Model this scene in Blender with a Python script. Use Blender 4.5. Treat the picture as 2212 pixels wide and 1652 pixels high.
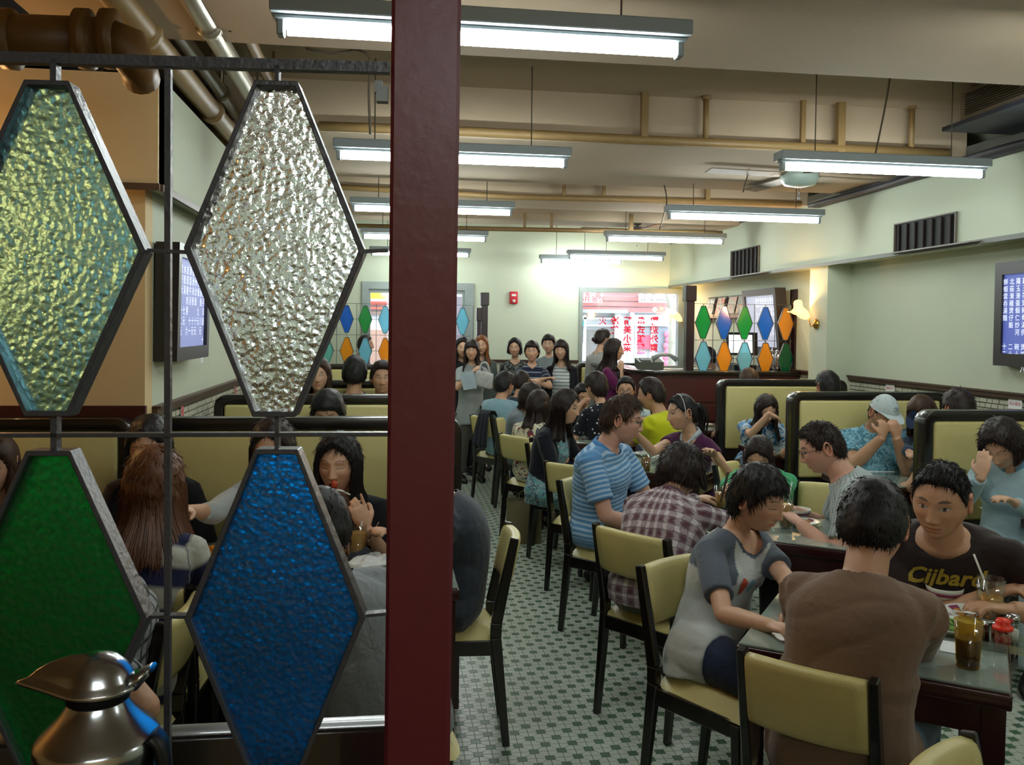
import bpy, bmesh, math, random
import numpy as np
from mathutils import Vector, Matrix
random.seed(7); RNG = np.random.default_rng(7)
for o in list(bpy.data.objects): bpy.data.objects.remove(o)
SC = bpy.context.scene
# ---------------------------------------------------------------- camera
F = 1885.; CX = 1106.; CY = 753.; CAMP = np.array([0, 0, 1.68])
YAW = math.atan(256/F); PIT = math.atan(44/F); ROL = .0123
def _cam():
    cy, sy, cp, sp = math.cos(YAW), math.sin(YAW), math.cos(PIT), math.sin(PIT)
    f = np.array([sy*cp, cy*cp, -sp]); r = np.array([cy, -sy, 0]); u = np.cross(r, f)
    return r*math.cos(ROL)+u*math.sin(ROL), -r*math.sin(ROL)+u*math.cos(ROL), f
CR, CU, CF = _cam()
def ray(px, py): return (px-CX)/F*CR-(py-CY)/F*CU+CF
def PY(px, py, Y): d = ray(px, py); return CAMP+d*Y/d[1]
def PX(px, py, X): d = ray(px, py); return CAMP+d*X/d[0]
def PZ(px, py, Z): d = ray(px, py); return CAMP+d*(Z-CAMP[2])/d[2]
cd = bpy.data.cameras.new('camera'); cam = bpy.data.objects.new('camera', cd); SC.collection.objects.link(cam)
cd.sensor_fit = 'HORIZONTAL'; cd.sensor_width = 36; cd.lens = F/2212*36; cd.shift_y = (CY-826)/2212
cd.clip_start = .05; cd.clip_end = 200
m = Matrix([list(CR), list(CU), list(-CF)]).transposed().to_4x4(); m.translation = Vector(CAMP)
cam.matrix_world = m; SC.camera = cam
# ---------------------------------------------------------------- world, exposure
w = bpy.data.worlds.new('World'); SC.world = w; w.use_nodes = True
bg = w.node_tree.nodes['Background']; bg.inputs[0].default_value = (.86, .93, 1, 1); bg.inputs[1].default_value = WORLD = 3.0
SC.view_settings.view_transform = 'Standard'; SC.view_settings.look = 'None'
SC.view_settings.exposure = 1.1; SC.view_settings.gamma = 1; SC.view_settings.use_curve_mapping = False
TUBE_E = 24.; WARM_E = 60.
SC.cycles.max_bounces = 7; SC.cycles.transparent_max_bounces = 10; SC.cycles.sample_clamp_indirect = 6
SC.cycles.caustics_reflective = False; SC.cycles.caustics_refractive = False
# ---------------------------------------------------------------- helpers
def link(o): SC.collection.objects.link(o); return o
def tag(o, label=None, cat=None, group=None, kind=None):
    for k, v in (('label', label), ('category', cat), ('group', group), ('kind', kind)):
        if v: o[k] = v
    return o
def thing(name, label, cat, loc=(0, 0, 0), group=None, rz=0):
    o = bpy.data.objects.new(name, None); link(o); o.location = tuple(float(a) for a in loc); o.rotation_euler = (0, 0, rz); o.empty_display_size = .1
    return tag(o, label, cat, group)
def mesh(name, V, Fc, mats=None, smooth=False, mi=None):
    me = bpy.data.meshes.new(name); me.from_pydata([tuple(map(float, v)) for v in V], [], Fc)
    for m_ in (mats if isinstance(mats, (list, tuple)) else [mats]):
        if m_: me.materials.append(m_)
    if mi is not None: me.polygons.foreach_set('material_index', mi)
    if smooth: me.polygons.foreach_set('use_smooth', [True]*len(me.polygons))
    me.update(); return me
def parent(o, p):
    """children are built in world coordinates, then re-expressed in their thing's frame"""
    if p is not None:
        o.parent = p
        chain = []; q = p
        while q is not None: chain.append(q); q = q.parent
        M = Matrix.Identity(4)
        for q in reversed(chain): M = M @ Matrix.LocRotScale(q.location, q.rotation_euler, q.scale)
        if o.type == 'MESH' and not o.get('_loc'):
            if M != Matrix.Identity(4): o.data.transform(M.inverted())
    return o
class MB:
    def __init__(s): s.V = []; s.F = []; s.S = []; s.MI = []
    def add(s, V, Fc, smooth=False, mi=0):
        b = len(s.V); s.V += [tuple(map(float, v)) for v in V]; s.F += [tuple(b+i for i in f) for f in Fc]
        s.S += [smooth]*len(Fc); s.MI += [mi]*len(Fc); return s
    def box(s, lo, hi, mi=0):
        x0, y0, z0 = lo; x1, y1, z1 = hi
        return s.add([(x0, y0, z0), (x1, y0, z0), (x1, y1, z0), (x0, y1, z0), (x0, y0, z1), (x1, y0, z1), (x1, y1, z1), (x0, y1, z1)],
              [(0, 3, 2, 1), (4, 5, 6, 7), (0, 1, 5, 4), (1, 2, 6, 5), (2, 3, 7, 6), (3, 0, 4, 7)], mi=mi)
    def obox(s, c, a, b, d, mi=0, top=1.):
        """box about c with half axes a, b, d; top scales the +d end"""
        c, a, b, d = map(np.array, (c, a, b, d)); V = []
        for k, t in ((-1, 1), (1, top)):
            for i, j in ((-1, -1), (1, -1), (1, 1), (-1, 1)): V.append(c+a*i*t+b*j*t+d*k)
        return s.add(V, [(0, 3, 2, 1), (4, 5, 6, 7), (0, 1, 5, 4), (1, 2, 6, 5), (2, 3, 7, 6), (3, 0, 4, 7)], mi=mi)
    def beam(s, p, q, wdt, dep, up=(0, 0, 1), mi=0, w2=None, d2=None):
        p, q = np.array(p, float), np.array(q, float); t = q-p; t /= np.linalg.norm(t)
        a = np.cross(t, up); n = np.linalg.norm(a); a = a/n if n > 1e-4 else np.array([1., 0, 0]); b = np.cross(a, t)
        w2 = wdt if w2 is None else w2; d2 = dep if d2 is None else d2; V = []
        for o_, ww, dd in ((p, wdt, dep), (q, w2, d2)):
            for i, j in ((-1, -1), (1, -1), (1, 1), (-1, 1)): V.append(o_+a*i*ww/2+b*j*dd/2)
        return s.add(V, [(0, 3, 2, 1), (4, 5, 6, 7), (0, 1, 5, 4), (1, 2, 6, 5), (2, 3, 7, 6), (3, 0, 4, 7)], mi=mi)
    def tube(s, pts, rad, n=8, mi=0, smooth=True, side=None):
        """rad: number, list of numbers or list of (a, b); side: vector for the first cross axis"""
        pts = [np.array(p, float) for p in pts]; k = len(pts)
        if not isinstance(rad, (list, tuple)): rad = [rad]*k
        rad = [(r, r) if not isinstance(r, (list, tuple)) else r for r in rad]
        T = [pts[min(i+1, k-1)]-pts[max(i-1, 0)] for i in range(k)]; T = [t/(np.linalg.norm(t)+1e-9) for t in T]
        a = np.array(side if side is not None else ((0, 0, 1) if abs(T[0][2]) < .9 else (1, 0, 0)), float); V = []
        for i in range(k):
            a = a-T[i]*np.dot(a, T[i]); a /= np.linalg.norm(a)+1e-9; b = np.cross(T[i], a)
            for j in range(n):
                th = 2*math.pi*j/n; V.append(pts[i]+a*rad[i][0]*math.cos(th)+b*rad[i][1]*math.sin(th))
        Fc = [(i*n+j, i*n+(j+1) % n, (i+1)*n+(j+1) % n, (i+1)*n+j) for i in range(k-1) for j in range(n)]
        Fc += [tuple(range(n-1, -1, -1)), tuple((k-1)*n+j for j in range(n))]
        return s.add(V, Fc, smooth, mi)
    def lathe(s, prof, c=(0, 0, 0), n=24, mi=0, ax=None, smooth=True):
        c = np.array(c, float); V = []
        A, B, Z = (np.array((1., 0, 0)), np.array((0, 1., 0)), np.array((0, 0, 1.))) if ax is None else ax
        for r, z in prof:
            for j in range(n):
                th = 2*math.pi*j/n; V.append(c+A*r*math.cos(th)+B*r*math.sin(th)+Z*z)
        k = len(prof)
        Fc = [(i*n+j, i*n+(j+1) % n, (i+1)*n+(j+1) % n, (i+1)*n+j) for i in range(k-1) for j in range(n)]
        if prof[0][0] > 1e-5: Fc.append(tuple(range(n-1, -1, -1)))
        if prof[-1][0] > 1e-5: Fc.append(tuple((k-1)*n+j for j in range(n)))
        return s.add(V, Fc, smooth, mi)
    def prism(s, poly, ax, ay, az, o=(0, 0, 0), mi=0, smooth=False):
        """extrude polygon (x,y) by vector az"""
        o, ax, ay, az = map(lambda v: np.array(v, float), (o, ax, ay, az)); n = len(poly)
        V = [o+ax*x+ay*y for x, y in poly]+[o+ax*x+ay*y+az for x, y in poly]
        Fc = [tuple(range(n-1, -1, -1)), tuple(range(n, 2*n))]+[(i, (i+1) % n, n+(i+1) % n, n+i) for i in range(n)]
        return s.add(V, Fc, smooth, mi)
    def sph(s, c, r, n=12, mi=0, ax=None):
        r = (r, r, r) if not isinstance(r, (list, tuple)) else r; V = []; h = n//2
        A = np.eye(3) if ax is None else np.array(ax)
        for i in range(h+1):
            ph = math.pi*i/h
            for j in range(n):
                th = 2*math.pi*j/n
                V.append(np.array(c)+A[0]*r[0]*math.sin(ph)*math.cos(th)+A[1]*r[1]*math.sin(ph)*math.sin(th)+A[2]*r[2]*-math.cos(ph))
        return s.add(V, [(i*n+j, i*n+(j+1) % n, (i+1)*n+(j+1) % n, (i+1)*n+j) for i in range(h) for j in range(n)], True, mi)
    def build(s, name, mats, p=None, bevel=0, seg=2, subsurf=0):
        me = mesh(name, s.V, s.F, mats, mi=s.MI if any(s.MI) else None); me.polygons.foreach_set('use_smooth', s.S)
        if bevel:
            bm = bmesh.new(); bm.from_mesh(me)
            bmesh.ops.bevel(bm, geom=list(bm.edges), offset=bevel, segments=seg, affect='EDGES', profile=.5, clamp_overlap=True)
            bm.to_mesh(me); bm.free()
            if seg > 1: me.polygons.foreach_set('use_smooth', [True]*len(me.polygons))
        o = link(bpy.data.objects.new(name, me))
        return parent(o, p)
def struct(name, mb, mats, p=None, **k): return tag(mb.build(name, mats, p, **k), kind='structure')
def copy_tree(o, p=None):
    c = o.copy(); link(c); c.parent = p
    for ch in list(o.children): copy_tree(ch, c)
    return c
def unit(v): v = np.array(v, float); return v/(np.linalg.norm(v)+1e-12)
def sst(a, b, x): t = np.clip((x-a)/(b-a), 0, 1); return t*t*(3-2*t)
# ---------------------------------------------------------------- materials
MAT = {}
class NT:
    def __init__(s, name):
        s.m = bpy.data.materials.new(name); s.m.use_nodes = True; s.t = s.m.node_tree
        s.b = s.t.nodes['Principled BSDF']; s.out = s.t.nodes['Material Output']
    def n(s, ty, **k):
        nd = s.t.nodes.new(ty)
        for a, v in k.items():
            if a.startswith('i_'):
                nm = a[2:]; nm = int(nm) if nm.isdigit() else nm.replace('_', ' ')
                nd.inputs[nm].default_value = v
            else: setattr(nd, a, v)
        return nd
    def l(s, a, b): s.t.links.new(a, b)
    def math(s, op, a, b=None, c=None):
        nd = s.n('ShaderNodeMath', operation=op)
        for i, v in enumerate((a, b, c)):
            if v is None: continue
            if hasattr(v, 'is_linked') or hasattr(v, 'node'): s.l(v, nd.inputs[i])
            else: nd.inputs[i].default_value = v
        return nd.outputs[0]
    def mix(s, f, a, b):
        nd = s.n('ShaderNodeMix', data_type='RGBA')
        for i, v in ((0, f), (6, a), (7, b)):
            if hasattr(v, 'node'): s.l(v, nd.inputs[i])
            else: nd.inputs[i].default_value = v if i == 0 else (tuple(v)+(1,) if len(v) == 3 else v)
        return nd.outputs[2]
def C(h):
    """sRGB hex to linear"""
    h = h.lstrip('#'); r = [int(h[i:i+2], 16)/255 for i in (0, 2, 4)]
    return tuple(c/12.92 if c < .04045 else ((c+.055)/1.055)**2.4 for c in r)
def mat(name, col, rough=.5, metal=0, var=.12, vs=8, bump=0, bs=60, spec=.5, emit=0, ecol=None, coat=0, alpha=None, sheen=0, vcol=None):
    if name in MAT: return MAT[name]
    t = NT(name); b = t.b; col = C(col) if isinstance(col, str) else col
    b.inputs['Roughness'].default_value = rough; b.inputs['Metallic'].default_value = metal
    b.inputs['Specular IOR Level'].default_value = spec; b.inputs['Coat Weight'].default_value = coat
    b.inputs['Sheen Weight'].default_value = sheen
    tc = t.n('ShaderNodeTexCoord')
    base = col+(1,)
    if vcol:
        a = t.n('ShaderNodeAttribute', attribute_name=vcol); src = a.outputs['Color']
    else: src = None
    nz = t.n('ShaderNodeTexNoise', i_Scale=vs, i_Detail=4.); t.l(tc.outputs['Object'], nz.inputs['Vector'])
    d = tuple(c*(1-var*1.6) for c in col); u_ = tuple(min(1, c*(1+var)) for c in col)
    if src is None: out = t.mix(nz.outputs['Fac'], d, u_)
    else:
        k = t.math('MULTIPLY_ADD', nz.outputs['Fac'], var*2, 1-var)
        vm = t.n('ShaderNodeVectorMath', operation='SCALE'); t.l(src, vm.inputs[0]); t.l(k, vm.inputs['Scale']); out = vm.outputs[0]
    t.l(out, b.inputs['Base Color'])
    if bump:
        n2 = t.n('ShaderNodeTexNoise', i_Scale=bs, i_Detail=3.); t.l(tc.outputs['Object'], n2.inputs['Vector'])
        bp = t.n('ShaderNodeBump', i_Strength=bump, i_Distance=.004); t.l(n2.outputs['Fac'], bp.inputs['Height']); t.l(bp.outputs[0], b.inputs['Normal'])
    if emit:
        b.inputs['Emission Color'].default_value = (C(ecol) if isinstance(ecol, str) else (ecol or col))+(1,); b.inputs['Emission Strength'].default_value = emit
    MAT[name] = t.m; return t.m
def wood(name, c1, c2, rough=.3, sc=6, coat=.3):
    if name in MAT: return MAT[name]
    t = NT(name); tc = t.n('ShaderNodeTexCoord'); mp = t.n('ShaderNodeMapping'); mp.inputs['Scale'].default_value = (sc*3, sc*3, sc*.5)
    t.l(tc.outputs['Object'], mp.inputs[0]); nz = t.n('ShaderNodeTexNoise', i_Scale=3., i_Detail=8., i_Distortion=1.2); t.l(mp.outputs[0], nz.inputs['Vector'])
    t.l(t.mix(nz.outputs['Fac'], C(c1), C(c2)), t.b.inputs['Base Color']); t.b.inputs['Roughness'].default_value = rough
    t.b.inputs['Coat Weight'].default_value = coat; t.b.inputs['Coat Roughness'].default_value = .15
    bp = t.n('ShaderNodeBump', i_Strength=.15, i_Distance=.002); t.l(nz.outputs['Fac'], bp.inputs['Height']); t.l(bp.outputs[0], t.b.inputs['Normal'])
    MAT[name] = t.m; return t.m
def glass(name, col=(1, 1, 1), rough=0., ior=1.45, bump=0, bs=60, k=1.):
    """real refracting glass; bump gives the hammered surface"""
    if name in MAT: return MAT[name]
    t = NT(name); b = t.b; b.inputs['Base Color'].default_value = tuple(col)+(1,); b.inputs['Transmission Weight'].default_value = k
    b.inputs['Roughness'].default_value = rough; b.inputs['IOR'].default_value = ior
    if bump:
        tc = t.n('ShaderNodeTexCoord'); v = t.n('ShaderNodeTexVoronoi', feature='SMOOTH_F1', i_Scale=bs); v.inputs['Smoothness'].default_value = .6
        t.l(tc.outputs['Object'], v.inputs['Vector'])
        nz = t.n('ShaderNodeTexNoise', i_Scale=bs*1.7, i_Detail=2.); t.l(tc.outputs['Object'], nz.inputs['Vector'])
        h = t.math('MULTIPLY_ADD', nz.outputs['Fac'], .35, v.outputs['Distance'])
        bp = t.n('ShaderNodeBump', i_Strength=bump, i_Distance=.01); t.l(h, bp.inputs['Height']); t.l(bp.outputs[0], b.inputs['Normal'])
    MAT[name] = t.m; return t.m
def thin(name, col=(1, 1, 1), refl=.08, transl=0., rough=.05, diff=0.):
    """thin sheet of glass seen at a distance: transparent with some reflection, or coloured and scattering"""
    if name in MAT: return MAT[name]
    t = NT(name); t.t.nodes.remove(t.b)
    tr = t.n('ShaderNodeBsdfTransparent'); tr.inputs[0].default_value = tuple(col)+(1,)
    gl = t.n('ShaderNodeBsdfGlossy', i_Roughness=rough); m1 = t.n('ShaderNodeMixShader'); m1.inputs[0].default_value = refl
    last = tr.outputs[0]
    if transl:
        for ty, k in (('ShaderNodeBsdfTranslucent', transl), ('ShaderNodeBsdfDiffuse', diff)):
            if not k: continue
            tl = t.n(ty); tl.inputs[0].default_value = tuple(col)+(1,); m0 = t.n('ShaderNodeMixShader'); m0.inputs[0].default_value = k
            t.l(last, m0.inputs[1]); t.l(tl.outputs[0], m0.inputs[2]); last = m0.outputs[0]
    t.l(last, m1.inputs[1]); t.l(gl.outputs[0], m1.inputs[2]); t.l(m1.outputs[0], t.out.inputs[0])
    MAT[name] = t.m; return t.m
def emis(name, col, s):
    if name in MAT: return MAT[name]
    t = NT(name); t.b.inputs['Base Color'].default_value = tuple(col)+(1,); t.b.inputs['Emission Color'].default_value = tuple(col)+(1,)
    t.b.inputs['Emission Strength'].default_value = s; MAT[name] = t.m; return t.m
vinyl = mat('yellow_vinyl', '#cabf80', .38, var=.05, vs=20, bump=.25, bs=220)
black_wood = mat('black_lacquered_wood', '#15120f', .28, var=.2, coat=.4)
booth_wood = wood('dark_mahogany', '#1a0d10', '#2a1114', .3)
red_wood = wood('red_brown_wood', '#35100f', '#4a1716', .42, coat=.1)
post_wood = mat('maroon_paint', '#6c2731', .36, var=.08, vs=14, bump=.12, bs=60)
dark_iron = mat('dark_iron', '#4b4d55', .38, metal=.1, var=.2, bump=.3, bs=120)
chrome = mat('brushed_steel', '#b9bcc0', .2, metal=1, var=.05, vs=30)
white_paint = mat('white_enamel', '#8f999c', .4, var=.03)
wall_green = mat('pale_green_wall_paint', '#c4ccb6', .7, var=.03, vs=2, bump=.15, bs=150)
wall_cream = mat('cream_wall_paint', '#d8bd8c', .7, var=.03, vs=2, bump=.15, bs=150)
ceil_paint = mat('ceiling_paint', '#b8a58c', .85, var=.05, vs=3, bump=.2, bs=60)
pipe_paint = mat('tan_pipe_paint', '#94784c', .45, var=.12, vs=12)
print_red = mat('red_ink', '#c32130', .6, var=.05)
china = mat('white_china', '#d9ddd5', .22, var=.03)
china_band = mat('maroon_glaze', '#8a3a5c', .25, var=.1)
paper = mat('white_paper', '#dfe4e2', .8, var=.03)
black_plastic = mat('black_plastic', '#101113', .4, var=.1)
clear = thin('window_glass', (.97, .99, 1), .06)
# text as flat mesh objects
FONT = None
def text_mb(body, size, o, ax, ay, mb=None, mi=0, align='CENTER', shear=0, lift=None, bold=0, rot=0):
    cu = bpy.data.curves.new('t', 'FONT'); cu.body = body; cu.size = size; cu.align_x = align; cu.align_y = 'CENTER'; cu.shear = shear; cu.offset = bold; cu.resolution_u = 2
    ob = bpy.data.objects.new('t', cu); SC.collection.objects.link(ob); dg = bpy.context.evaluated_depsgraph_get()
    me = bpy.data.meshes.new_from_object(ob.evaluated_get(dg)); bpy.data.objects.remove(ob); mb = mb or MB()
    o, ax, ay = np.array(o, float), np.array(ax, float), np.array(ay, float)
    c, s_ = math.cos(rot), math.sin(rot)
    V = [o+ax*(v.co.x*c-v.co.y*s_)+ay*(v.co.x*s_+v.co.y*c) for v in me.vertices]
    mb.add(V, [tuple(p.vertices) for p in me.polygons], mi=mi); bpy.data.meshes.remove(me); return mb
def columns_mb(cols, o, ax, ay, size, dx, dy, mb=None, mi=0):
    """vertical columns of characters"""
    mb = mb or MB(); o = np.array(o, float); ax_, ay_ = np.array(ax, float), np.array(ay, float)
    for i, col in enumerate(cols):
        for j, ch in enumerate(col):
            if ch != ' ': text_mb(ch, size, o+ax_*dx*i-ay_*dy*j, ax, ay, mb, mi)
    return mb
# ================================================================ ROOM
XR, XRS, XL, XLS, YB, ZS, ZB, ZT, YP = 4.14, 3.88, -1.13, -1.04, 12.0, 2.30, 2.88, 3.2, PZ(311, 885, 1.285)[1]
ZRAIL = 1.285
tile_white = mat('white_floor_tile', '#b4bdb0', .3, var=.12, vs=1.5)
tile_green = mat('green_floor_tile', '#47664f', .32, var=.15, vs=3)
grout = mat('dark_grout', '#2f3b35', .8, var=.2)
fl = struct('floor', MB().box((-4.6, -2.4, -.1), (5, YB+.1, 0)), grout)
# floor mosaic: octagons of four quarter tiles with green squares between them
P2 = .1108; p_ = P2/2; S_ = .037; GP = .0013; TH = .0022
def quarter(sx, sy):
    a = p_-S_/2-GP*.5; k = S_*.5; g = GP
    q = [(g, g), (a, g), (a, k-g*.2), (k-g*.2, a), (g, a)]
    q = [(x*sx, y*sy) for x, y in q]
    return q if sx*sy > 0 else q[::-1]
QS = [quarter(*s) for s in ((1, 1), (-1, 1), (-1, -1), (1, -1))]
SQ = [(-S_/2+GP, -S_/2+GP), (S_/2-GP, -S_/2+GP), (S_/2-GP, S_/2-GP), (-S_/2+GP, S_/2-GP)]
def tile_mesh(poly, nm, m_):
    n = len(poly)
    return mesh(nm, [(x, y, 0) for x, y in poly]+[(x, y, TH) for x, y in poly], [tuple(range(n, 2*n))]+[(i, (i+1) % n, n+(i+1) % n, n+i) for i in range(n)], m_)
QM = [tile_mesh(q, 'tile', tile_white) for q in QS]; SM = tile_mesh(SQ, 'tile', tile_green)
V_, F_, I_ = [], [], []; cand = []
nx0, nx1, ny0, ny1 = int(-1.1/p_), int(4.1/p_), int(1.7/p_), int(11.9/p_)
for j in range(ny0, ny1):
    for i in range(nx0, nx1):
        cx, cy = i*p_+.013, j*p_
        near = 3.05 < cy < 4.1 and .45 < cx < 1.2
        for q, m_i in ([(q, 0) for q in QS] if (i+j) % 2 == 0 else [(SQ, 1)]):
            if near: cand.append((cy, cx, q, m_i)); continue
            b = len(V_); n = len(q); z = TH
            V_ += [(cx+x, cy+y, 0) for x, y in q]+[(cx+x, cy+y, z) for x, y in q] if cy < 7 else [(cx+x, cy+y, z) for x, y in q]
            if cy < 7:
                F_.append(tuple(range(b+n, b+2*n))); I_.append(m_i)
                for k in range(n): F_.append((b+k, b+(k+1) % n, b+n+(k+1) % n, b+n+k)); I_.append(m_i)
            else: F_.append(tuple(range(b, b+n))); I_.append(m_i)
cand.sort(key=lambda c: c[0]+abs(c[1]-.75)*.3)
for k, (cy, cx, q, m_i) in enumerate(cand):
    if k < 295:
        o = bpy.data.objects.new('tile', SM if m_i else QM[QS.index(q)]); link(o); o.location = (cx, cy, random.uniform(-.0003, .0003)); o.parent = fl
    else:
        b = len(V_); n = len(q); V_ += [(cx+x, cy+y, 0) for x, y in q]+[(cx+x, cy+y, TH) for x, y in q]
        F_.append(tuple(range(b+n, b+2*n))); I_.append(m_i)
        for kk in range(n): F_.append((b+kk, b+(kk+1) % n, b+n+(kk+1) % n, b+n+kk)); I_.append(m_i)
o = bpy.data.objects.new('mosaic_tiles', mesh('mosaic_tiles', V_, F_, [tile_white, tile_green], mi=I_)); link(o); o.parent = fl; o['kind'] = 'stuff'
# walls
struct('wall_right', MB().box((XR, -2.4, 0), (XR+.15, YB, 3.3)), wall_green)
struct('soffit_right', MB().box((XRS, -2.4, ZS), (XR, YB, 2.93)), wall_green)
struct('trim_1', MB().box((XRS-.02, -2.4, ZS-.02), (XRS, YB, ZS+.012)).box((XRS-.005, -2.4, 2.9), (XR, YB, 2.96)), mat('grey_trim', '#6c6f68', .5))
c1 = PX(1786, 700, XRS+.02)[1]
struct('column_right', MB().box((XRS+.02, c1, 0), (XR, c1+.34, ZS)), wall_green)
struct('wall_left', MB().box((XL-.15, YP+.12, 0), (XL, YB, 2.78)), wall_green)
struct('soffit_left', MB().box((XL, YP-.12, ZS), (XLS, YB, 2.78)), wall_green)
struct('wall_front', MB().box((-4.6, YP, 0), (XL, YP+.12, 2.78)), wall_cream)
struct('ceiling_lower', MB().box((-4.6, YP+.12, 2.7), (XL-.15, YB, 2.78)), ceil_paint)
struct('soffit_front', MB().box((-4.6, YP-.14, ZS), (XLS, YP, 2.78)), wall_cream)
struct('trim_2', MB().box((-4.6, YP-.15, ZS-.03), (XLS+.01, YP-.14, ZS)).box((XLS, YP-.12, ZS-.03), (XLS+.02, YB, ZS)), mat('brown_trim', '#54402c', .5))
struct('wall_far_left', MB().box((-4.75, -2.4, 0), (-4.6, YB, 3.3)), wall_cream)
struct('wall_behind', MB().box((-4.75, -2.55, 0), (XR+.15, -2.4, 3.3)), wall_cream)
# back wall with a door opening on the left and a window on the right
D0, D1 = PY(782, 610, YB)[0], PY(1024, 610, YB)[0]; DT = PY(900, 610, YB)[2]
W0, W1 = PY(1250, 700, YB)[0], PY(1474, 700, YB)[0]; WT, WB_ = PY(1360, 622, YB)[2], PY(1300, 795, YB)[2]
struct('wall_back', MB().box((-4.75, YB, 0), (D0, YB+.2, 3.3)).box((D0, YB, DT), (D1, YB+.2, 3.3)).box((D1, YB, 0), (W0, YB+.2, 3.3))
       .box((W0, YB, WT), (W1, YB+.2, 3.3)).box((W0, YB, 0), (W1, YB+.2, WB_)).box((W1, YB, 0), (XR+.15, YB+.2, 3.3)), wall_green)
frame_grey = mat('grey_aluminium', '#8d9794', .45, metal=.3)
# ceiling with transverse beams
struct('ceiling', MB().box((-4.75, -2.55, ZT), (XR+.15, YB+.2, ZT+.1)), ceil_paint)
def YZ(px, py, z): return PZ(px, py, z)[1]
by = [(-2.4, YZ(1500, 160, ZB)), (YZ(1250, 308, ZB), YZ(1400, 408, ZB)), (YZ(1400, 432, ZB), YZ(1300, 458, ZB)), (YZ(1300, 478, ZB), YZ(1300, 492, ZB))]
for a, b in by:
    struct('ceiling_beam', MB().box((XLS if a > 0 else -4.6, a, ZB), (XRS, b-.1, ZT)).box((XLS if a > 0 else -4.6, b-.1, ZB+.03), (XRS, b, ZT)), ceil_paint)
# dado rail and brick-like tiles under it
rail_m = mat('brown_rail', '#4a3022', .4)
def rail(nm, a, b, wdt, nrm):
    a, b = np.array(a), np.array(b); n = np.array(nrm, float)
    mb = MB(); mb.beam(a+n*.012, b+n*.012, .025, .035); mb.beam(a+n*.02+np.array((0, 0, .02)), b+n*.02+np.array((0, 0, .02)), .04, .012)
    struct(nm, mb, rail_m)
rail('trim_3', (XR, 1, ZRAIL-.02), (XR, c1, ZRAIL-.02), 0, (-1, 0, 0)); rail('trim_4', (XR, c1+.34, ZRAIL-.02), (XR, YB, ZRAIL-.02), 0, (-1, 0, 0))
rail('trim_5', (XL, YP+.12, ZRAIL-.02), (XL, YB, ZRAIL-.02), 0, (1, 0, 0))
struct('trim_6', MB().box((-4.6, YP-.03, ZRAIL-.05), (XL+.01, YP, ZRAIL+.02)), red_wood)
rail('trim_7', (D1+.15, YB, 1.22), (W0, YB, 1.22), 0, (0, -1, 0))
brick_a = mat('cream_brick_tile', '#b9b8a4', .6, var=.18, vs=6); brick_b = mat('dark_brick_joint', '#5f5d50', .9)
def bricks(wall, x, nx_, y0, y1, z0, z1, bw, bh, rngs):
    mb = MB(); row = 0; z = z0
    mb.box((min(x, x+nx_*.004), y0, z0), (max(x, x+nx_*.004), y1, z1), mi=1)
    while z < z1-.01:
        y = y0-(row % 2)*bw/2+rngs.uniform(-.01, .01)
        while y < y1:
            w_ = bw*rngs.uniform(.75, 1.2); a, b = max(y+.003, y0), min(y+w_-.003, y1)
            if b-a > .01:
                d = nx_*(.006+rngs.uniform(0, .006)); h = min(bh-.005, z1-z)
                V = [(x, a, z), (x, b, z), (x, b, z+h), (x, a, z+h), (x+d, a+.002, z+.002), (x+d, b-.002, z+.002), (x+d, b-.002, z+h-.002), (x+d, a+.002, z+h-.002)]
                mb.add(V, [(4, 5, 6, 7), (0, 1, 5, 4), (1, 2, 6, 5), (2, 3, 7, 6), (3, 0, 4, 7)])
            y += w_
        z += bh; row += 1
    o = mb.build('wall_bricks', [brick_a, brick_b]); o['kind'] = 'stuff'; o.parent = bpy.data.objects[wall]; return o
bricks('wall_right', XR, -1, 2.5, c1, .5, ZRAIL-.04, .07, .035, random.Random(3))
bricks('wall_right', XR, -1, c1+.34, YB, .5, ZRAIL-.04, .09, .04, random.Random(4))
bricks('wall_left', XL, 1, YP+.13, YB, .5, ZRAIL-.04, .075, .035, random.Random(5))
# skirting
struct('baseboard_right', MB().box((XR-.02, 1, 0), (XR, YB, .1)), booth_wood)
# back dado
mbk = MB()
for i in range(34):
    for j in range(9):
        x = D1+.2+(i+.5*(j % 2))*.075
        if x+.07 < W0: mbk.box((x, YB-.008-random.random()*.004, .8+j*.045), (x+.07, YB, .84+j*.045))
o = mbk.build('wall_bricks', brick_a); o['kind'] = 'stuff'; o.parent = bpy.data.objects['wall_back']
# window
mbf = MB(); z0, z1 = WB_, WT
for a, b in (((W0, YB-.03, z0+.04), (W0+.05, YB+.08, z1-.07)), ((W1-.07, YB-.03, z0+.04), (W1, YB+.08, z1-.07)), ((W0, YB-.03, z1-.07), (W1, YB+.08, z1)), ((W0, YB-.03, z0), (W1, YB+.08, z0+.04))): mbf.box(a, b)
win = struct('window_1', mbf, frame_grey)
MB().box((W0+.05, YB+.03, z0+.04), (W1-.07, YB+.036, z1-.07)).build('pane', clear, win)
txt = MB(); red_e = thin('red_window_lettering', (.85, .02, .04), .03, .35)
gw = lambda px, py: PY(px, py, YB+.02)
for px, col in ((1414, '歡迎外賣'), (1385, '各式飯麵'), (1356, '精美小菜'), (1328, '冷飲')):
    for k, ch in enumerate(col): text_mb(ch, .12, gw(px-(k*.4), 694+k*19.3), (-1, 0, 0), (0, 0, 1), txt, bold=.0035)
text_mb('火', .12, gw(1302, 694), (-1, 0, 0), (0, 0, 1), txt)
txt.build('window_lettering', red_e, win)
MB().box((W0-.05, YB-.1, z0-.04), (W1+.05, YB, z0)).build('window_sill', frame_grey, win)
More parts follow.
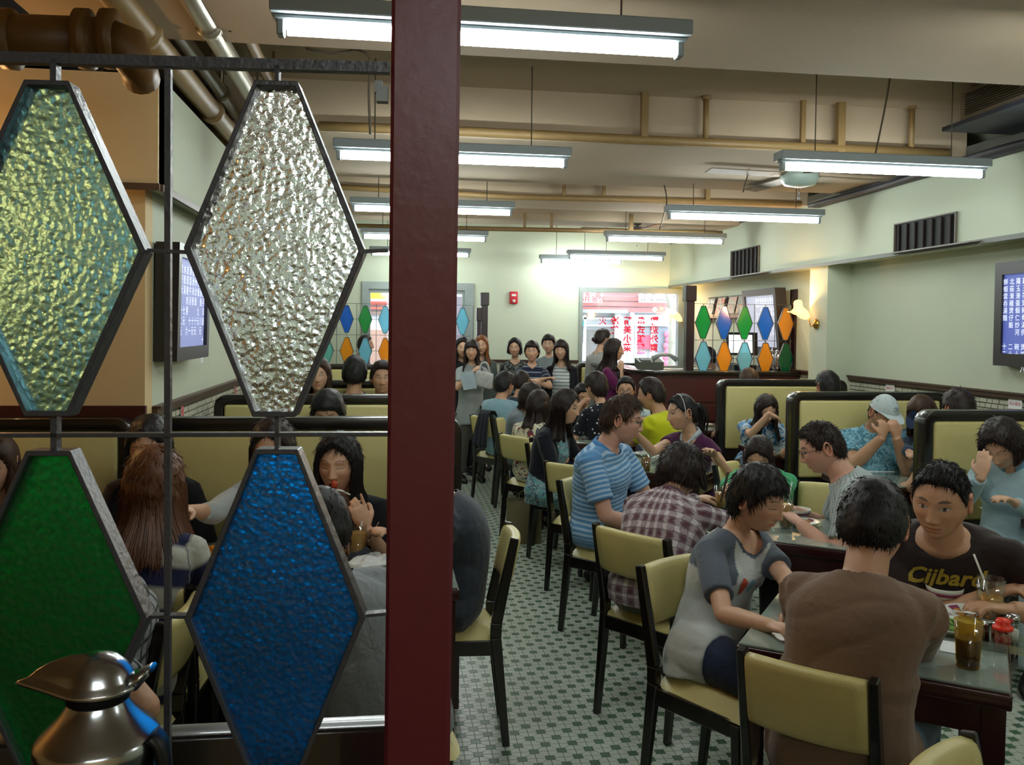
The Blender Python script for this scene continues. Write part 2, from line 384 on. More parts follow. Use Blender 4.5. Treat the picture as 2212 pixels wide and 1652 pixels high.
# door on the left of the back wall
mbd = MB(); 
for a, b in (((D0, YB-.04, 0), (D0+.09, YB+.1, DT-.1)), ((D1-.13, YB-.04, 0), (D1, YB+.1, DT-.1)), ((D0, YB-.04, DT-.1), (D1, YB+.1, DT))): mbd.box(a, b)
dr = struct('door_1', mbd, frame_grey)
dm = MB(); xm = (D0+D1)/2
for a, b in (((D0+.09, YB, .3), (D0+.115, YB+.06, DT-.15)), ((D1-.16, YB, .3), (D1-.13, YB+.06, DT-.15)), ((xm-.05, YB, .3), (xm+.05, YB+.06, DT-.15)), ((D0+.09, YB, DT-.15), (D1-.13, YB+.06, DT-.1)), ((D0+.09, YB, .02), (D1-.13, YB+.06, .3))): dm.box(a, b)
dm.build('door_leaf', frame_grey, dr)
MB().box((D0+.115, YB+.02, .3), (xm-.05, YB+.026, DT-.15)).box((xm+.05, YB+.02, .3), (D1-.16, YB+.026, DT-.15)).build('pane', clear, dr)
MB().tube([(xm-.09, YB-.03, .95), (xm-.09, YB-.03, 1.25)], .012).build('door_handle', chrome, dr)
# ---------------------------------------------------------------- street outside
YO = 17.
struct('street', MB().box((-14, YB+.2, -.15), (20, 30, -.05)), mat('asphalt', '#8b8c8c', .9))
sh = thing('shop_building', 'pale shopfront building across the street with pink slats and red posters, seen through the window', 'building', (2.5, YO, 0))
MB().box((-12, YO+.3, -.1), (16, YO+4, 3.0)).build('wall', mat('pale_facade', '#d5d6da', .8), sh)
MB().box((-12, YO+.3, 3.0), (16, YO+4, 9)).build('upper_wall', mat('pink_brick_facade', '#c98f86', .8, var=.2, vs=3), sh)
og = lambda px, py, Y=YO: PY(px, py, Y)
pink = mat('overexposed_pink_slat', '#d87f7c', .7)  # red slats; their overexposure to pink is put into the colour
for k in range(4):
    a, b = og(1252, 633+k*12), og(1455, 633+k*12); MB().box((a[0], YO+.1, b[2]-.055), (b[0], YO+.18, b[2]+.03)).build('slat', pink, sh)
a, b = og(1250, 668), og(1351, 677); MB().box((a[0], YO-.2, b[2]), (b[0], YO+.3, a[2])).build('awning_box', white_paint, sh)
shop_white = mat('white_shop_frame', '#e8eef0', .5)
for x0, x1, y0, y1 in ((1250, 1330, 685, 690), (1270, 1330, 701, 705), (1265, 1269, 680, 780), (1333, 1343, 670, 800), (1366, 1373, 668, 800), (1376, 1452, 672, 676), (1376, 1452, 680, 684), (1376, 1452, 700, 705), (1412, 1417, 705, 790), (1376, 1380, 705, 790)):
    a, b = og(x0, y0), og(x1, y1); MB().box((a[0], YO+.15, b[2]), (b[0], YO+.3, a[2])).build('frame_bar', shop_white, sh)
for x0, x1, y0, y1, c in ((1250, 1264, 705, 740, '#6f7677'), (1270, 1330, 712, 790, '#777470'), (1381, 1411, 706, 724, '#8c8a92'), (1381, 1411, 724, 754, '#e4506a'), (1419, 1450, 706, 760, '#7f8894'), (1385, 1400, 762, 764, '#e0508a')):
    a, b = og(x0, y0), og(x1, y1); MB().box((a[0], YO+.2, b[2]), (b[0], YO+.295, a[2])).build('shop_panel', mat('panel_'+c[1:], c, .5), sh)
a, b = og(1250, 693), og(1264, 702); MB().box((a[0], YO+.1, b[2]), (b[0], YO+.19, a[2])).build('small_sign', mat('teal_sign', '#2c9c94', .5), sh)
for x0, x1, y0, y1, c in ((786, 836, 650, 658, '#d0645c'), (786, 836, 662, 668, '#c86a60'), (786, 836, 672, 678, '#8a7468'), (786, 836, 712, 790, '#a88878'), (985, 1006, 640, 800, '#6e6a70'), (1003, 1012, 690, 700, '#d84a60')):
    a, b = og(x0, y0), og(x1, y1); MB().box((a[0], YO+.18, b[2]), (b[0], YO+.294, a[2])).build('shop_panel', mat('panel_'+c[1:], c, .5), sh)
mbp = MB()
for k in range(6): mbp.sph(og(1441+(k % 2)*3-k*.8, 722+k*12.5, YO+.12), (.07, .02, .07), 8)
mbp.build('window_flower', mat('pink_decal', '#e8748c', .6), sh)
def sign(nm, label, x0, y0, x1, y1, Y, m_, words, mt, thick=.12):
    a, b = og(x0, y0, Y), og(x1, y1, Y); t_ = thing(nm, label, 'sign', ((a[0]+b[0])/2, Y, b[2]))
    MB().box((a[0], Y, b[2]), (b[0], Y+thick, a[2])).build('board', m_, t_); 
    for body, px, py, sz in words: text_mb(body, sz, og(px, py, Y-.01), (1, 0, 0), (0, 0, 1)).build('lettering', mt, t_)
    br = MB().box((a[0]+.1, Y+thick, (a[2]+b[2])/2-.03), (a[0]+.15, YO+.3, (a[2]+b[2])/2+.03)).box((b[0]-.15, Y+thick, (a[2]+b[2])/2-.03), (b[0]-.1, YO+.3, (a[2]+b[2])/2+.03)); br.build('bracket', dark_iron, t_)
    return t_
cream_s = mat('cream_sign_board', '#efe9e4', .6); pinks = mat('pale_pink_sign', '#f0d2d0', .6)
sign('shop_sign', 'pale pink sign with small letters at the upper left of the window view', 1248, 628, 1302, 654, YO-.3, pinks, [('美食小館', 1275, 637, .11), ('CAFE 飯店', 1275, 647, .12)], print_red)
sign('shop_sign', 'white sign with dark lettering at the upper right of the window view', 1383, 629, 1450, 654, YO-.3, cream_s, [('冬 冬', 1402, 636, .13), ('RESTAURANT', 1414, 648, .09)], mat('dark_sign_ink', '#5a3a4a', .6))
sign('shop_sign', 'yellow sign board behind the diamonds, seen through the door glass', 788, 624, 834, 645, YO-.2, mat('yellow_sign_board', '#f0c030', .6), [], None)
tr = thing('street_tree', 'slender mottled tree trunk at the right edge of the window view', 'tree', tuple(og(1452, 780, 14.5)*[1, 1, 0]))
MB().tube([og(1455, 800, 14.5)*[1, 1, 0], og(1453, 760, 14.5), og(1456, 690, 14.5), og(1449, 650, 14.5), og(1440, 620, 14.5), og(1430, 580, 14.5)], [.09, .085, .08, .07, .06, .05], 10).build('trunk', mat('mottled_bark', '#a8a89a', .8, var=.35, vs=9), tr)
MB().tube([og(1451, 655, 14.5), og(1462, 636, 14.5), og(1470, 600, 14.5)], [.04, .035, .02], 8).build('branch', MAT['mottled_bark'], tr)
for nm_, px, clr, lb in (('parked_car', 1262, '#b9c3ca', 'silver car parked outside, seen at the lower left of the window'),):
    c = og(px, 770, 15.2); t_ = thing(nm_, lb, 'car', (c[0]-1.3, 15.2, 0))
    x0 = c[0]-4.1
    body = [(0, .35), (0, .75), (.35, .9), (1.1, .98), (1.6, 1.42), (2.9, 1.45), (3.5, 1.0), (4.15, .88), (4.25, .5), (4.2, .3)]
    MB().prism(body, (1, 0, 0), (0, 0, 1), (0, 1.6, 0), (x0, 15.2, 0)).build('body', mat('car_silver', clr, .3, metal=.4), t_, bevel=.04)
    MB().prism([(1.25, 1.02), (1.7, 1.36), (2.8, 1.38), (3.25, 1.02)], (1, 0, 0), (0, 0, 1), (0, .01, 0), (x0, 15.19, 0)).build('side_window', mat('car_glass', '#39434a', .1), t_)
    for wx in (.8, 3.4):
        MB().lathe([(.32, 0), (.34, .05), (.34, .15), (.32, .2)], (x0+wx, 15.2+.02, .3), 20, ax=(np.array((1., 0, 0)), np.array((0, 0, 1.)), np.array((0, 1., 0)))).build('wheel', black_plastic, t_)
# ---------------------------------------------------------------- ceiling lights
tube_m = emis('fluorescent_tube', (.92, 1., .98), TUBE_E)
wire_m = mat('grey_wire', '#5b5244', .6)
def light(x0, x1, y, z, label):
    t_ = thing('ceiling_light', label, 'light', ((x0+x1)/2, y, z-.03), 'fluorescent tube lights')
    MB().box((x0-.03, y-.06, z+.035), (x1+.03, y+.06, z+.085)).box((x0-.02, y-.028, z+.02), (x1+.02, y+.028, z+.036)).build('housing', white_paint, t_, bevel=.004, seg=1)
    MB().tube([(x0+.02, y, z), (x1-.02, y, z)], .024, 12).build('tube', tube_m, t_)
    for x in (x0, x1): MB().box((x-.012, y-.022, z-.028), (x+.012, y+.022, z+.034)).build('lamp_holder', white_paint, t_, bevel=.004, seg=1)
    for x in (x0+.2, x1-.2): MB().tube([(x, y, z+.085), (x, y, ZB+.02 if any(a < y < b for a, b in by) else ZT)], .0035, 6).build('hanger', wire_m, t_)
def LZ(pa, pb, Y): 
    a, b = PY(*pa, Y), PY(*pb, Y); return a[0], b[0], (a[2]+b[2])/2
ord_ = ['nearest', 'second', 'third', 'fourth', 'last']
for k, (pa, pb, Y) in enumerate([((607, 78), (1466, 104), 2.86), ((732, 339), (1220, 356), 5.05), ((764, 453), (1103, 461), 7.25), ((785, 514), (1048, 517), 9.3), ((803, 549), (1012, 552), 11.3)]):
    x0, x1, z = LZ(pa, pb, Y); light(x0, x1, Y, z+.01, f'{ord_[k]} fluorescent tube light of the left row, passing behind the maroon post')
for k, (pa, pb, Y) in enumerate([((1690, 358), (2120, 377), 4.85), ((1446, 469), (1768, 473), 6.9), ((1312, 517), (1560, 521), 9.1), ((1230, 556), (1431, 557), 11.0)]):
    x0, x1, z = LZ(pa, pb, Y); light(x0, x1, Y, z, f'{ord_[k]} fluorescent tube light of the right row above the tables and booths')
for x0, x1, yy, lb in ((-.35, .95, -1.35, 'fluorescent tube light behind the viewer on the left'), (2.25, 3.55, 2.75, 'fluorescent tube light above the nearest right table, outside the picture'), (2.2, 3.5, .65, 'fluorescent tube light behind the viewer on the right')):
    light(x0, x1, yy, 2.62, lb)
x0, x1, z = LZ((1170, 565), (1340, 566), 11.6); light(x0, x1, 11.6, z, 'fluorescent tube light nearest to the back wall, above its bright glow')
# pipes, hangers, cables, fans
def sprinkler(pts, label, drops, r=.024, taps=()):
    t_ = thing('sprinkler_pipe', label, 'pipe', pts[0]); MB().tube(pts, r, 10).build('pipe', pipe_paint, t_)
    for px, py0, py1, wd, Y in drops:
        a, b = PY(px, py0, Y), PY(px, py1, Y); MB().beam((b[0], Y, b[2]), (b[0], Y, min(a[2], ZT)), wd, wd, up=(0, 1, 0)).build('bracket', pipe_paint, t_)
    for px, py0, py1, Y in taps:
        a, b = PY(px, py0, Y), PY(px, py1, Y)
        MB().tube([b, (b[0], b[1], a[2]-.04)], .02, 8).lathe([(.03, 0), (.03, .02), (.012, .03), (.012, .05), (.025, .055)], (b[0], b[1], a[2]-.06), 10).build('sprinkler_head', pipe_paint, t_)
Y1 = by[1][0]-.07
sprinkler([PY(690, 272, Y1), PY(990, 283, Y1), PY(1390, 302, Y1), PY(2050, 330, Y1)], 'nearest tan pipe across the ceiling, crossing behind the maroon post', [(1391, 150, 305, .045, Y1), (1733, 160, 325, .03, Y1), (1814, 178, 330, .05, Y1)], .03, [(1524, 195, 300, Y1), (1968, 215, 325, Y1)])
Y2 = by[2][0]-.06
sprinkler([PY(700, 402, Y2), PY(1100, 425, Y2), PY(1730, 440, Y2)], 'middle tan pipe across the ceiling below the second beam', [(1218, 400, 432, .03, Y2), (1304, 402, 434, .03, Y2), (1528, 400, 436, .04, Y2)], .026)
Y3 = by[3][0]-.1
sprinkler([PY(700, 486, Y3), PY(1100, 495, Y3), PY(1560, 503, Y3)], 'farthest tan pipe across the ceiling near the back wall', [(1133, 460, 498, .03, Y3), (1191, 460, 498, .03, Y3), (1363, 462, 500, .04, Y3)], .024)
def cable(pts, label, r=.006, nm='ceiling_cable'):
    o = MB().tube(pts, r, 6).build(nm, wire_m); tag(o, label, 'cable')
def curve(pts, n=5):
    pts = [np.array(p) for p in pts]; out = []
    for i in range(len(pts)-1):
        p0, p1, p2, p3 = pts[max(i-1, 0)], pts[i], pts[i+1], pts[min(i+2, len(pts)-1)]
        for k in range(n):
            t = k/n; out.append(.5*((2*p1)+(-p0+p2)*t+(2*p0-5*p1+4*p2-p3)*t*t+(-p0+3*p1-3*p2+p3)*t**3))
    return out+[pts[-1]]
cable(curve([PY(1925, 150, 4.9), PY(1915, 215, 4.9), PY(1900, 290, 4.9), PY(1888, 345, 4.9)]), 'thin cable hanging down to the nearest right-hand tube light')
cable(curve([PY(660, 105, 4.2), PY(720, 115, 4.2), PY(770, 108, 4.2), PY(800, 130, 4.2), PY(797, 200, 4.2), PY(800, 290, 4.2)]), 'loose cable drooping just left of the maroon post, above the clear diamond')
cable(curve([PY(1435, 400, 7), PY(1440, 440, 7), PY(1425, 495, 7)]), 'short curly cable above the third right-hand tube light')
cable(curve([PY(1625, 320, 6.2), PY(1622, 350, 6.2), PY(1605, 415, 6.2)]), 'cable beside the pale ceiling fan')
def fan(px, py, Y, label, ccol, r):
    c = PY(px, py, Y); t_ = thing('ceiling_fan', label, 'fan', c)
    MB().tube([(c[0], c[1], c[2]), (c[0], c[1], ZT if not any(a < Y < b for a, b in by) else ZB)], .012, 8).lathe([(.03, .05), (.05, 0), (.03, -.02)], c+np.array((0, 0, .08)), 12).build('rod', wire_m, t_)
    MB().lathe([(.02, -.09), (r*.8, -.07), (r, -.03), (r, .01), (r*.75, .04), (.02, .05)], c, 24).build('motor', ccol, t_)
    for k in range(4):
        a = k*math.pi/2+.1; u = np.array((math.cos(a), math.sin(a), .0)); v = np.array((-math.sin(a), math.cos(a), .12))
        MB().obox(c+u*(r+.3), u*.3, v*.055, np.array((0, 0, .004))).obox(c+u*(r+.02), u*.06, v*.02, np.array((0, 0, .006))).build('blade', mat('fan_blade', '#7d6f5c', .5), t_)
    MB().tube([c-np.array((0, 0, .09)), c-np.array((0, 0, .16))], .003, 5).sph(c-np.array((0, 0, .165)), .012, 8).build('pull_chain', chrome, t_)
fan(1727, 379, 6.2, 'ceiling fan with a pale green motor under the nearest right-hand tube light', mat('pale_green_enamel', '#b9cdc2', .35), .14)
fan(1377, 498, 9.6, 'small far ceiling fan above the third right-hand tube light', white_paint, .07)
# air-conditioning unit top right, ducts top left
a = PX(2075, 190, 3.55); ac = thing('air_conditioner', 'ceiling air-conditioning unit with a slatted grille at the upper right corner', 'air conditioner', (3.6, 4.5, 2.95))
y1 = 5.0; y0 = 3.99; zt, zb = 3.17, 2.985
MB().box((3.45, y0, zb), (3.87, y1, zt)).build('casing', mat('beige_enamel', '#8f8370', .5), ac, bevel=.008)
for k in range(9):
    z = zb+.03+k*(zt-zb-.05)/9; MB().box((3.436, y0+.05, z), (3.449, y1-.06, z+.008)).build('slat', mat('dark_beige', '#5c5344', .6), ac)
MB().box((3.38, y0, 2.94), (3.87, y1+.07, 2.965)).build('drip_tray', mat('navy_tray', '#23283a', .5), ac)
t_ = thing('duct_track', 'dark cable tray along the top of the right wall', 'duct', (3.8, 5, 2.95))
MB().beam((3.83, 3.2, 2.845), (3.83, 7.6, 2.845), .07, .05).build('tray', mat('dark_duct', '#33333a', .6), t_); MB().tube(curve([(3.77, 3.0, 2.84), (3.78, 4.2, 2.82), (3.76, 5.1, 2.845), (3.78, 6.4, 2.83), (3.77, 7.6, 2.84)]), .022, 8).build('hose', MAT['dark_duct'], t_)
brass = mat('brass_painted_duct', '#6e4d22', .45, metal=.0, var=.15)
d0 = PY(-60, 85, 3.0); t_ = thing('ceiling_duct', 'brown round duct across the upper left corner above the teal diamond', 'duct', d0)
MB().tube([PY(-200, 78, 3.0), PY(60, 84, 3.0), PY(235, 90, 3.0)], .075, 20).build('pipe', brass, t_)
for px in (20, 185, 240): c = PY(px, 85, 3.0); MB().tube([c-np.array((.02, 0, 0)), c+np.array((.02, 0, 0))], .095, 20).build('flange', brass, t_)
MB().tube([PY(240, 90, 3.0), PY(275, 100, 3.0), PY(300, 150, 3.0), PY(305, 170, 3.05)], [.07, .07, .06, .06], 16).build('elbow', brass, t_)
silver_pipe = mat('dull_silver_pipe', '#b3aa95', .3, metal=.6)
for i, (px, r, z, m_) in enumerate(((272, .055, 2.86, pipe_paint), (345, .04, 2.96, silver_pipe), (430, .045, 2.9, silver_pipe), (505, .03, 3.0, pipe_paint))):
    p = PZ(px, 20, z); MB_ = MB().tube([(p[0], .6, z), (p[0], 6.5 if i else 8, z)], r, 14)
    t_ = thing('ceiling_pipe', ['thick tan pipe running back along the ceiling, leftmost of the four', 'silver pipe second from the left along the ceiling', 'silver pipe third from the left, above the clear diamond', 'thin tan pipe rightmost of the four running back along the ceiling'][i], 'pipe', (p[0], 3, z))
    MB_.build('pipe', m_, t_)
    for y in (1.6, 2.6, 3.7, 5): MB().tube([(p[0], y, z), (p[0], y+.05, z)], r*1.25, 14).tube([(p[0], y+.025, z), (p[0], y+.025, ZT if y > by[0][1] else ZB)], .008, 6).build('clamp', m_, t_)
for k, (x, z, r, y0, y1) in enumerate(((-1.5, 2.95, .11, 3.4, 9), (-1.9, 3.02, .09, 3.2, 9), (-2.5, 2.96, .13, 3.3, 9))):
    t_ = thing('ceiling_duct', ['dark duct over the top of the left soffit, nearest the wall edge', 'middle dark duct in the gap above the peach wall', 'widest dark duct in the gap above the peach wall'][k], 'duct', (x, y0, z)); MB().tube([(x, y0, z), (x, y1, z)], r, 14).build('pipe', mat('dark_duct', '#33333a', .6), t_)
    for y in (4.4, 5.6, 6.8): MB().tube([(x, y, z), (x, y+.06, z)], r*1.12, 14).build('flange', mat('dusty_metal', '#5a4c3c', .6), t_)
# soffit vents
for (x0, x1, yt, yb, lb) in ((1936, 2066, 475, 540, 'large dark louvre vent in the right soffit with a sloping shelf under it'), (1581, 1640, 540, 600, 'small dark louvre vent in the right soffit near the back')):
    a, b = PX(x0, yb, XRS), PX(x1, yb, XRS); top = PX((x0+x1)/2, (yt*.9+yb*.1)-8, XRS)[2]; z0 = max((a[2]+b[2])/2, ZS+.005)
    t_ = thing('wall_vent', lb, 'vent', (XRS, (a[1]+b[1])/2, z0)); ya, yb_ = sorted((a[1], b[1]))
    MB().box((XRS-.004, ya, z0), (XRS, yb_, top)).build('backing', mat('vent_black', '#171516', .7), t_)
    MB().box((XRS-.02, ya-.01, z0), (XRS-.004, ya, top)).box((XRS-.02, yb_, z0), (XRS-.004, yb_+.01, top)).box((XRS-.02, ya-.01, top), (XRS-.004, yb_+.01, top+.01)).build('frame', mat('vent_frame', '#6b6559', .6), t_)
    n = 7
    for k in range(n):
        y = ya+(k+.5)*(yb_-ya)/n; MB().obox((XRS-.013, y, (z0+top)/2), (.008, .004, 0), (-.001, .0025, 0), (0, 0, (top-z0)/2-.006)).build('slat', mat('vent_slat', '#3d3231', .6), t_)
    MB().add([(XRS, ya-.3, z0-.005), (XRS, yb_+.01, z0-.005), (XRS-.09, yb_+.01, z0-.015), (XRS-.09, ya-.25, z0-.015), (XRS, ya-.3, z0+.002), (XRS, yb_+.01, z0+.002), (XRS-.09, yb_+.01, z0-.008), (XRS-.09, ya-.25, z0-.008)],
             [(0, 1, 2, 3), (7, 6, 5, 4), (0, 4, 5, 1), (1, 5, 6, 2), (2, 6, 7, 3), (3, 7, 4, 0)]).build('shelf', mat('vent_shelf', '#7c776c', .5), t_)
# wall lamps
petal = emis('lit_petal_glass', (1., .62, .22), WARM_E)
gold = mat('polished_brass', '#c39a4d', .25, metal=1)
def sconce(base, nrm, tip, label):
    base, nrm, tip = np.array(base, float), unit(nrm), np.array(tip, float); t_ = thing('wall_lamp', label, 'lamp', base)
    a = unit(np.cross(nrm, (0, 0, 1))); b = np.cross(nrm, a)
    MB().lathe([(.045, 0), (.05, .01), (.035, .025), (.015, .035), (0.0, .04)], base, 20, ax=(a, b, nrm)).build('wall_plate', gold, t_)
    d = unit(tip-base); s0 = base+(tip-base)*.35
    MB().tube(curve([base+nrm*.03, base+nrm*.06+np.array((0, 0, -.02)), s0-np.array((0, 0, .01)), s0]), .006, 8).build('arm', gold, t_)
    L = np.linalg.norm(tip-s0); pr = [(.012, 0), (.035, .15), (.05, .4), (.048, .65), (.06, .85), (.075, 1.)]; A = unit(np.cross(d, (0, 0, 1))); B = np.cross(d, A); V, Fc = [], []; n = 20
    for i, (r, u) in enumerate(pr):
        for j in range(n):
            th = 2*math.pi*j/n; rr = r*(1+(.22*math.sin(3*th)*u**3)); V.append(s0+d*(L*u*(1+.14*math.cos(3*th+.4)*u*u))+A*rr*math.cos(th)+B*rr*math.sin(th))
    Fc = [(i*n+j, i*n+(j+1) % n, (i+1)*n+(j+1) % n, (i+1)*n+j) for i in range(len(pr)-1) for j in range(n)]
    MB().add(V, Fc, True).build('petal_shade', emis('petal_glass', (1., .5, .14), 1.6), t_)
    MB().sph(s0+d*L*.8, (.026, .026, .026), 12).build('bulb', petal, t_)
    pl = bpy.data.lights.new('lamp_glow', 'POINT'); pl.energy = 7; pl.color = (1., .6, .25); pl.shadow_soft_size = .03; po = link(bpy.data.objects.new('lamp_glow', pl)); po.location = tuple(s0+d*(L+.07)); q = po.location.copy(); po.parent = t_; po.location = q-t_.location
bs_ = PX(1765, 700, XRS+.02); sconce(bs_, (-1, 0, 0), PX(1716, 664, XRS-.13), 'lit petal-shaped brass wall lamp on the cream column beside the right booths')
bs_ = PY(1484, 704, YB-.02); sconce(bs_, (0, -1, 0), PY(1450, 672, YB-.25), 'second lit petal wall lamp, seen against the back window')
bs_ = np.array((-1.75, YP, 1.98)); sconce(bs_, (0, -1, 0), (-1.9, YP-.2, 2.08), 'lit petal wall lamp glowing behind the teal diamond')
bs_ = np.array((-3.3, YP, 1.98)); sconce(bs_, (0, -1, 0), (-3.4, YP-.2, 2.08), 'lit petal wall lamp on the peach wall beyond the left picture edge')
# fire alarm
c = PY(1109, 643, YB); t_ = thing('fire_alarm', 'small red fire alarm box on the back wall', 'alarm', c)
MB().box((c[0]-.055, YB-.05, c[2]-.085), (c[0]+.055, YB, c[2]+.085)).build('box', print_red, t_, bevel=.01)
MB().lathe([(.0, 0), (.022, 0), (.02, .012), (0, .015)], (c[0], YB-.052, c[2]-.045), 14, ax=(np.array((1., 0, 0)), np.array((0, 0, 1.)), np.array((0, -1., 0)))).build('strobe', china, t_)
MB().box((c[0]-.03, YB-.053, c[2]+.02), (c[0]+.03, YB-.05, c[2]+.05)).build('label_plate', china, t_)
# menu screens
bezel = mat('dark_bezel', '#2b2728', .35, var=.05)
def screen(nm, label, X, nrm, y0, y1, z0, z1, thick, bz, col, cols, tilt=0, size=.045, tone=1.):
    """flat screen on a side wall; nrm is +1 or -1 along x"""
    t_ = thing(nm, label, 'screen', (X, (y0+y1)/2, z0))
    def P(u, v, w_):  # u along y, v up, w out of the wall
        return np.array((X+nrm*(w_+tilt*(v-z0)), u, v))
    def slab(u0, u1, v0, v1, w0, w1, name, m_, bev=0):
        V = [P(u, v, w_) for w_ in (w0, w1) for u, v in ((u0, v0), (u1, v0), (u1, v1), (u0, v1))]
        MB().add(V, [(0, 3, 2, 1), (4, 5, 6, 7), (0, 1, 5, 4), (1, 2, 6, 5), (2, 3, 7, 6), (3, 0, 4, 7)]).build(name, m_, t_, bevel=bev)
    slab(y0, y1, z0, z1, .0, thick*.8, 'body', bezel)
    for u0, u1, v0, v1 in ((y0, y0+bz, z0, z1), (y1-bz, y1, z0, z1), (y0+bz, y1-bz, z0, z0+bz*1.2), (y0+bz, y1-bz, z1-bz*1.2, z1)): slab(u0, u1, v0, v1, thick*.8, thick, 'bezel', bezel)
    slab(y0+bz, y1-bz, z0+bz*1.2, z1-bz*1.2, thick*.8, thick*.83, 'display', emis('display_'+nm+str(round(y0, 1)), col, tone))
    right = y0+bz*1.7 if nrm < 0 else y1-bz*1.7  # reading starts at the viewer's right
    du = size*1.25; sgn = 1 if nrm < 0 else -1
    for i, cc in enumerate(cols):
        mb = MB()
        for j, ch in enumerate(cc):
            if ch == ' ': continue
            o_ = P(right+sgn*du*i, z1-bz*1.2-size*1.1-size*1.02*j, thick*.86)
            text_mb(ch, size*.95, o_, (0, -nrm*-1 if False else (1 if nrm > 0 else -1), 0), (nrm*tilt, 0, 1), mb)
        if mb.V: mb.build('lettering', emis('screen_letters', (.7, .75, .9), .5), t_)
    return t_
a = PX(2150, 568, XR-.1); b = PX(2150, 789, XR-.1)
screen('menu_screen', 'dark framed menu screen with white writing on the right wall, cut by the picture edge', XR, -1, a[1]-.62, a[1], b[2], a[2], .1, .07, (.035, .05, .17), ['鮮蝦雲吞湯麵   十二', '北菇滑雞煲仔飯  二十六', '羅玉滑蛋蝦仁炒河 碗十六', '霸王花煲豬骨湯例 煲四十八'][::-1]*2, .0, .047)
a = PX(1695, 620, XR-.12); a2 = PX(1622, 640, XR-.12); b = PX(1690, 762, XR-.12)
screen('menu_screen', 'tilted menu screen on the right wall behind the coloured diamonds', XR, -1, max(a[1], 8.7), a2[1]+.1, b[2]-.02, a[2], .12, .06, (.30, .31, .38), ['清炒時菜 十二元', '蜜汁叉燒 十四元', '白切油雞 十六元', '蠔油牛肉 十八元', '椒鹽蝦 二十元', '香滑粥 六元', '炒麵 八元', '湯麵 七元'], .1, .05, .6)
a = PX(338, 490, XL+.02); a2 = PX(447, 640, XL+.1); tp = PX(352, 512, XL+.1)[2]; bt = PX(447, 770, XL+.1)[2]
screen('menu_screen', 'menu screen on the left wall between the teal and clear diamonds', XL, 1, a[1]+.02, a2[1], bt, tp, .11, .055, (.11, .13, .26), ['鮮蝦雲吞湯麵 十二元', '豉油雞飯 八元', '燒鴨飯 九元', '揚州炒飯 十元', '星洲米粉 十元', '滑蛋牛河 十一', '皮蛋瘦肉粥 六', '水餃湯 七元', '煲仔飯 十二元'], .02, .05, .8)
# small posters
def poster(nm, label, X, nrm, px, py, w_, h_, kind):
    c = PX(px, py, X+nrm*.014); t_ = thing(nm, label, 'notice', c); y = c[1]; z = c[2]
    x0, x1 = sorted((X+nrm*.013, X+nrm*.016)); MB().box((x0, y-w_/2, z-h_/2), (x1, y+w_/2, z+h_/2)).build('sheet', paper, t_); xo = X+nrm*.0175
    ax = (0, 1 if nrm > 0 else -1, 0)
    if kind: 
        mb = MB(); text_mb('四人座位', w_*.21, (xo, y, z+h_*.22), ax, (0, 0, 1), mb); mb.build('lettering', print_red, t_); text_mb('敬請合作', w_*.21, (xo, y, z-h_*.22), ax, (0, 0, 1)).build('lettering', print_red, t_)
    else:
        mb = MB()
        for k in range(4):
            zz = z+h_*(.36-k*.24); mb.add([(xo, y-w_/2, zz-.014), (xo, y+w_/2, zz+.004), (xo, y+w_/2, zz+.03), (xo, y-w_/2, zz+.012)], [(0, 1, 2, 3)])
        mb.build('stripes', print_red, t_)
poster('wall_notice', 'white notice with red writing on the tiles above the nearest right booth', XR, -1, 2193, 880, .13, .11, 1)
poster('wall_notice', 'smaller white notice with red writing on the tiles above the middle right booth', XR, -1, 1923, 833, .13, .1, 1)
poster('striped_sticker', 'red and white striped strip on the left wall tiles, nearer one below the menu screen', XL, 1, 393, 885, .05, .13, 0)
poster('striped_sticker', 'red and white striped strip on the left wall tiles, farther one beside the clear diamond', XL, 1, 508, 838, .05, .12, 0)
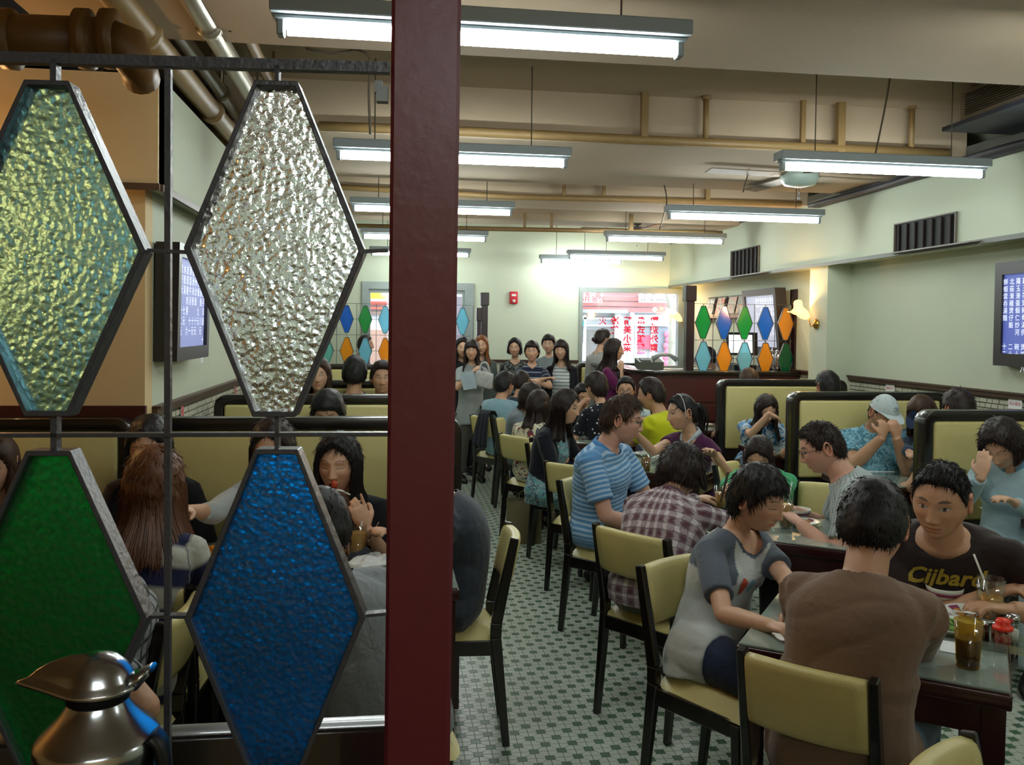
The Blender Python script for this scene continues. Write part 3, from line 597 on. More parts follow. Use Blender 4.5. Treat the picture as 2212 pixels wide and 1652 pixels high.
# framed pictures on a shelf behind the counter
a, b = PX(1622, 678, XR), PX(1531, 676, XR); t_ = thing('wall_shelf', 'narrow wooden shelf on the right wall holding four framed pictures', 'shelf', (XR-.05, a[1], a[2]-.03))
MB().box((XR-.1, a[1], a[2]-.04), (XR, b[1], a[2]-.01)).build('board', wood('light_shelf', '#7a4a38', '#8f5c48', .5), t_); MB().box((XR-.06, a[1]+.1, a[2]-.1), (XR, a[1]+.13, a[2]-.04)).box((XR-.06, b[1]-.13, a[2]-.1), (XR, b[1]-.1, a[2]-.04)).build('bracket', dark_iron, t_)
zs = a[2]-.01
for k, (px, lb, c1_, c2_) in enumerate(((1606, 'rightmost', '#8c8f88', '#d9a27a'), (1585, 'second from right', '#b9b4a8', '#d88f7c'), (1560, 'third from right', '#c9c4bc', '#d0705c'), (1538, 'leftmost', '#a9aaa4', '#e2e6e4'))):
    c = PX(px, 660, XR-.04); t_ = thing('framed_picture', f'{lb} of the four small framed pictures on the shelf behind the counter', 'picture', (XR-.04, c[1], zs), 'pictures on the shelf'); h = .24; wd = .15
    q = [(XR-.07, c[1]-wd, zs), (XR-.07, c[1]+wd, zs), (XR-.02, c[1]+wd, zs+h), (XR-.02, c[1]-wd, zs+h)]; off = np.array((-.012, 0, .003))
    MB().add([np.array(p) for p in q]+[np.array(p)+off for p in q], [(0, 1, 2, 3), (7, 6, 5, 4), (0, 4, 5, 1), (1, 5, 6, 2), (2, 6, 7, 3), (3, 7, 4, 0)]).build('frame', mat('dark_frame', '#4a4640', .4), t_)
    q2 = [(XR-.074-.009, c[1]-wd*.85, zs+.02), (XR-.074-.009, c[1]+wd*.85, zs+.02), (XR-.036-.005, c[1]+wd*.85, zs+h-.02), (XR-.036-.005, c[1]-wd*.85, zs+h-.02)]
    q2 = [np.array(p)+np.array((-.006, 0, .003)) for p in q2]; mm = NT('photo_print'); tc = mm.n('ShaderNodeTexCoord'); vz = mm.n('ShaderNodeTexNoise', i_Scale=9.+k, i_Detail=3.); mm.l(tc.outputs['Object'], vz.inputs['Vector'])
    cr = mm.n('ShaderNodeValToRGB'); cr.color_ramp.elements[0].position = .45; cr.color_ramp.elements[1].position = .55; cr.color_ramp.elements[0].color = C(c1_)+(1,); cr.color_ramp.elements[1].color = C(c2_)+(1,)
    mm.l(vz.outputs['Fac'], cr.inputs[0]); mm.l(cr.outputs[0], mm.b.inputs['Base Color']); MB().add(q2, [(0, 1, 2, 3)]).build('print', mm.m, t_)
# ================================================================ FURNITURE
def rounded(w_, h_, r, n=4, corners=(1, 1, 1, 1)):
    out = []
    for k, (cx, cy, a0) in enumerate(((w_/2-r, h_/2-r, 0), (-w_/2+r, h_/2-r, 90), (-w_/2+r, -h_/2+r, 180), (w_/2-r, -h_/2+r, 270))):
        if corners[k]:
            for i in range(n+1): a = math.radians(a0+90*i/n); out.append((cx+r*math.cos(a), cy+r*math.sin(a)))
        else: out.append((cx+r*(1 if cx > 0 else -1), cy+r*(1 if cy > 0 else -1)))
    return out
ZC = .84
def make_chair():
    """chair in its own frame: faces +y, origin on the floor under the backrest, back posts at x = +-.5*W"""
    t_ = thing('dining_chair', 'x', 'chair'); W2 = .17
    for sx in (-1, 1):
        mb = MB(); x = sx*W2
        prof = [(0, -.035, .024, .03), (.44, .012, .03, .045), (.5, .01, .03, .045), (.84, -.06, .024, .034)]
        for (z0, y0, a0, b0), (z1, y1, a1, b1) in zip(prof[:-1], prof[1:]):
            mb.beam((x, y0, z0), (x, y1, z1), a0, b0, up=(0, 1, 0), w2=a1, d2=b1)
        mb.build('leg', black_wood, t_, bevel=.004, seg=1)
        MB().beam((x*1.02, .37, 0), (x*1.02, .365, .42), .026, .026, up=(0, 1, 0), w2=.036, d2=.036).build('leg', black_wood, t_, bevel=.003, seg=1)
    MB().box((-W2, -.005, .37), (W2, .02, .43)).box((-W2, .355, .37), (W2, .38, .43)).box((-W2-.012, .0, .37), (-W2+.012, .37, .43)).box((W2-.012, .0, .37), (W2+.012, .37, .43)).build('seat_frame', black_wood, t_, bevel=.003, seg=1)
    # seat: rounded slab, slightly domed
    bm = bmesh.new(); n = 10; V = {}
    def seatpt(u, v, top):
        wx = W2*(.98+.12*v); x = (u-.5)*2*wx; y = .0+v*.42; ed = min(u, 1-u, v, 1-v)*2
        z = .425+(.055*min(1, (ed*5))**.5*(.9+.1*math.sin(math.pi*u)*math.sin(math.pi*v)) if top else 0)
        if v > .9: y -= (abs(u-.5)*2)**6*.03
        return (x, y, z)
    for top in (0, 1):
        for i in range(n+1):
            for j in range(n+1): V[top, i, j] = bm.verts.new(seatpt(i/n, j/n, top))
    for i in range(n):
        for j in range(n):
            bm.faces.new((V[1, i, j], V[1, i+1, j], V[1, i+1, j+1], V[1, i, j+1])); bm.faces.new((V[0, i, j+1], V[0, i+1, j+1], V[0, i+1, j], V[0, i, j]))
    for i in range(n):
        for a, b in (((0, i, 0), (0, i+1, 0)), ((0, n-i, n), (0, n-i-1, n))): bm.faces.new((V[a[0], a[1], a[2]], V[b[0], b[1], b[2]], V[1, b[1], b[2]], V[1, a[1], a[2]]))
        for a, b in (((n, i), (n, i+1)), ((0, n-i), (0, n-i-1))): bm.faces.new((V[0, a[0], a[1]], V[0, b[0], b[1]], V[1, b[0], b[1]], V[1, a[0], a[1]]))
    me = bpy.data.meshes.new('seat'); bm.to_mesh(me); bm.free(); me.materials.append(vinyl); me.polygons.foreach_set('use_smooth', [True]*len(me.polygons))
    o = link(bpy.data.objects.new('seat', me)); o.parent = t_
    # backrest pad: curved, rounded over the top
    V, Fc = [], []; nu, nv = 10, 14
    for i in range(nu+1):
        u = i/nu; x = (u-.5)*2*(W2-.014); bow = -.018*(1-(2*u-1)**2)
        for j in range(nv):
            th = 2*math.pi*j/nv; cz, cy = math.sin(th), math.cos(th)
            cz = math.copysign(abs(cz)**.35, cz); cy = math.copysign(abs(cy)**.55, cy)
            zc = .735+cz*.1*(1-.03*(abs(2*u-1)**4)); yb_ = .01-(zc-.5)*.07/.34
            V.append((x, yb_+bow+cy*.026, zc))
    Fc = [(i*nv+j, i*nv+(j+1) % nv, (i+1)*nv+(j+1) % nv, (i+1)*nv+j) for i in range(nu) for j in range(nv)]+[tuple(range(nv-1, -1, -1)), tuple(nu*nv+j for j in range(nv))]
    MB().add(V, Fc, True).build('backrest', vinyl, t_)
    return t_
CH = make_chair(); used = []
def chair(L, R, typ, label, group='dining chairs at the middle tables', yaw=None, w_=None, zc=ZC):
    """L, R: picture points of the tops of the back posts; typ +1 faces to the left-hand normal of L->R.
    With only one post in view, yaw gives the facing direction."""
    if L is None or R is None:
        f = np.array((math.cos(math.radians(yaw)), math.sin(math.radians(yaw)))); r_ = np.array((f[1], -f[0]))*.17*typ
        if R is None: a = PZ(*L, zc)[:2]; b = a+r_*2
        else: b = PZ(*R, zc)[:2]; a = b-r_*2
    else: a = PZ(*L, zc)[:2]; b = PZ(*R, zc)[:2]
    v = b-a; c = (a+b)/2; wd = np.linalg.norm(v)
    fdir = np.array((-v[1], v[0]))*typ; fdir /= np.linalg.norm(fdir)
    if yaw is not None: fdir = np.array((math.cos(math.radians(yaw)), math.sin(math.radians(yaw))))
    o = copy_tree(CH) if used else CH; used.append(1)
    s = (w_ or wd)/.34; s = min(max(s, .86), 1.12)
    o.location = (c[0]+fdir[0]*.06, c[1]+fdir[1]*.06, TH); o.rotation_euler = (0, 0, math.atan2(-fdir[0], fdir[1])); o.scale = (s, 1, 1)
    tag(o, label, 'chair', group); return o, c, fdir
CHS = {}
for k, L, R, typ, lb in (
    ('P1', (1603, 1402), (1888, 1470), 1, 'nearest yellow chair, its back to us, occupied by the man in the brown shirt'),
    ('P3', (1383, 1222), (1512, 1190), -1, 'yellow chair of the short-haired woman in the grey and white tee'),
    ('U', (1287, 1130), (1440, 1165), 1, 'yellow chair with its back to us behind the plaid shirt'),
    ('T', (1207, 1037), None, -1, 'yellow chair of the man in the striped blue polo'),
    ('E', (1179, 995), None, 1, 'empty yellow chair just left of the striped polo'),
    ('N', (1138, 957), None, -1, 'yellow chair of the long-haired woman in the floral dress'),
    ('B', (1076, 934), (1152, 946), 1, 'empty yellow chair with a cream handbag on its seat'),
    ('M', (1067, 903), None, -1, 'narrow-looking yellow chair of the woman in the floral white blouse'),
    ('D', (1019, 895), (1060, 900), 1, 'farthest clearly seen yellow chair at the aisle, with a dark jacket over one corner'),
    ('J', (1040, 876), None, -1, 'yellow chair of the man in the pale blue shirt'),
    ('G', (1722, 1037), None, -1, 'yellow chair of the girl in the green jacket'),
    ('S', None, (1592, 992), -1, 'yellow chair with its back towards the plaid-shirted woman, below the purple top')):
    CHS[k] = chair(L, R, typ, lb, yaw=None if L and R else (45 if typ > 0 else (-128 if k == 'G' else -46)))
CHS['MM'] = chair((1112, 1163), (1098, 1128), 1, 'yellow chair in the aisle just right of the maroon post, seen side on', 'chairs at the left-hand tables')
CHS['KK'] = chair(None, (408, 1266), 1, 'yellow chair behind the girl in navy and white stripes, seen between the diamonds', 'chairs at the left-hand tables', yaw=90)
CHS['OO'] = chair((352, 1346), None, 1, 'yellow chair of the person in the checked shirt, low between the diamonds', 'chairs at the left-hand tables', yaw=175)
CHS['LL'] = chair(None, (640, 1360), 1, 'yellow chair under the man in the grey hoodie', 'chairs at the left-hand tables', yaw=8)
o = chair((1992, 1700), (2060, 1645), -1, 'rounded corner of a yellow chair at the bottom right edge of the picture', 'dining chairs at the middle tables', zc=.8)
# ---------------- tables
skirt_m = wood('table_wood', '#2a1013', '#3a171a', .25)
def table_top_mat():
    t = NT('glass_over_menu'); tc = t.n('ShaderNodeTexCoord'); v = t.n('ShaderNodeTexVoronoi', i_Scale=9., distance='CHEBYCHEV'); t.l(tc.outputs['Object'], v.inputs['Vector'])
    cr = t.n('ShaderNodeValToRGB'); e = cr.color_ramp.elements; e[0].color = C('#7d8c84')+(1,); e[1].color = C('#a4b3a9')+(1,)
    t.l(v.outputs['Color'], cr.inputs[0]); t.l(cr.outputs[0], t.b.inputs['Base Color']); t.b.inputs['Roughness'].default_value = .1; t.b.inputs['Coat Weight'].default_value = .6
    return t.m
top_m = table_top_mat()
def table(c, e1, e2, h1, h2, label, group, zt=.76, legs=4):
    """rectangular table, e1/e2 unit directions and h1/h2 half sizes"""
    c = np.array((c[0], c[1])); e1, e2 = np.array(e1), np.array(e2); t_ = thing('dining_table', label, 'table', (c[0], c[1], 0), group)
    A, B = np.append(e1*h1, 0), np.append(e2*h2, 0); c3 = np.append(c, 0)
    def zz(z): return c3+np.array((0, 0, z))
    MB().obox(zz(zt-.004), A*.985, B*.985, (0, 0, .004)).build('glass_top', top_m, t_, bevel=.002, seg=1)
    MB().obox(zz(zt-.03), A, B, (0, 0, .022)).build('tabletop', skirt_m, t_, bevel=.006)
    mb = MB(); 
    for s in (-1, 1): mb.obox(zz(zt-.09)+A*s*.93, A*.02, B*.93, (0, 0, .04)).obox(zz(zt-.09)+B*s*.93, A*.93, B*.02, (0, 0, .04))
    mb.build('apron', skirt_m, t_)
    if legs == 4:
        for i, j in ((-1, -1), (1, -1), (1, 1), (-1, 1)): MB().obox(zz((zt-.052)/2)+A*i*.88+B*j*.88, np.append(e1*.026, 0), np.append(e2*.026, 0), (0, 0, (zt-.052)/2), top=1.15).build('leg', skirt_m, t_, bevel=.003, seg=1)
    else:
        MB().tube([zz(.03), zz(zt-.05)], .04, 14).build('pedestal', black_wood, t_); MB().obox(zz(.015+TH), A*.5, B*.12, (0, 0, .015)).obox(zz(.016+TH), A*.12, B*.5, (0, 0, .015)).build('foot', black_wood, t_)
    return t_
K1 = PZ(1590, 1388, .76); K2 = PZ(2188, 1497, .76); e1 = (K2-K1)[:2]; n1 = np.linalg.norm(e1); e1 /= n1; e2 = np.array((-e1[1], e1[0]))
T1c = K1[:2]+e1*n1/2+e2*.36
table(T1c, e1, e2, n1/2, .36, 'glass-topped dark wood table of the man in the brown shirt, nearest right', 'dark wood dining tables')
T2c = PZ(1692, 1135, .76)[:2]
table(T2c, e1, e2, .33, .33, 'glass-topped table between the plaid shirt and the knit shirt', 'dark wood dining tables')
T3c = PZ(1440, 1005, .76)[:2]
table(T3c, e1, e2, .33, .33, 'glass-topped table just right of the striped blue polo', 'dark wood dining tables')
T4c = PZ(1268, 945, .76)[:2]
table(T4c, e1, e2, .33, .33, 'glass-topped table in front of the woman in the floral dress', 'dark wood dining tables')
T5c = PZ(1175, 905, .76)[:2]
table(T5c, (1, 0), (0, 1), .3, .3, 'table hidden behind the diners at the back of the aisle', 'dark wood dining tables')
LT1c = PZ(800, 1212, .78)[:2]; table(LT1c+np.array((-.02, 0)), (1, 0), (0, 1), .34, .3, 'table with napkins and iced tea left of the maroon post', 'tables of the left booths')
LT2c = PZ(455, 1195, .78)[:2]; table(LT2c+np.array((-.12, 0)), (1, 0), (0, 1), .34, .3, 'table with a tray of golden food seen between the green and blue diamonds', 'tables of the left booths')
table((-1.95, LT2c[1]), (1, 0), (0, 1), .34, .3, 'table hidden behind the green diamond', 'tables of the left booths')
# ---------------- booths
def booth(x0, x1, y, zt, label, near=True, far=True, wall=0):
    """double-sided bench with a high back whose lacquered frame has rounded corners"""
    t_ = thing('booth_bench', label, 'bench', ((x0+x1)/2, y, 0), 'high-backed booth benches'); w_ = x1-x0; T = .05; fr = .055
    outer = rounded(w_, zt-.1, .07); inner = rounded(w_-2*fr, zt-.1-2*fr, .025); n = len(outer); cz = (zt+.1)/2; cx = (x0+x1)/2
    V = [(cx+p[0], y-T, cz+p[1]) for p in outer]+[(cx+p[0], y-T, cz+p[1]) for p in inner]+[(cx+p[0], y+T, cz+p[1]) for p in outer]+[(cx+p[0], y+T, cz+p[1]) for p in inner]
    Fc = []
    for i in range(n):
        j = (i+1) % n; Fc += [(i, j, n+j, n+i), (2*n+j, 2*n+i, 3*n+i, 3*n+j), (j, i, 2*n+i, 2*n+j), (n+i, n+j, 3*n+j, 3*n+i)]
    MB().add(V, Fc).build('frame', black_wood, t_, bevel=.006)
    MB().box((x0+fr, y-.012, .15), (x1-fr, y+.012, zt-fr)).build('back_panel', booth_wood, t_)
    for s, on in ((-1, near), (1, far)):
        if not on: continue
        MB().box((x0+fr+.004, min(y+s*.012, y+s*.06), .66), (x1-fr-.004, max(y+s*.012, y+s*.06), zt-fr-.004)).build('backrest', vinyl, t_, bevel=.018, seg=3)
        ya, yb_ = sorted((y+s*.07, y+s*.46)); MB().box((x0+.02, ya, .38), (x1-.02, yb_, .47)).build('seat', vinyl, t_, bevel=.025, seg=3)
        ya, yb_ = sorted((y+s*.052, y+s*.42)); MB().box((x0+.03, ya, .05+TH), (x1-.03, yb_, .378)).build('seat_base', booth_wood, t_)
    MB().box((x0+.03, y-.04, TH), (x1-.03, y+.04, .1)).build('plinth', black_wood, t_)
    return t_
ZBT = 1.26
def booth_px(p0, p1, label, x1=None, x0=None, **k):
    a, b = PZ(*p0, ZBT), PZ(*p1, ZBT); y = (a[1]+b[1])/2+.05
    booth(a[0] if x0 is None else x0, b[0] if x1 is None else x1, y, ZBT, label, **k); return y
YB1 = booth_px((1559, 820), (1826, 820), 'farthest of the three right-hand booth benches with yellow vinyl back', x1=None)
YB2 = booth_px((1714, 847), (2044, 847), 'middle right-hand booth bench, behind the man in the white cap')
YB3 = booth_px((1984, 885), (2370, 889), 'nearest right-hand booth bench, cut by the right picture edge', x1=XR-.05)
YL1 = booth_px((302, 903), (830, 903), 'nearest left booth bench, behind the girl eating', x1=.32, x0=XL+.03)
booth(-2.75, XL-.02, YL1, ZBT, 'booth bench left of the green diamond against the peach wall', far=False)
YL2 = booth_px((461, 853), (830, 853), 'second left booth bench, behind the head with dark hair', x1=.32)
YL3 = booth_px((640, 822), (830, 822), 'third left booth bench, its top bar just under the dark heads', x1=.32, x0=XL+.03)
YL4 = booth_px((690, 786), (830, 787), 'farthest left booth bench below the coloured diamonds', x1=.32, x0=XL+.03)
YL5 = PY(1260, 790, 11.2)[1]; a = PY(1245, 783, 11.2); booth(a[0], a[0]+.9, 11.2, a[2], 'pale booth bench under the back window beside the standing women', far=False)
for c, lb in (((3.45, (YB1+YB2)/2-.02), 'right booth table in front of the long-haired girl'), ((3.45, (YB2+YB3)/2), 'right booth table in front of the man in the white cap'), ((3.62, YB3-.72), 'right booth table at the picture edge, in front of the woman in the pale blouse'), ((3.2, YB1+.75), 'far booth table with a bowl, beside the counter')):
    hy = .28
    table(c, (1, 0), (0, 1), XR-.04-c[0], hy, lb, 'booth tables', legs=1)
for yy in ((YL1+YL2)/2, (YL2+YL3)/2): table((-.35, yy), (1, 0), (0, 1), .5, .28, 'left booth table hidden behind the nearest bench' if yy < YL2 else 'left booth table hidden behind the second bench', 'booth tables', legs=1)
# ---------------- half wall in front, counter, screens
MB_ = MB().box((-1.9, 1.16, 0), (.02, 1.205, PY(700, 1578, 1.16)[2]))
hw = tag(MB_.build('half_wall', black_wood, bevel=.006), 'black lacquered half wall under the coloured glass screen', 'partition')
sc_z = PZ(1, 1, 1)[2]*0+.97
t_ = thing('side_counter', 'dark counter under the steel flask, below the picture edge', 'counter', (-.8, .75, 0)); MB().box((-1.9, .35, sc_z-.04), (-.05, 1.08, sc_z)).build('worktop', booth_wood, t_, bevel=.006); MB().box((-1.85, .4, 0), (-.1, 1.05, sc_z-.04)).build('body', booth_wood, t_)
SCREEN_COL = {'g': (.0, .16, .035), 'b': (.0, .11, .42), 't': (.22, .62, .56), 'w': (.93, .97, .95), 'o': (.95, .42, .02), 'c': (.25, .72, .85)}
FAR_COL = {'g': (.0, .5, .12), 'b': (.01, .25, .8), 't': (.3, .75, .7), 'o': (.98, .52, .03), 'c': (.35, .78, .92), 'd': (.0, .22, .08)}
def diamond_poly(hw_, hh, tw): return [(hw_, 0), (tw, hh), (-tw, hh), (-hw_, 0), (-tw, -hh), (tw, -hh)]
def diamond(t_, c, ux, uz, nn, hw_, hh, tw, dep, fw, pane_m, name_lbl):
    po, pi = diamond_poly(hw_, hh, tw), diamond_poly(hw_-fw*1.25, hh-fw, tw-fw*.45)
    V = []
    for d in (-dep/2, dep/2):
        for P_ in (po, pi): V += [c+ux*x+uz*y+nn*d for x, y in P_]
    Fc = []
    for i in range(6):
        j = (i+1) % 6; Fc += [(i, j, 6+j, 6+i), (12+j, 12+i, 18+i, 18+j), (j, i, 12+i, 12+j), (6+i, 6+j, 18+j, 18+i)]
    fr = MB().add(V, Fc).build('diamond_frame', dark_iron, t_, bevel=.0008 if hw_ > .05 else 0, seg=1)
    pg = MB().prism(diamond_poly(hw_-fw*1.1, hh-fw*.9, tw-fw*.4), ux, uz, nn*.004, c-nn*.002).build('glass_pane', pane_m, fr); pg['label'] = name_lbl
    return fr
# near screen: plane through the maroon post
SY = .95; su = unit((math.cos(math.radians(4.1)), -math.sin(math.radians(4.1)), 0)); suz = np.array((0, 0, 1.)); sn = np.cross(su, suz)
S0 = PY(600, 543, SY)
def SP(px, py):
    d = ray(px, py); t = np.dot(S0-CAMP, sn)/np.dot(d, sn); return CAMP+d*t
scr = thing('glass_screen', 'near screen of large coloured glass diamonds in an iron grid, left of the maroon post', 'partition', (S0[0], S0[1], .5))
px2m = np.linalg.norm(SP(601, 543)-SP(600, 543))
def pane_mat(nm, col, rough, bump, bs): return glass(nm, col, rough, 1.45, bump, bs)
near_m = {'w': pane_mat('clear_hammered_glass', (.93, .97, .96), .13, .32, 150), 't': pane_mat('teal_hammered_glass', (.28, .66, .74), .32, .3, 140), 'g': pane_mat('green_rippled_glass', (.0, .33, .06), .5, .2, 130), 'b': pane_mat('blue_rippled_glass', (.0, .22, .72), .45, .3, 170)}
ss = {}
for (cx_, cy_, key, lb) in ((112, 540, 't', 'teal hammered glass pane'), (599, 541, 'w', 'clear hammered glass pane'), (116, 1330, 'g', 'dark green glass pane'), (600, 1327, 'b', 'deep blue glass pane')):
    c = SP(cx_, cy_); ss[key] = c
    hh = np.linalg.norm(SP(cx_, cy_-360)-c); hw_ = np.linalg.norm(SP(cx_+192, cy_)-c)
    if key in 'tg': hw_ *= 1.1
    diamond(scr, c, su, suz, sn, hw_, hh, 46*px2m, .026, .0055, near_m[key], lb)
def sbar(a, b, w_, d, nm='grid_bar'): MB().beam(SP(*a), SP(*b), d, w_, up=suz if abs(a[1]-b[1]) < abs(a[0]-b[0]) else su).build(nm, dark_iron, scr)
sbar((-260, 118), (842, 148), 25*px2m*.9, .012); sbar((-260, 940), (838, 937), 9*px2m, .012)
for px in (364, -170): sbar((px, 140), (px-2, 1760), 12*px2m, 6*px2m) if False else MB().beam(SP(px, 140), SP(px-2, 1760), 13*px2m, 14*px2m, up=sn).build('grid_bar', dark_iron, scr)
def stud(a, b, w_=13, d=.012): MB().beam(SP(*a), SP(*b), w_*px2m, d, up=sn).build('stud', dark_iron, scr)
stud((120, 130), (120, 190)); stud((600, 145), (600, 188), 9); stud((121, 890), (121, 982)); stud((600, 890), (600, 982), 9); stud((120, 1680), (120, 1740)); stud((600, 1680), (600, 1740), 9)
def hstud(a, b): MB().beam(SP(*a), SP(*b), .012, 7*px2m, up=suz).build('stud', dark_iron, scr)
hstud((322, 541), (412, 545)); hstud((786, 543), (838, 541)); hstud((322, 1329), (412, 1329)); hstud((784, 1327), (836, 1322))
MB().beam(SP(-260, 1740), SP(838, 1735), .02, .02, up=suz).build('grid_bar', dark_iron, scr)
# maroon post
def post(nm, quad, dep, label, m_, cap=None):
    pass
tl, tr_, bl, br_ = SP(846, -40), SP(997, -40), SP(829, 1690), SP(971, 1690)
def ext(p, q, z): return p+(q-p)*(z-p[2])/(q[2]-p[2])
lo = [ext(tl, bl, 0), ext(tr_, br_, 0)]; hi = [ext(tl, bl, 2.6), ext(tr_, br_, 2.6)]; dd = -sn*.045 if sn[1] < 0 else sn*.045
lo[0] = tl*[1, 1, 0]+(bl-tl)*.25*[1, 1, 0]; lo[1] = lo[0]+(br_-bl)*[1, 1, 0]*1.0
# keep the slight lean of the post in the part in view only
zb = bl[2]; pm = MB()
V = [lo[0]+(bl-lo[0])*[1, 1, 0], br_*[1, 1, 0]]
q0 = [bl*[1, 1, 0], br_*[1, 1, 0]]; q1 = [hi[0], hi[1]]
Vp = [q0[0], q0[1], q0[1]+dd, q0[0]+dd, bl, br_, br_+dd, bl+dd, q1[0], q1[1], q1[1]+dd, q1[0]+dd]
pm.add(Vp, [(3, 2, 1, 0), (0, 1, 5, 4), (1, 2, 6, 5), (2, 3, 7, 6), (3, 0, 4, 7), (4, 5, 9, 8), (5, 6, 10, 9), (6, 7, 11, 10), (7, 4, 8, 11), (8, 9, 10, 11)])
mp_ = thing('wooden_post', 'maroon painted wooden post standing in front of everything', 'post', q0[0]); pm.build('shaft', post_wood, mp_, bevel=.004, seg=1)
MB().box((q1[0][0]-.03, q1[0][1]-.05, 2.6), (q1[1][0]+.03, q1[1][1]+.08, 2.68)).build('cap', post_wood, mp_, bevel=.006)
c = SP(826, 205); MB().obox(c, su*.006, suz*.008, sn*.006).obox(c+suz*.008-su*.004, su*.004, suz*.006, sn*.004).build('bracket', white_paint, mp_)
# far screens
def far_screen(Y, cols, row_y, px_h, px_w, rows, label, x_end, zbase, cap=True, pitch=None):
    t_ = thing('glass_screen', label, 'partition', (cols[0], Y, 0)); ux, uz, nn = np.array((1., 0, 0)), np.array((0, 0, 1.)), np.array((0, -1., 0))
    P_ = [[PY(px, row_y[r]+(px-cols[0])*.02, Y) for px in cols] for r in range(2)]
    s = np.linalg.norm(PY(cols[0]+1, row_y[0], Y)-PY(cols[0], row_y[0], Y)); hh, hw_ = px_h*s/2, px_w*s/2
    for r in range(2):
        for k, key in enumerate(rows[r]):
            if key == '-': continue
            m_ = thin('far_glass_'+key, FAR_COL[key], .06, .4, .15, .35)
            diamond(t_, P_[r][k], ux, uz, nn, hw_, hh, hw_*.28, .02, .006, m_, {'g': 'green glass pane', 'b': 'blue glass pane', 'o': 'amber glass pane', 'c': 'pale blue glass pane', 't': 'pale teal glass pane', 'd': 'dark green glass pane'}[key])
            c = P_[r][k]
            MB().beam(c+uz*hh, c+uz*(hh+.022), .006, .006, up=nn).beam(c-uz*hh, c-uz*(hh+.022), .006, .006, up=nn).build('stud', dark_iron, t_)
    x0, x1 = P_[0][0][0]-hw_*1.2, P_[0][-1][0]+hw_*1.2; zr = [P_[0][0][2]+hh+.02, (P_[0][0][2]+P_[1][0][2])/2, P_[1][0][2]-hh-.02, P_[0][0][2], P_[1][0][2]]
    for z in zr: MB().box((x0, Y+.012, z-.0025), (x1, Y+.018, z+.0025)).build('grid_wire', dark_iron, t_)
    for k in range(len(cols)+1):
        x = P_[0][0][0]+(k-.5)*(P_[0][1][0]-P_[0][0][0]); MB().box((x-.003, Y+.012, zr[2]), (x+.003, Y+.018, zr[0])).build('grid_wire', dark_iron, t_)
    for (px, wpx, ztop_y, z0) in x_end:
        c = PY(px, ztop_y, Y); hwp = wpx*s/2; zt = c[2]
        MB().box((c[0]-hwp, Y-.045, TH), (c[0]+hwp, Y+.045, zt-.01)).build('post', booth_wood, t_, bevel=.004, seg=1)
        MB().box((c[0]-hwp*1.35, Y-.06, zt-.16), (c[0]+hwp*1.35, Y+.06, zt)).build('post_cap', booth_wood, t_, bevel=.006, seg=1)
    MB().box((x0, Y-.03, zr[2]-.06), (x1, Y+.03, zr[2]-.02)).build('bottom_rail', booth_wood, t_)
    return t_
YS = 8.62
far_screen(YS, [1519, 1564, 1608, 1653, 1697], [696, 773], 69, 36, ['gbgbo', 'cocod'], 'far screen of ten coloured glass diamonds above the red wood counter', [(1490, 17, 617, 0), (1720, 12, 625, 0)], 0)
far_screen(10.7, [706, 749, 789, 832, 873, 915, 957, 999], [688, 757], 61, 31, ['-bgcobgc', 'tocoboct'], 'back-left screen of coloured diamonds in front of the door', [(1047, 14, 632, 0), (1034.5, 9, 665, 0)], 0)
# counter
ctz = PY(1440, 802, 8.45)[2]; xa = PY(1398, 800, 8.45)[0]
ct = thing('service_counter', 'red-brown wood service counter with a glossy top below the back window', 'counter', (3.2, 8.7, 0))
poly = [(xa+.1, 8.45), (XR-.03, 8.45), (XR-.03, 9.05), (xa+.35, 9.05), (xa+.25, 9.3), (xa+.2, 10.4), (xa-.1, 10.4), (xa-.1, 9.3), (xa-.06, 8.7)]
MB().prism(poly, (1, 0, 0), (0, 1, 0), (0, 0, ctz-.03-TH), (0, 0, TH)).build('front_panel', red_wood, ct)
for k in range(5): MB().box((xa+.12, 8.438, .2+k*.19), (XR-.07, 8.4495, .36+k*.19)).build('plank', red_wood, ct, bevel=.003, seg=1)
MB().prism([(x+(0 if x > 4 else -.04), y-.04 if y < 8.6 else y) for x, y in poly], (1, 0, 0), (0, 1, 0), (0, 0, .035), (0, 0, ctz-.03)).build('countertop', black_wood, ct, bevel=.006)
CTZ = ctz+.006
# cash register terminal, telephone, papers, kettle on the counter
def put(nm, label, cat, px, py, Y, parts, group=None):
    c = PY(px, py, Y); t_ = thing(nm, label, cat, c, group)
    for pn, mb, m_ in parts(c): mb.build(pn, m_, t_)
    return t_
def register(c):
    x, y, z = c[0], c[1], CTZ
    return [('base', MB().box((x-.12, y-.1, z), (x+.12, y+.1, z+.05)), black_plastic), ('stand', MB().box((x-.03, y, z+.05), (x+.03, y+.04, z+.16)), black_plastic),
            ('screen_body', MB().obox((x, y+.01, z+.27), (.17, 0, 0), (0, .008, .12), (0, -.02, .003)), black_plastic), ('display', MB().obox((x-.02, y-.013, z+.272), (.13, 0, 0), (0, .007, .095), (0, -.001, 0)), emis('pos_display', (.75, .82, .86), .7))]
put('till_terminal', 'dark till terminal with a lit screen behind the coloured diamonds', 'till', 1602, 780, 8.86, register)
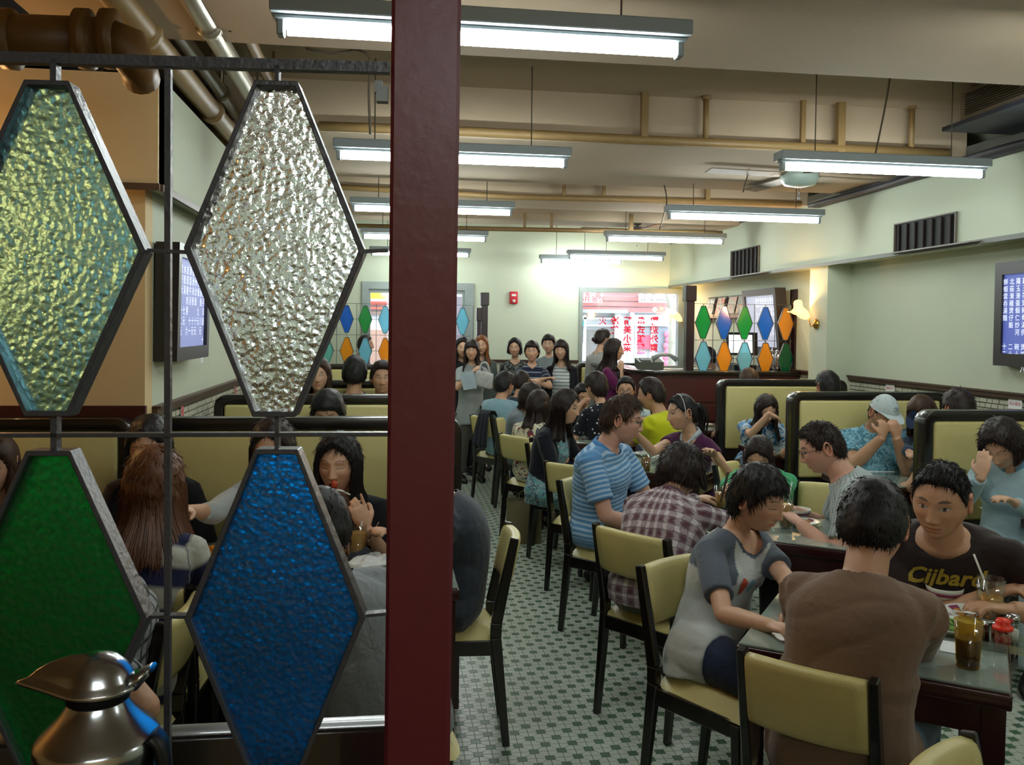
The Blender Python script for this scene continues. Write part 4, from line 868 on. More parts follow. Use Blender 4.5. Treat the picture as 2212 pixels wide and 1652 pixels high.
def phone(c):
    x, y, z = c[0], c[1], CTZ
    return [('base', MB().obox((x, y, z+.05), (.13, 0, 0), (0, .09, .02), (0, -.005, .045)), mat('grey_green_plastic', '#545c55', .4)), ('handset', MB().tube([(x+.02, y-.05, z+.11), (x+.1, y-.06, z+.15), (x+.2, y-.06, z+.15), (x+.28, y-.05, z+.1)], [.03, .018, .018, .03], 10), mat('pale_grey_plastic', '#9aa09b', .4)),
            ('keypad', MB().obox((x-.05, y-.02, z+.1), (.05, 0, 0), (0, .05, .012), (0, 0, .004)), black_plastic)]
put('telephone', 'grey telephone on the counter top against the bright window', 'telephone', 1402, 788, 8.8, phone)
put('hanging_papers', 'stack of white papers on the counter below the window', 'papers', 1455, 800, 8.75, lambda c: [('sheet', MB().obox((c[0]+k*.1, 8.72+k*.03, CTZ+.004+k*.002), (.1, .02, 0), (-.02, .07, 0), (0, 0, .002)), paper) for k in range(4)])
def kettle(c):
    x, y, z = c[0], c[1], CTZ
    return [('body', MB().lathe([(.0, 0), (.05, 0), (.052, .02), (.05, .15), (.035, .19), (.0, .2)], (x, y, z), 20), chrome), ('lid', MB().lathe([(.034, .19), (.03, .205), (.008, .215), (.008, .23), (0, .235)], (x, y, z), 16), chrome), ('handle', MB().tube(curve([(x+.048, y, z+.14), (x+.09, y, z+.15), (x+.09, y, z+.06), (x+.05, y, z+.04)]), .006, 8), black_plastic)]
put('steel_jug', 'left one of two steel jugs behind the amber and green diamonds', 'jug', 1668, 800, 8.85, kettle, 'steel jugs on the counter'); put('steel_jug', 'right one of two steel jugs behind the amber and green diamonds', 'jug', 1680, 800, 8.75, kettle, 'steel jugs on the counter')
# ---------------- steel flask in front
FY = .80; fc = PY(212, 1560, FY); fs = np.linalg.norm(PY(213, 1560, FY)-PY(212, 1560, FY)); fx, fy = fc[0], fc[1]
def fz(py): return PY(212, py, FY)[2]
fk = thing('vacuum_flask', 'brushed steel vacuum flask with a beak-shaped lid in the lower left corner', 'flask', (fx, fy, sc_z))
rb = 134*fs; zb_ = fz(1590)
MB().lathe([(0, sc_z), (rb*.93, sc_z), (rb*.97, sc_z+.01), (rb*.97, zb_-.02), (rb, zb_-.012), (rb, zb_-.006), (rb*.985, zb_), (rb*.95, fz(1583)), (rb*.85, fz(1570)), (rb*.69, fz(1550)), (rb*.56, fz(1530)), (rb*.48, fz(1512)), (rb*.47, fz(1508)), (0, fz(1508))], (fx, fy, 0), 64).build('body', chrome, fk)
MB().lathe([(rb*.45, fz(1512)), (rb*.5, fz(1508)), (rb*.5, fz(1488)), (rb*.53, fz(1478)), (0, fz(1478))], (fx, fy, 0), 48).build('collar', black_plastic, fk)
# lid: teardrop dome with a beak to the left
V, Fc = [], []; n = 48; zl = fz(1484); hl = fz(1408)-zl
prof = [(1.0, 0), (1.02, .05), (.99, .12), (.9, .22), (.86, .3), (.8, .45), (.66, .68), (.45, .88), (.22, .97), (.0, 1.)]
for r, h in prof:
    for j in range(n):
        th = 2*math.pi*j/n; k = max(0, math.cos(th-math.pi)); beak = k**6*rb*.62*(r**1.5); x = rb*.62*r*math.cos(th)*1.08-beak; y = rb*.62*r*math.sin(th)*(1-.55*k**5)
        V.append((fx+x+.0, fy+y, zl+hl*h*(1-.0*k)+ (beak*.16) - abs(x)*0))
MB().add(V, [(i*n+j, i*n+(j+1) % n, (i+1)*n+(j+1) % n, (i+1)*n+j) for i in range(len(prof)-1) for j in range(n)]+[tuple(range(n-1, -1, -1))], True).build('lid', chrome, fk)
MB().tube([(fx+rb*.55, fy, zl+.004), (fx+rb*.68, fy, zl+.008), (fx+rb*.82, fy-.004, zl+.014)], [(.009, .012), (.006, .012), (.004, .014)], 10, side=(0, 0, 1)).build('thumb_lever', chrome, fk)
MB().tube(curve([(fx+rb*.93, fy-.01, zb_+.004), (fx+rb*1.1, fy-.01, zb_-.01), (fx+rb*1.14, fy-.01, zb_-.06), (fx+rb*1.0, fy-.01, zb_-.12)]), [(.006, .014)]*16, 10).build('handle', black_plastic, fk)
# ================================================================ PEOPLE
UPV = np.array((0, 0, 1.))
def sinnoise(P, f, seed):
    r = np.random.default_rng(seed); out = 0
    for k in range(7):
        d = r.normal(size=3); d /= np.linalg.norm(d); fr = f*(.6+1.1*r.random()); out = out+np.sin(P@d*fr+r.random()*6.3+.8*np.sin(P@r.normal(size=3)*f*.3))
    return out/7
def head_grid(nu, nv):
    th = np.linspace(0, 2*np.pi, nu, endpoint=False); ph = np.linspace(0, np.pi, nv+1)
    T, P_ = np.meshgrid(th, ph); return np.stack([np.sin(P_)*np.sin(T), np.sin(P_)*np.cos(T), np.cos(P_)], -1).reshape(-1, 3)
def grid_faces(nu, nv): return [(i*nu+j, i*nu+(j+1) % nu, (i+1)*nu+(j+1) % nu, (i+1)*nu+j) for i in range(nv) for j in range(nu)]
RX, RY, RZ = .073, .093, .113
def head_shape(D, g='m', fat=1.):
    """unit directions -> head surface in head frame (x right, y front, z up), about .23 m tall"""
    x, y, z = (D*np.array((RX, RY, RZ))).T
    dn = sst(0, 1, -D[:, 2]); jaw = .86 if g == 'm' else .78
    x = x*(1-(1-jaw)*dn)*(1+.04*np.exp(-((z+.03)/.03)**2)); x = x*(fat if fat != 1 else 1)
    fr = D[:, 1] > 0
    y = np.where(~fr, y*(1-.34*sst(.15, .95, -D[:, 2]))+.0, y)
    y = y+.010*sst(.3, .95, -D[:, 2])*fr                                     # jaw forward
    def gs(cx, cz, sx, sz, amp): return amp*np.exp(-((np.abs(x)-cx)/sx)**2-((z-cz)/sz)**2)*sst(0, .35, D[:, 1])
    face = sst(.25, .8, D[:, 1]); y = y-.004*face*sst(.04, .09, z)+0*x
    y = y+gs(.031, .007, .017, .012, -.0095)+gs(.031, .005, .012, .009, .0045)     # socket and lid bulge
    y = y+gs(.028, .027, .024, .007, .003)
    ridge = np.exp(-(x/(.0075+.006*sst(.01, -.03, z)*0+.004*sst(0, -.03, -z*-1)))**2)
    prof = np.interp(z, [-.046, -.040, -.034, -.028, -.01, .01, .03], [0, .012, .021, .020, .011, .005, 0]); y = y+ridge*prof*sst(0, .3, D[:, 1])
    y = y+gs(.0125, -.034, .0065, .007, .0075)
    y = y+gs(0, -.056, .02, .0055, .006)+gs(0, -.0685, .017, .0055, .0065)+gs(0, -.0620, .02, .0022, -.0035)+gs(0, -.049, .006, .006, -.001)
    y = y+gs(0, -.079, .018, .005, -.003)+gs(0, -.094, .02, .012, .008)
    y = y+gs(.044, -.018, .018, .016, .0035)
    return np.stack([x, y, z], -1)
def paint_face(Pt, skin, g, eyes='open', lips=None, mouth=0., brow=None):
    x, y, z = Pt.T; ax = np.abs(x); n = len(x); c = np.tile(np.array(skin), (n, 1)); f = y > .02
    def lay(mask, col, k): 
        m_ = np.clip(mask, 0, 1)[:, None]*k*f[:, None]; c[:] = c*(1-m_)+np.array(col)*m_
    s = np.array(skin)
    lay(np.exp(-((ax-.042)/.02)**2-((z+.02)/.018)**2), s*np.array((1.12, .82, .78)), .35)
    lay(np.exp(-((x)/.012)**2-((z+.032)/.01)**2), s*np.array((1.1, .85, .8)), .3)
    lay(sst(1.15, .9, ((ax)/.024)**2+((z+.0625)/(.0085 if g == 'f' else .0075))**2), lips or (s*np.array((.95, .5, .5))), .75 if g == 'f' else .55)
    if mouth: lay(sst(1.2, .8, ((ax)/.014)**2+((z+.064)/(.008*mouth))**2), (.03, .008, .008), 1)
    else: lay(sst(.0016, .0006, np.abs(z+.0622-.02*ax*ax*20))*(ax < .023), s*.25, .8)
    bz = .0285+.004*np.sin(np.clip((ax-.012)/.036, 0, 1)*np.pi)
    lay(sst(1.15, .7, ((ax-.031)/.0185)**2+((z-bz)/(.0042 if g == 'm' else .0026))**2), brow or (.015, .012, .01), .85)
    ez = .0065+.05*(ax-.031)*.6
    if eyes == 'open':
        e = ((ax-.031)/.0145)**2+((z-ez)/.0042)**2; lay(sst(1.25, .9, e), (.5, .47, .43), 1)
        lay(sst(1.1, .85, ((ax-.031)/.0058)**2+((z-ez)/.0058)**2)*(e < 1.1), (.012, .008, .006), 1)
        lay(sst(.0019, .0006, np.abs(z-ez-.0046*np.sqrt(np.clip(1-((ax-.031)/.017)**2, 0, 1))))*(np.abs(ax-.031) < .0165), (.012, .01, .01), .95)
        lay(sst(.0014, .0004, np.abs(z-ez+.0043*np.sqrt(np.clip(1-((ax-.031)/.015)**2, 0, 1))))*(np.abs(ax-.031) < .0145), s*.4, .6)
    else:
        lay(sst(.0022, .0007, np.abs(z-ez+.004*np.sqrt(np.clip(1-((ax-.031)/.017)**2, 0, 1))))*(np.abs(ax-.031) < .0155), (.02, .014, .012), .95)
        lay(sst(.0015, .0004, np.abs(z-ez-.006*np.sqrt(np.clip(1-((ax-.031)/.019)**2, 0, 1))))*(np.abs(ax-.031) < .016), s*.5, .5)
    lay(sst(1.2, .7, ((ax-.0068)/.0035)**2+((z+.0405)/.0022)**2), s*.2, .85)
    return c
def skin_mat():
    t = NT('skin'); a = t.n('ShaderNodeAttribute', attribute_name='Col'); tc = t.n('ShaderNodeTexCoord')
    nz = t.n('ShaderNodeTexNoise', i_Scale=25., i_Detail=4.); t.l(tc.outputs['Object'], nz.inputs['Vector'])
    k = t.math('MULTIPLY_ADD', nz.outputs['Fac'], .22, .89); vm = t.n('ShaderNodeVectorMath', operation='SCALE'); t.l(a.outputs['Color'], vm.inputs[0]); t.l(k, vm.inputs['Scale'])
    t.l(vm.outputs[0], t.b.inputs['Base Color']); t.b.inputs['Roughness'].default_value = .5; t.b.inputs['Subsurface Weight'].default_value = .0
    n2 = t.n('ShaderNodeTexNoise', i_Scale=400., i_Detail=2.); t.l(tc.outputs['Object'], n2.inputs['Vector']); bp = t.n('ShaderNodeBump', i_Strength=.12, i_Distance=.002); t.l(n2.outputs['Fac'], bp.inputs['Height']); t.l(bp.outputs[0], t.b.inputs['Normal'])
    return t.m
SKIN = skin_mat()
def hair_mat(name, c1, c2, rough=.5):
    if name in MAT: return MAT[name]
    t = NT(name); tc = t.n('ShaderNodeTexCoord'); mp = t.n('ShaderNodeMapping'); mp.inputs['Scale'].default_value = (90, 90, 8); t.l(tc.outputs['Object'], mp.inputs[0])
    nz = t.n('ShaderNodeTexNoise', i_Scale=1., i_Detail=3.); t.l(mp.outputs[0], nz.inputs['Vector']); t.l(t.mix(nz.outputs['Fac'], C(c1), C(c2)), t.b.inputs['Base Color'])
    t.b.inputs['Roughness'].default_value = rough; t.b.inputs['Specular IOR Level'].default_value = .35; bp = t.n('ShaderNodeBump', i_Strength=.5, i_Distance=.003); t.l(nz.outputs['Fac'], bp.inputs['Height']); t.l(bp.outputs[0], t.b.inputs['Normal'])
    MAT[name] = t.m; return t.m
HAIR = {'black': hair_mat('black_hair', '#0b0a0c', '#1d191a'), 'dark': hair_mat('dark_brown_hair', '#130d0c', '#2c1d19'), 'brown': hair_mat('brown_hair', '#2a1c14', '#4b3523'),
        'red': hair_mat('red_brown_hair', '#3f2414', '#74482a'), 'orange': hair_mat('copper_hair', '#5a3018', '#9a5c30'), 'grey': hair_mat('greying_hair', '#17161a', '#3a3a40')}
# ---- cloth materials: 'Col' vertex colour base, 'pat' = (around, along, 0) in metres
def cloth(name, kind='plain', c1='#888888', c2='#ffffff', p=(.02, .5), rough=.8, c3=None, bump=.4, mask=None):
    if name in MAT: return MAT[name]
    t = NT(name); tc = t.n('ShaderNodeTexCoord'); at = t.n('ShaderNodeAttribute', attribute_name='pat'); sp = t.n('ShaderNodeSeparateXYZ'); t.l(at.outputs['Vector'], sp.inputs[0])
    U, V = sp.outputs[0], sp.outputs[1]; A, B = C(c1), C(c2); vc = t.n('ShaderNodeAttribute', attribute_name='Col')
    def stripe(x, per, duty, soft=.06):
        f = t.math('FRACT', t.math('DIVIDE', x, per)); d = t.math('ABSOLUTE', t.math('SUBTRACT', f, .5)); mr = t.n('ShaderNodeMapRange'); mr.inputs[1].default_value = duty/2-soft; mr.inputs[2].default_value = duty/2+soft; mr.inputs[3].default_value = 1; mr.inputs[4].default_value = 0
        t.l(d, mr.inputs[0]); return mr.outputs[0]
    if kind == 'vcol': col = vc.outputs['Color']
    elif kind == 'stripe': col = t.mix(stripe(V, *p), A, B)
    elif kind == 'vstripe': col = t.mix(stripe(U, *p), A, B)
    elif kind == 'plaid':
        s1, s2 = stripe(U, p[0], .5, .12), stripe(V, p[0], .5, .12); m1 = t.mix(t.math('MULTIPLY', t.math('ADD', s1, s2), .5), A, B)
        f1, f2 = stripe(U, p[0]/2, .12), stripe(V, p[0]/2, .12); col = t.mix(t.math('MULTIPLY', t.math('MAXIMUM', f1, f2), .75), m1, C(c3))
    elif kind == 'grid': col = t.mix(t.math('MAXIMUM', stripe(U, *p), stripe(V, *p)), A, B)
    elif kind == 'dots':
        v = t.n('ShaderNodeTexVoronoi', i_Scale=p[0]); v.inputs['Randomness'].default_value = .6; t.l(tc.outputs['Object'], v.inputs['Vector']); col = t.mix(t.math('LESS_THAN', v.outputs['Distance'], p[1]), A, B)
    elif kind == 'floral':
        nz = t.n('ShaderNodeTexNoise', i_Scale=p[0], i_Detail=2., i_Distortion=1.); t.l(tc.outputs['Object'], nz.inputs['Vector']); n2 = t.n('ShaderNodeTexNoise', i_Scale=p[0]*.8, i_Detail=1., i_Distortion=2.); mp = t.n('ShaderNodeMapping'); mp.inputs['Location'].default_value = (5, 3, 1); t.l(tc.outputs['Object'], mp.inputs[0]); t.l(mp.outputs[0], n2.inputs['Vector'])
        m1 = t.mix(t.math('GREATER_THAN', nz.outputs['Fac'], p[1]), A, B); col = t.mix(t.math('GREATER_THAN', n2.outputs['Fac'], p[1]+.02), m1, C(c3))
    else: col = None
    if mask: sx = t.n('ShaderNodeSeparateXYZ'); t.l(vc.outputs['Vector'], sx.inputs[0]); col = t.mix(sx.outputs[0], col, C(mask))
    nz = t.n('ShaderNodeTexNoise', i_Scale=6., i_Detail=4.); t.l(tc.outputs['Object'], nz.inputs['Vector'])
    k = t.math('MULTIPLY_ADD', nz.outputs['Fac'], .24, .88); vm = t.n('ShaderNodeVectorMath', operation='SCALE')
    if col is None: vm.inputs[0].default_value = A
    else: t.l(col, vm.inputs[0])
    t.l(k, vm.inputs['Scale']); t.l(vm.outputs[0], t.b.inputs['Base Color'])
    t.b.inputs['Roughness'].default_value = rough; t.b.inputs['Specular IOR Level'].default_value = .2; t.b.inputs['Sheen Weight'].default_value = .15
    n3 = t.n('ShaderNodeTexNoise', i_Scale=14., i_Detail=4., i_Distortion=1.5); t.l(tc.outputs['Object'], n3.inputs['Vector']); h = n3.outputs['Fac']
    if kind == 'vstripe' or name.endswith('knit'): h = t.math('ADD', t.math('MULTIPLY', stripe(U, .022, .5, .2), .8), t.math('MULTIPLY', stripe(V, .012, .5, .2), .5))
    bp = t.n('ShaderNodeBump', i_Strength=bump, i_Distance=.01 if not name.endswith('knit') else .004); t.l(h, bp.inputs['Height']); t.l(bp.outputs[0], t.b.inputs['Normal'])
    MAT[name] = t.m; return t.m
def hand(mb, wrist, d, palm_n, L=.17, curl=.5, side=1, spread=.06, r=.0085, point=None):
    """palm and five fingers. d: direction of the hand, palm_n: direction the palm faces, side=+1 right hand"""
    d = unit(d); n = unit(palm_n-d*np.dot(palm_n, d)); lat = np.cross(d, n)*side   # lat points to the thumb side
    w = wrist; s = L/.18
    pl = [w-d*.02*s, w+d*.015*s, w+d*.045*s, w+d*.075*s, w+d*.09*s]
    mb.tube(pl, [(.021*s, .017*s), (.028*s, .017*s), (.038*s, .0165*s), (.04*s, .013*s), (.034*s, .009*s)], 12, side=lat)
    for k, (o, ln) in enumerate(((.030, .068), (.010, .078), (-.010, .073), (-.029, .057))):
        b = w+d*(.078 if k in (1, 2) else .072)*s+lat*o*s; c = curl+.08*k; dr = unit(d+lat*(o*spread*20)); c = 0.05 if point == k else c
        pts = [b-dr*.012*s, b]; ang = c*.5
        for seg, fr in enumerate((.45, .3, .25)):
            v = dr*math.cos(ang)+n*math.sin(ang); pts.append(pts[-1]+v*ln*fr*s); ang += c*1.05
        mb.tube(pts, [r*1.1*s, r*1.05*s, r*.98*s, r*.9*s, r*.72*s], 8)
    b = w+d*.022*s+lat*.026*s; v1 = unit(lat*.75+d*.7+n*.35); v2 = unit(lat*.25+d+n*(.3+.7*curl)); v3 = unit(d+n*(.4+.9*curl)-lat*.1)
    mb.tube([b-v1*.015*s, b, b+v1*.034*s, b+v1*.034*s+v2*.028*s, b+v1*.034*s+v2*.028*s+v3*.022*s], [.0135*s, .0135*s, .0115*s, .0105*s, .008*s], 8)
TASKS = []
def later(mb, vox, smooth, cb): TASKS.append((mb, vox, smooth, cb))
def flush():
    """one evaluation of all voxel unions, then colours and cuts"""
    tmp = []
    for mb, vox, sm, cb in TASKS:
        o = link(bpy.data.objects.new('tmp', mesh('tmp', mb.V, mb.F))); md = o.modifiers.new('r', 'REMESH'); md.mode = 'VOXEL'; md.voxel_size = vox; md.use_smooth_shade = True
        if sm: s_ = o.modifiers.new('s', 'SMOOTH'); s_.iterations = sm; s_.factor = .5
        tmp.append(o)
    dg = bpy.context.evaluated_depsgraph_get(); dg.update()
    for o, (mb, vox, sm, cb) in zip(tmp, TASKS):
        me = bpy.data.meshes.new_from_object(o.evaluated_get(dg)); n = len(me.vertices); P_ = np.empty(n*3); me.vertices.foreach_get('co', P_); P_ = P_.reshape(-1, 3)
        Fc = [tuple(p.vertices) for p in me.polygons]; old = o.data
        N = np.empty(n*3); me.vertex_normals.foreach_get('vector', N); cb(P_, Fc, N.reshape(-1, 3)); bpy.data.meshes.remove(me)
    for o in tmp: d = o.data; bpy.data.objects.remove(o); bpy.data.meshes.remove(d)
    TASKS.clear()
def put_mesh(name, P_, Fc, m_, parent_, Col=None, pat=None, label=None):
    me = mesh(name, P_, Fc, m_, True)
    if Col is not None:
        a = me.color_attributes.new('Col', 'FLOAT_COLOR', 'POINT'); buf = np.ones((len(P_), 4), 'f'); buf[:, :3] = Col; a.data.foreach_set('color', buf.ravel())
    if pat is not None:
        a = me.attributes.new('pat', 'FLOAT_VECTOR', 'POINT'); a.data.foreach_set('vector', np.ascontiguousarray(pat, 'f').ravel())
    o = link(bpy.data.objects.new(name, me)); parent(o, parent_)
    if label: o['label'] = label
    return o
def seg_dist(P_, a, b):
    ab = b-a; t = np.clip(((P_-a)@ab)/(ab@ab), 0, 1); q = a+t[:, None]*ab; return np.linalg.norm(P_-q, axis=1), t
def ik(S, Wt, l1, l2, pole):
    v = Wt-S; d = np.linalg.norm(v); d2 = min(d, (l1+l2)*.985); v = v/d; Wt = S+v*d2
    a = (l1*l1-l2*l2+d2*d2)/(2*d2); h = math.sqrt(max(l1*l1-a*a, 0)); p = pole-v*np.dot(pole, v); p = unit(p); return S+v*a+p*h, Wt
TONE = {'m': C('#bd9172'), 'f': C('#c99f82'), 'w': C('#cfa08a'), 't': C('#bb8f70')}
def person(label, head, Y, face=None, look=None, pitch=0, roll=0, g='f', s=.97, lean=.06, side=0, seat=True, pelvis=None, top=None, sleeve='short', hands=None, hair='short', hc='black', group=None,
           pants=None, neck=.05, tone=None, eyes='open', mouth=0., detail=1, shoes=True, top2=None, topcol=None, collar=None, hand_kw=None, elbow=None, elbow_at=None, hair_kw=None, zseat=.56, body_y=None, fat=1., extras=None, shname='shirt', hem=-.22, slouch=.045, legs=True, knees=None, sleeve_len=None, trim=None, lips=None, shw=1.):
    """head: picture point of the head centre, Y its depth. face/look: compass angles, 0 = +x, 90 = away from the camera"""
    H = PY(head[0], head[1], Y) if len(head) == 2 else np.array(head, float)
    fa = math.radians(face); FW = np.array((math.cos(fa), math.sin(fa), 0)); RT = np.array((FW[1], -FW[0], 0))
    la = math.radians(face if look is None else look); pt = math.radians(pitch); rl = math.radians(roll)
    hf0 = np.array((math.cos(la), math.sin(la), 0)); hr = np.array((hf0[1], -hf0[0], 0)); hf = hf0*math.cos(pt)-UPV*math.sin(pt); hu = np.cross(hr, hf)
    hr, hu = hr*math.cos(rl)+hu*math.sin(rl), -hr*math.sin(rl)+hu*math.cos(rl)
    skin = TONE[tone or g]; HB = np.stack([hr, hf, hu])  # rows: axes
    if seat:
        P0 = H-FW*lean-RT*side; P0 = np.array((P0[0], P0[1], zseat)) if pelvis is None else np.array(pelvis, float)
    else: P0 = H-FW*lean-RT*side; P0[2] = H[2]-.74*s
    Nk = H-hf*.045*s-hu*.11*s-UPV*.055*s*.6-FW*.015*s
    Tn = Nk-P0; tl = np.linalg.norm(Tn); Td = Tn/tl
    mid = (P0+Nk)/2-FW*slouch+np.array((0, 0, .02)); 
    def sp(t): 
        if t < 0: return P0+(2*(mid-P0))*t*.8
        if t > 1: return Nk+(2*(Nk-mid))*(t-1)
        return P0*(1-t)**2+2*mid*t*(1-t)+Nk*t*t
    def tan(t): return unit(sp(min(t+.05, 1.05))-sp(max(t-.05, -.05)))
    if g == 'm': sec = [(-.2, .155, .105, 0), (0, .17, .12, 0), (.2, .155, .115, .005), (.42, .152, .115, .01), (.62, .168, .12, .01), (.72, .18, .115, .004), (.80, .18, .105, 0), (.86, .165, .09, -.004), (.91, .14, .08, -.004), (.96, .105, .068, -.0), (1.02, .062, .058, .0)]
    else: sec = [(-.2, .165, .11, 0), (0, .17, .118, 0), (.2, .142, .1, .005), (.42, .13, .095, .01), (.6, .148, .115, .022), (.72, .155, .1, .012), (.80, .152, .088, .003), (.86, .138, .076, -.002), (.91, .112, .066, -.001), (.96, .08, .056, 0), (1.02, .05, .05, 0)]
    fs = s*fat; shj = (.165 if g == 'm' else .143)*s*fat*shw
    def torso(mb, inf, t0=-.2, t1=1.02, n=24):
        rings = []
        ts = [a[0] for a in sec]; tt = [t0]+[t for t in np.linspace(t0, t1, 26)[1:]]
        V = []
        for t in tt:
            w_ = np.interp(t, ts, [a[1] for a in sec])*fs*(shw if t > .5 else 1)+inf; d_ = np.interp(t, ts, [a[2] for a in sec])*fs+inf; o_ = np.interp(t, ts, [a[3] for a in sec]); T = tan(t); dd = unit(FW-T*np.dot(FW, T)); c = sp(t)+dd*o_
            for j in range(n):
                th = 2*math.pi*j/n; ct, st = math.cos(th), math.sin(th); e = .85
                V.append(c+RT*w_*math.copysign(abs(ct)**e, ct)+dd*d_*math.copysign(abs(st)**e, st))
        k = len(tt); mb.add(V, [(i*n+j, i*n+(j+1) % n, (i+1)*n+(j+1) % n, (i+1)*n+j) for i in range(k-1) for j in range(n)]+[tuple(range(n-1, -1, -1)), tuple((k-1)*n+j for j in range(n))], True)
        if g == 'f':
            T = tan(.6); dd = unit(FW-T*np.dot(FW, T))
            for sd in (-1, 1): mb.sph(sp(.6)+dd*(.075*fs)+RT*sd*.062*s, (.055*fs+inf, .05*fs+inf, .055*fs+inf), 14)
    sh = {}; el = {}; wr = {}; hd = hands or {}
    for sd, nm in ((1, 'R'), (-1, 'L')):
        S_j = sp(.83)+RT*sd*shj; tgt = hd.get(nm)
        if tgt is None: tgt = P0+RT*sd*.13+FW*(.3 if seat else .03)+UPV*(.1 if seat else -.12)
        tgt = np.array(tgt, float)
        if np.dot(tgt-S_j, FW) > .25: S_j = S_j+FW*.02*s
        pole = -UPV*.8+RT*sd*.6-FW*.25
        if elbow and nm in elbow: pole = np.array(elbow[nm], float)
        e_, w_ = ik(S_j, tgt, .275*s, .245*s, pole)
        if elbow_at and nm in elbow_at: e_, w_ = np.array(elbow_at[nm], float), tgt
        sh[nm], el[nm], wr[nm] = S_j, e_, w_
    ar = 1. if g == 'm' else .82; ar *= fat
    # legs
    kn = {}; an = {}; hp = {}
    for sd, nm in ((1, 'R'), (-1, 'L')):
        hp[nm] = P0+RT*sd*.085*s
        if seat:
            kn[nm] = hp[nm]+FW*.42*s+RT*sd*.03-UPV*.02; kn[nm][2] = .53
            if knees and nm in knees: kn[nm] = np.array(knees[nm], float)
            an[nm] = kn[nm]*[1, 1, 0]+FW*.02+np.array((0, 0, .09))
        else: kn[nm] = hp[nm]-UPV*(hp[nm][2]-.1)*.5+FW*.015; an[nm] = hp[nm]*[1, 1, 0]+RT*sd*.02+UPV*.09
    def legs_mb(mb, inf, shorts=False):
        for nm in 'RL':
            mb.tube([hp[nm]-unit(kn[nm]-hp[nm])*.03, (hp[nm]*.6+kn[nm]*.4), kn[nm]], [.088*fs+inf, .074*fs+inf, .054*s+inf], 14).sph(kn[nm], .054*s+inf, 10)
            if not shorts: mb.tube([kn[nm], kn[nm]*.6+an[nm]*.4-FW*.012, an[nm]], [.052*s+inf, .05*s+inf, .036*s+inf*1.4], 12)
        mb.tube([P0+RT*.1*s, P0-RT*.1*s], [.1*fs+inf]*2, 14)
    root = thing('person', label, 'person', (P0[0], P0[1], 0 if not seat else 0), group)
    def addpat(P_):
        """pattern coordinates by nearest limb"""
        best = np.full(len(P_), 9.); U = np.zeros(len(P_)); V = np.zeros(len(P_)); arm = np.zeros(len(P_))
        tt = np.linspace(-.25, 1, 26); ctr = np.array([sp(t) for t in tt]); D_ = np.linalg.norm(P_[:, None, :]-ctr[None], axis=2); i = D_.argmin(1); best = D_[np.arange(len(P_)), i]/.15
        T = np.array([tan(t) for t in tt])[i]; loc = P_-ctr[i]; V = tt[i]*tl+(loc*T).sum(1); U = np.arctan2(loc@FW, loc@RT)*.14
        for nm in 'RL':
            a, b, c = sh[nm], el[nm], wr[nm]
            for p, q, off in ((a, b, 0), (b, c, .275)):
                d_, t = seg_dist(P_, p, q); dn = d_/(.055*ar+.012)
                ab = unit(q-p); e_1 = unit(np.cross(ab, UPV+.01)); e_2 = np.cross(ab, e_1); l_ = P_-p; m_ = dn < best; best = np.where(m_, dn, best)
                m_ &= (dn < 1.9)
                V = np.where(m_, off+t*np.linalg.norm(q-p), V); U = np.where(m_, np.arctan2(l_@e_1, l_@e_2)*.055, U); arm = np.where(m_, 1, arm)
        return np.stack([U, V, arm], -1)
    # body
    mb = MB(); torso(mb, -.006); near = detail > 1
    mb.tube([Nk-Td*.06*s, Nk+hu*0.01, H-hu*.05*s-hf*.022*s, H-hu*.0*s-hf*.02], [(.062*fs if g == 'm' else .05*fs), (.055*fs if g == 'm' else .044*fs), (.053*s if g == 'm' else .043*s), .05*s], 16)
    for nm, sd in (('R', 1), ('L', -1)):
        a, b, c = sh[nm], el[nm], wr[nm]
        q_ = sp(.9); mb.tube([q_, q_*.5+a*.5, a], [.04*fs, .045*fs, .047*ar*s], 12)
        mb.tube([a-unit(b-a)*.02, a*.75+b*.25, a*.35+b*.65, b], [.05*ar*s, .048*ar*s, .043*ar*s, .039*ar*s], 12).sph(b, .0395*ar*s, 10)
        mb.tube([b, b*.7+c*.3, b*.3+c*.7, c], [.038*ar*s, .041*ar*s, .032*ar*s, .0265*ar*s], 12)
        kw = dict(curl=.45, side=sd); kw.update((hand_kw or {}).get(nm, {})); hdir = kw.pop('d', None); hn = kw.pop('n', None)
        fd = unit(c-b); hand(mb, c, fd if hdir is None else unit(hdir), (-UPV if abs(fd[2]) < .7 else -RT*sd) if hn is None else np.array(hn, float), L=.178*s*(1 if g == 'm' else .93), **kw)
    legs_mb(mb, -.008)
    for nm in 'RL': a = an[nm]; mb.tube([a-FW*.04-UPV*.045, a+FW*.03-UPV*.045, a+FW*.12-UPV*.06, a+FW*.17-UPV*.065], [(.032, .032), (.04, .035), (.04, .022), (.025, .014)], 10, side=RT)
    nu, nv = (150, 120) if detail > 2 else (90, 72) if near else (56, 44)
    D = head_grid(nu, nv); HP = head_shape(D, g, 1+(fat-1)*.5); col = paint_face(HP, skin, g, eyes, lips, mouth); HW = H+(HP*s)@HB; hfaces = grid_faces(nu, nv)
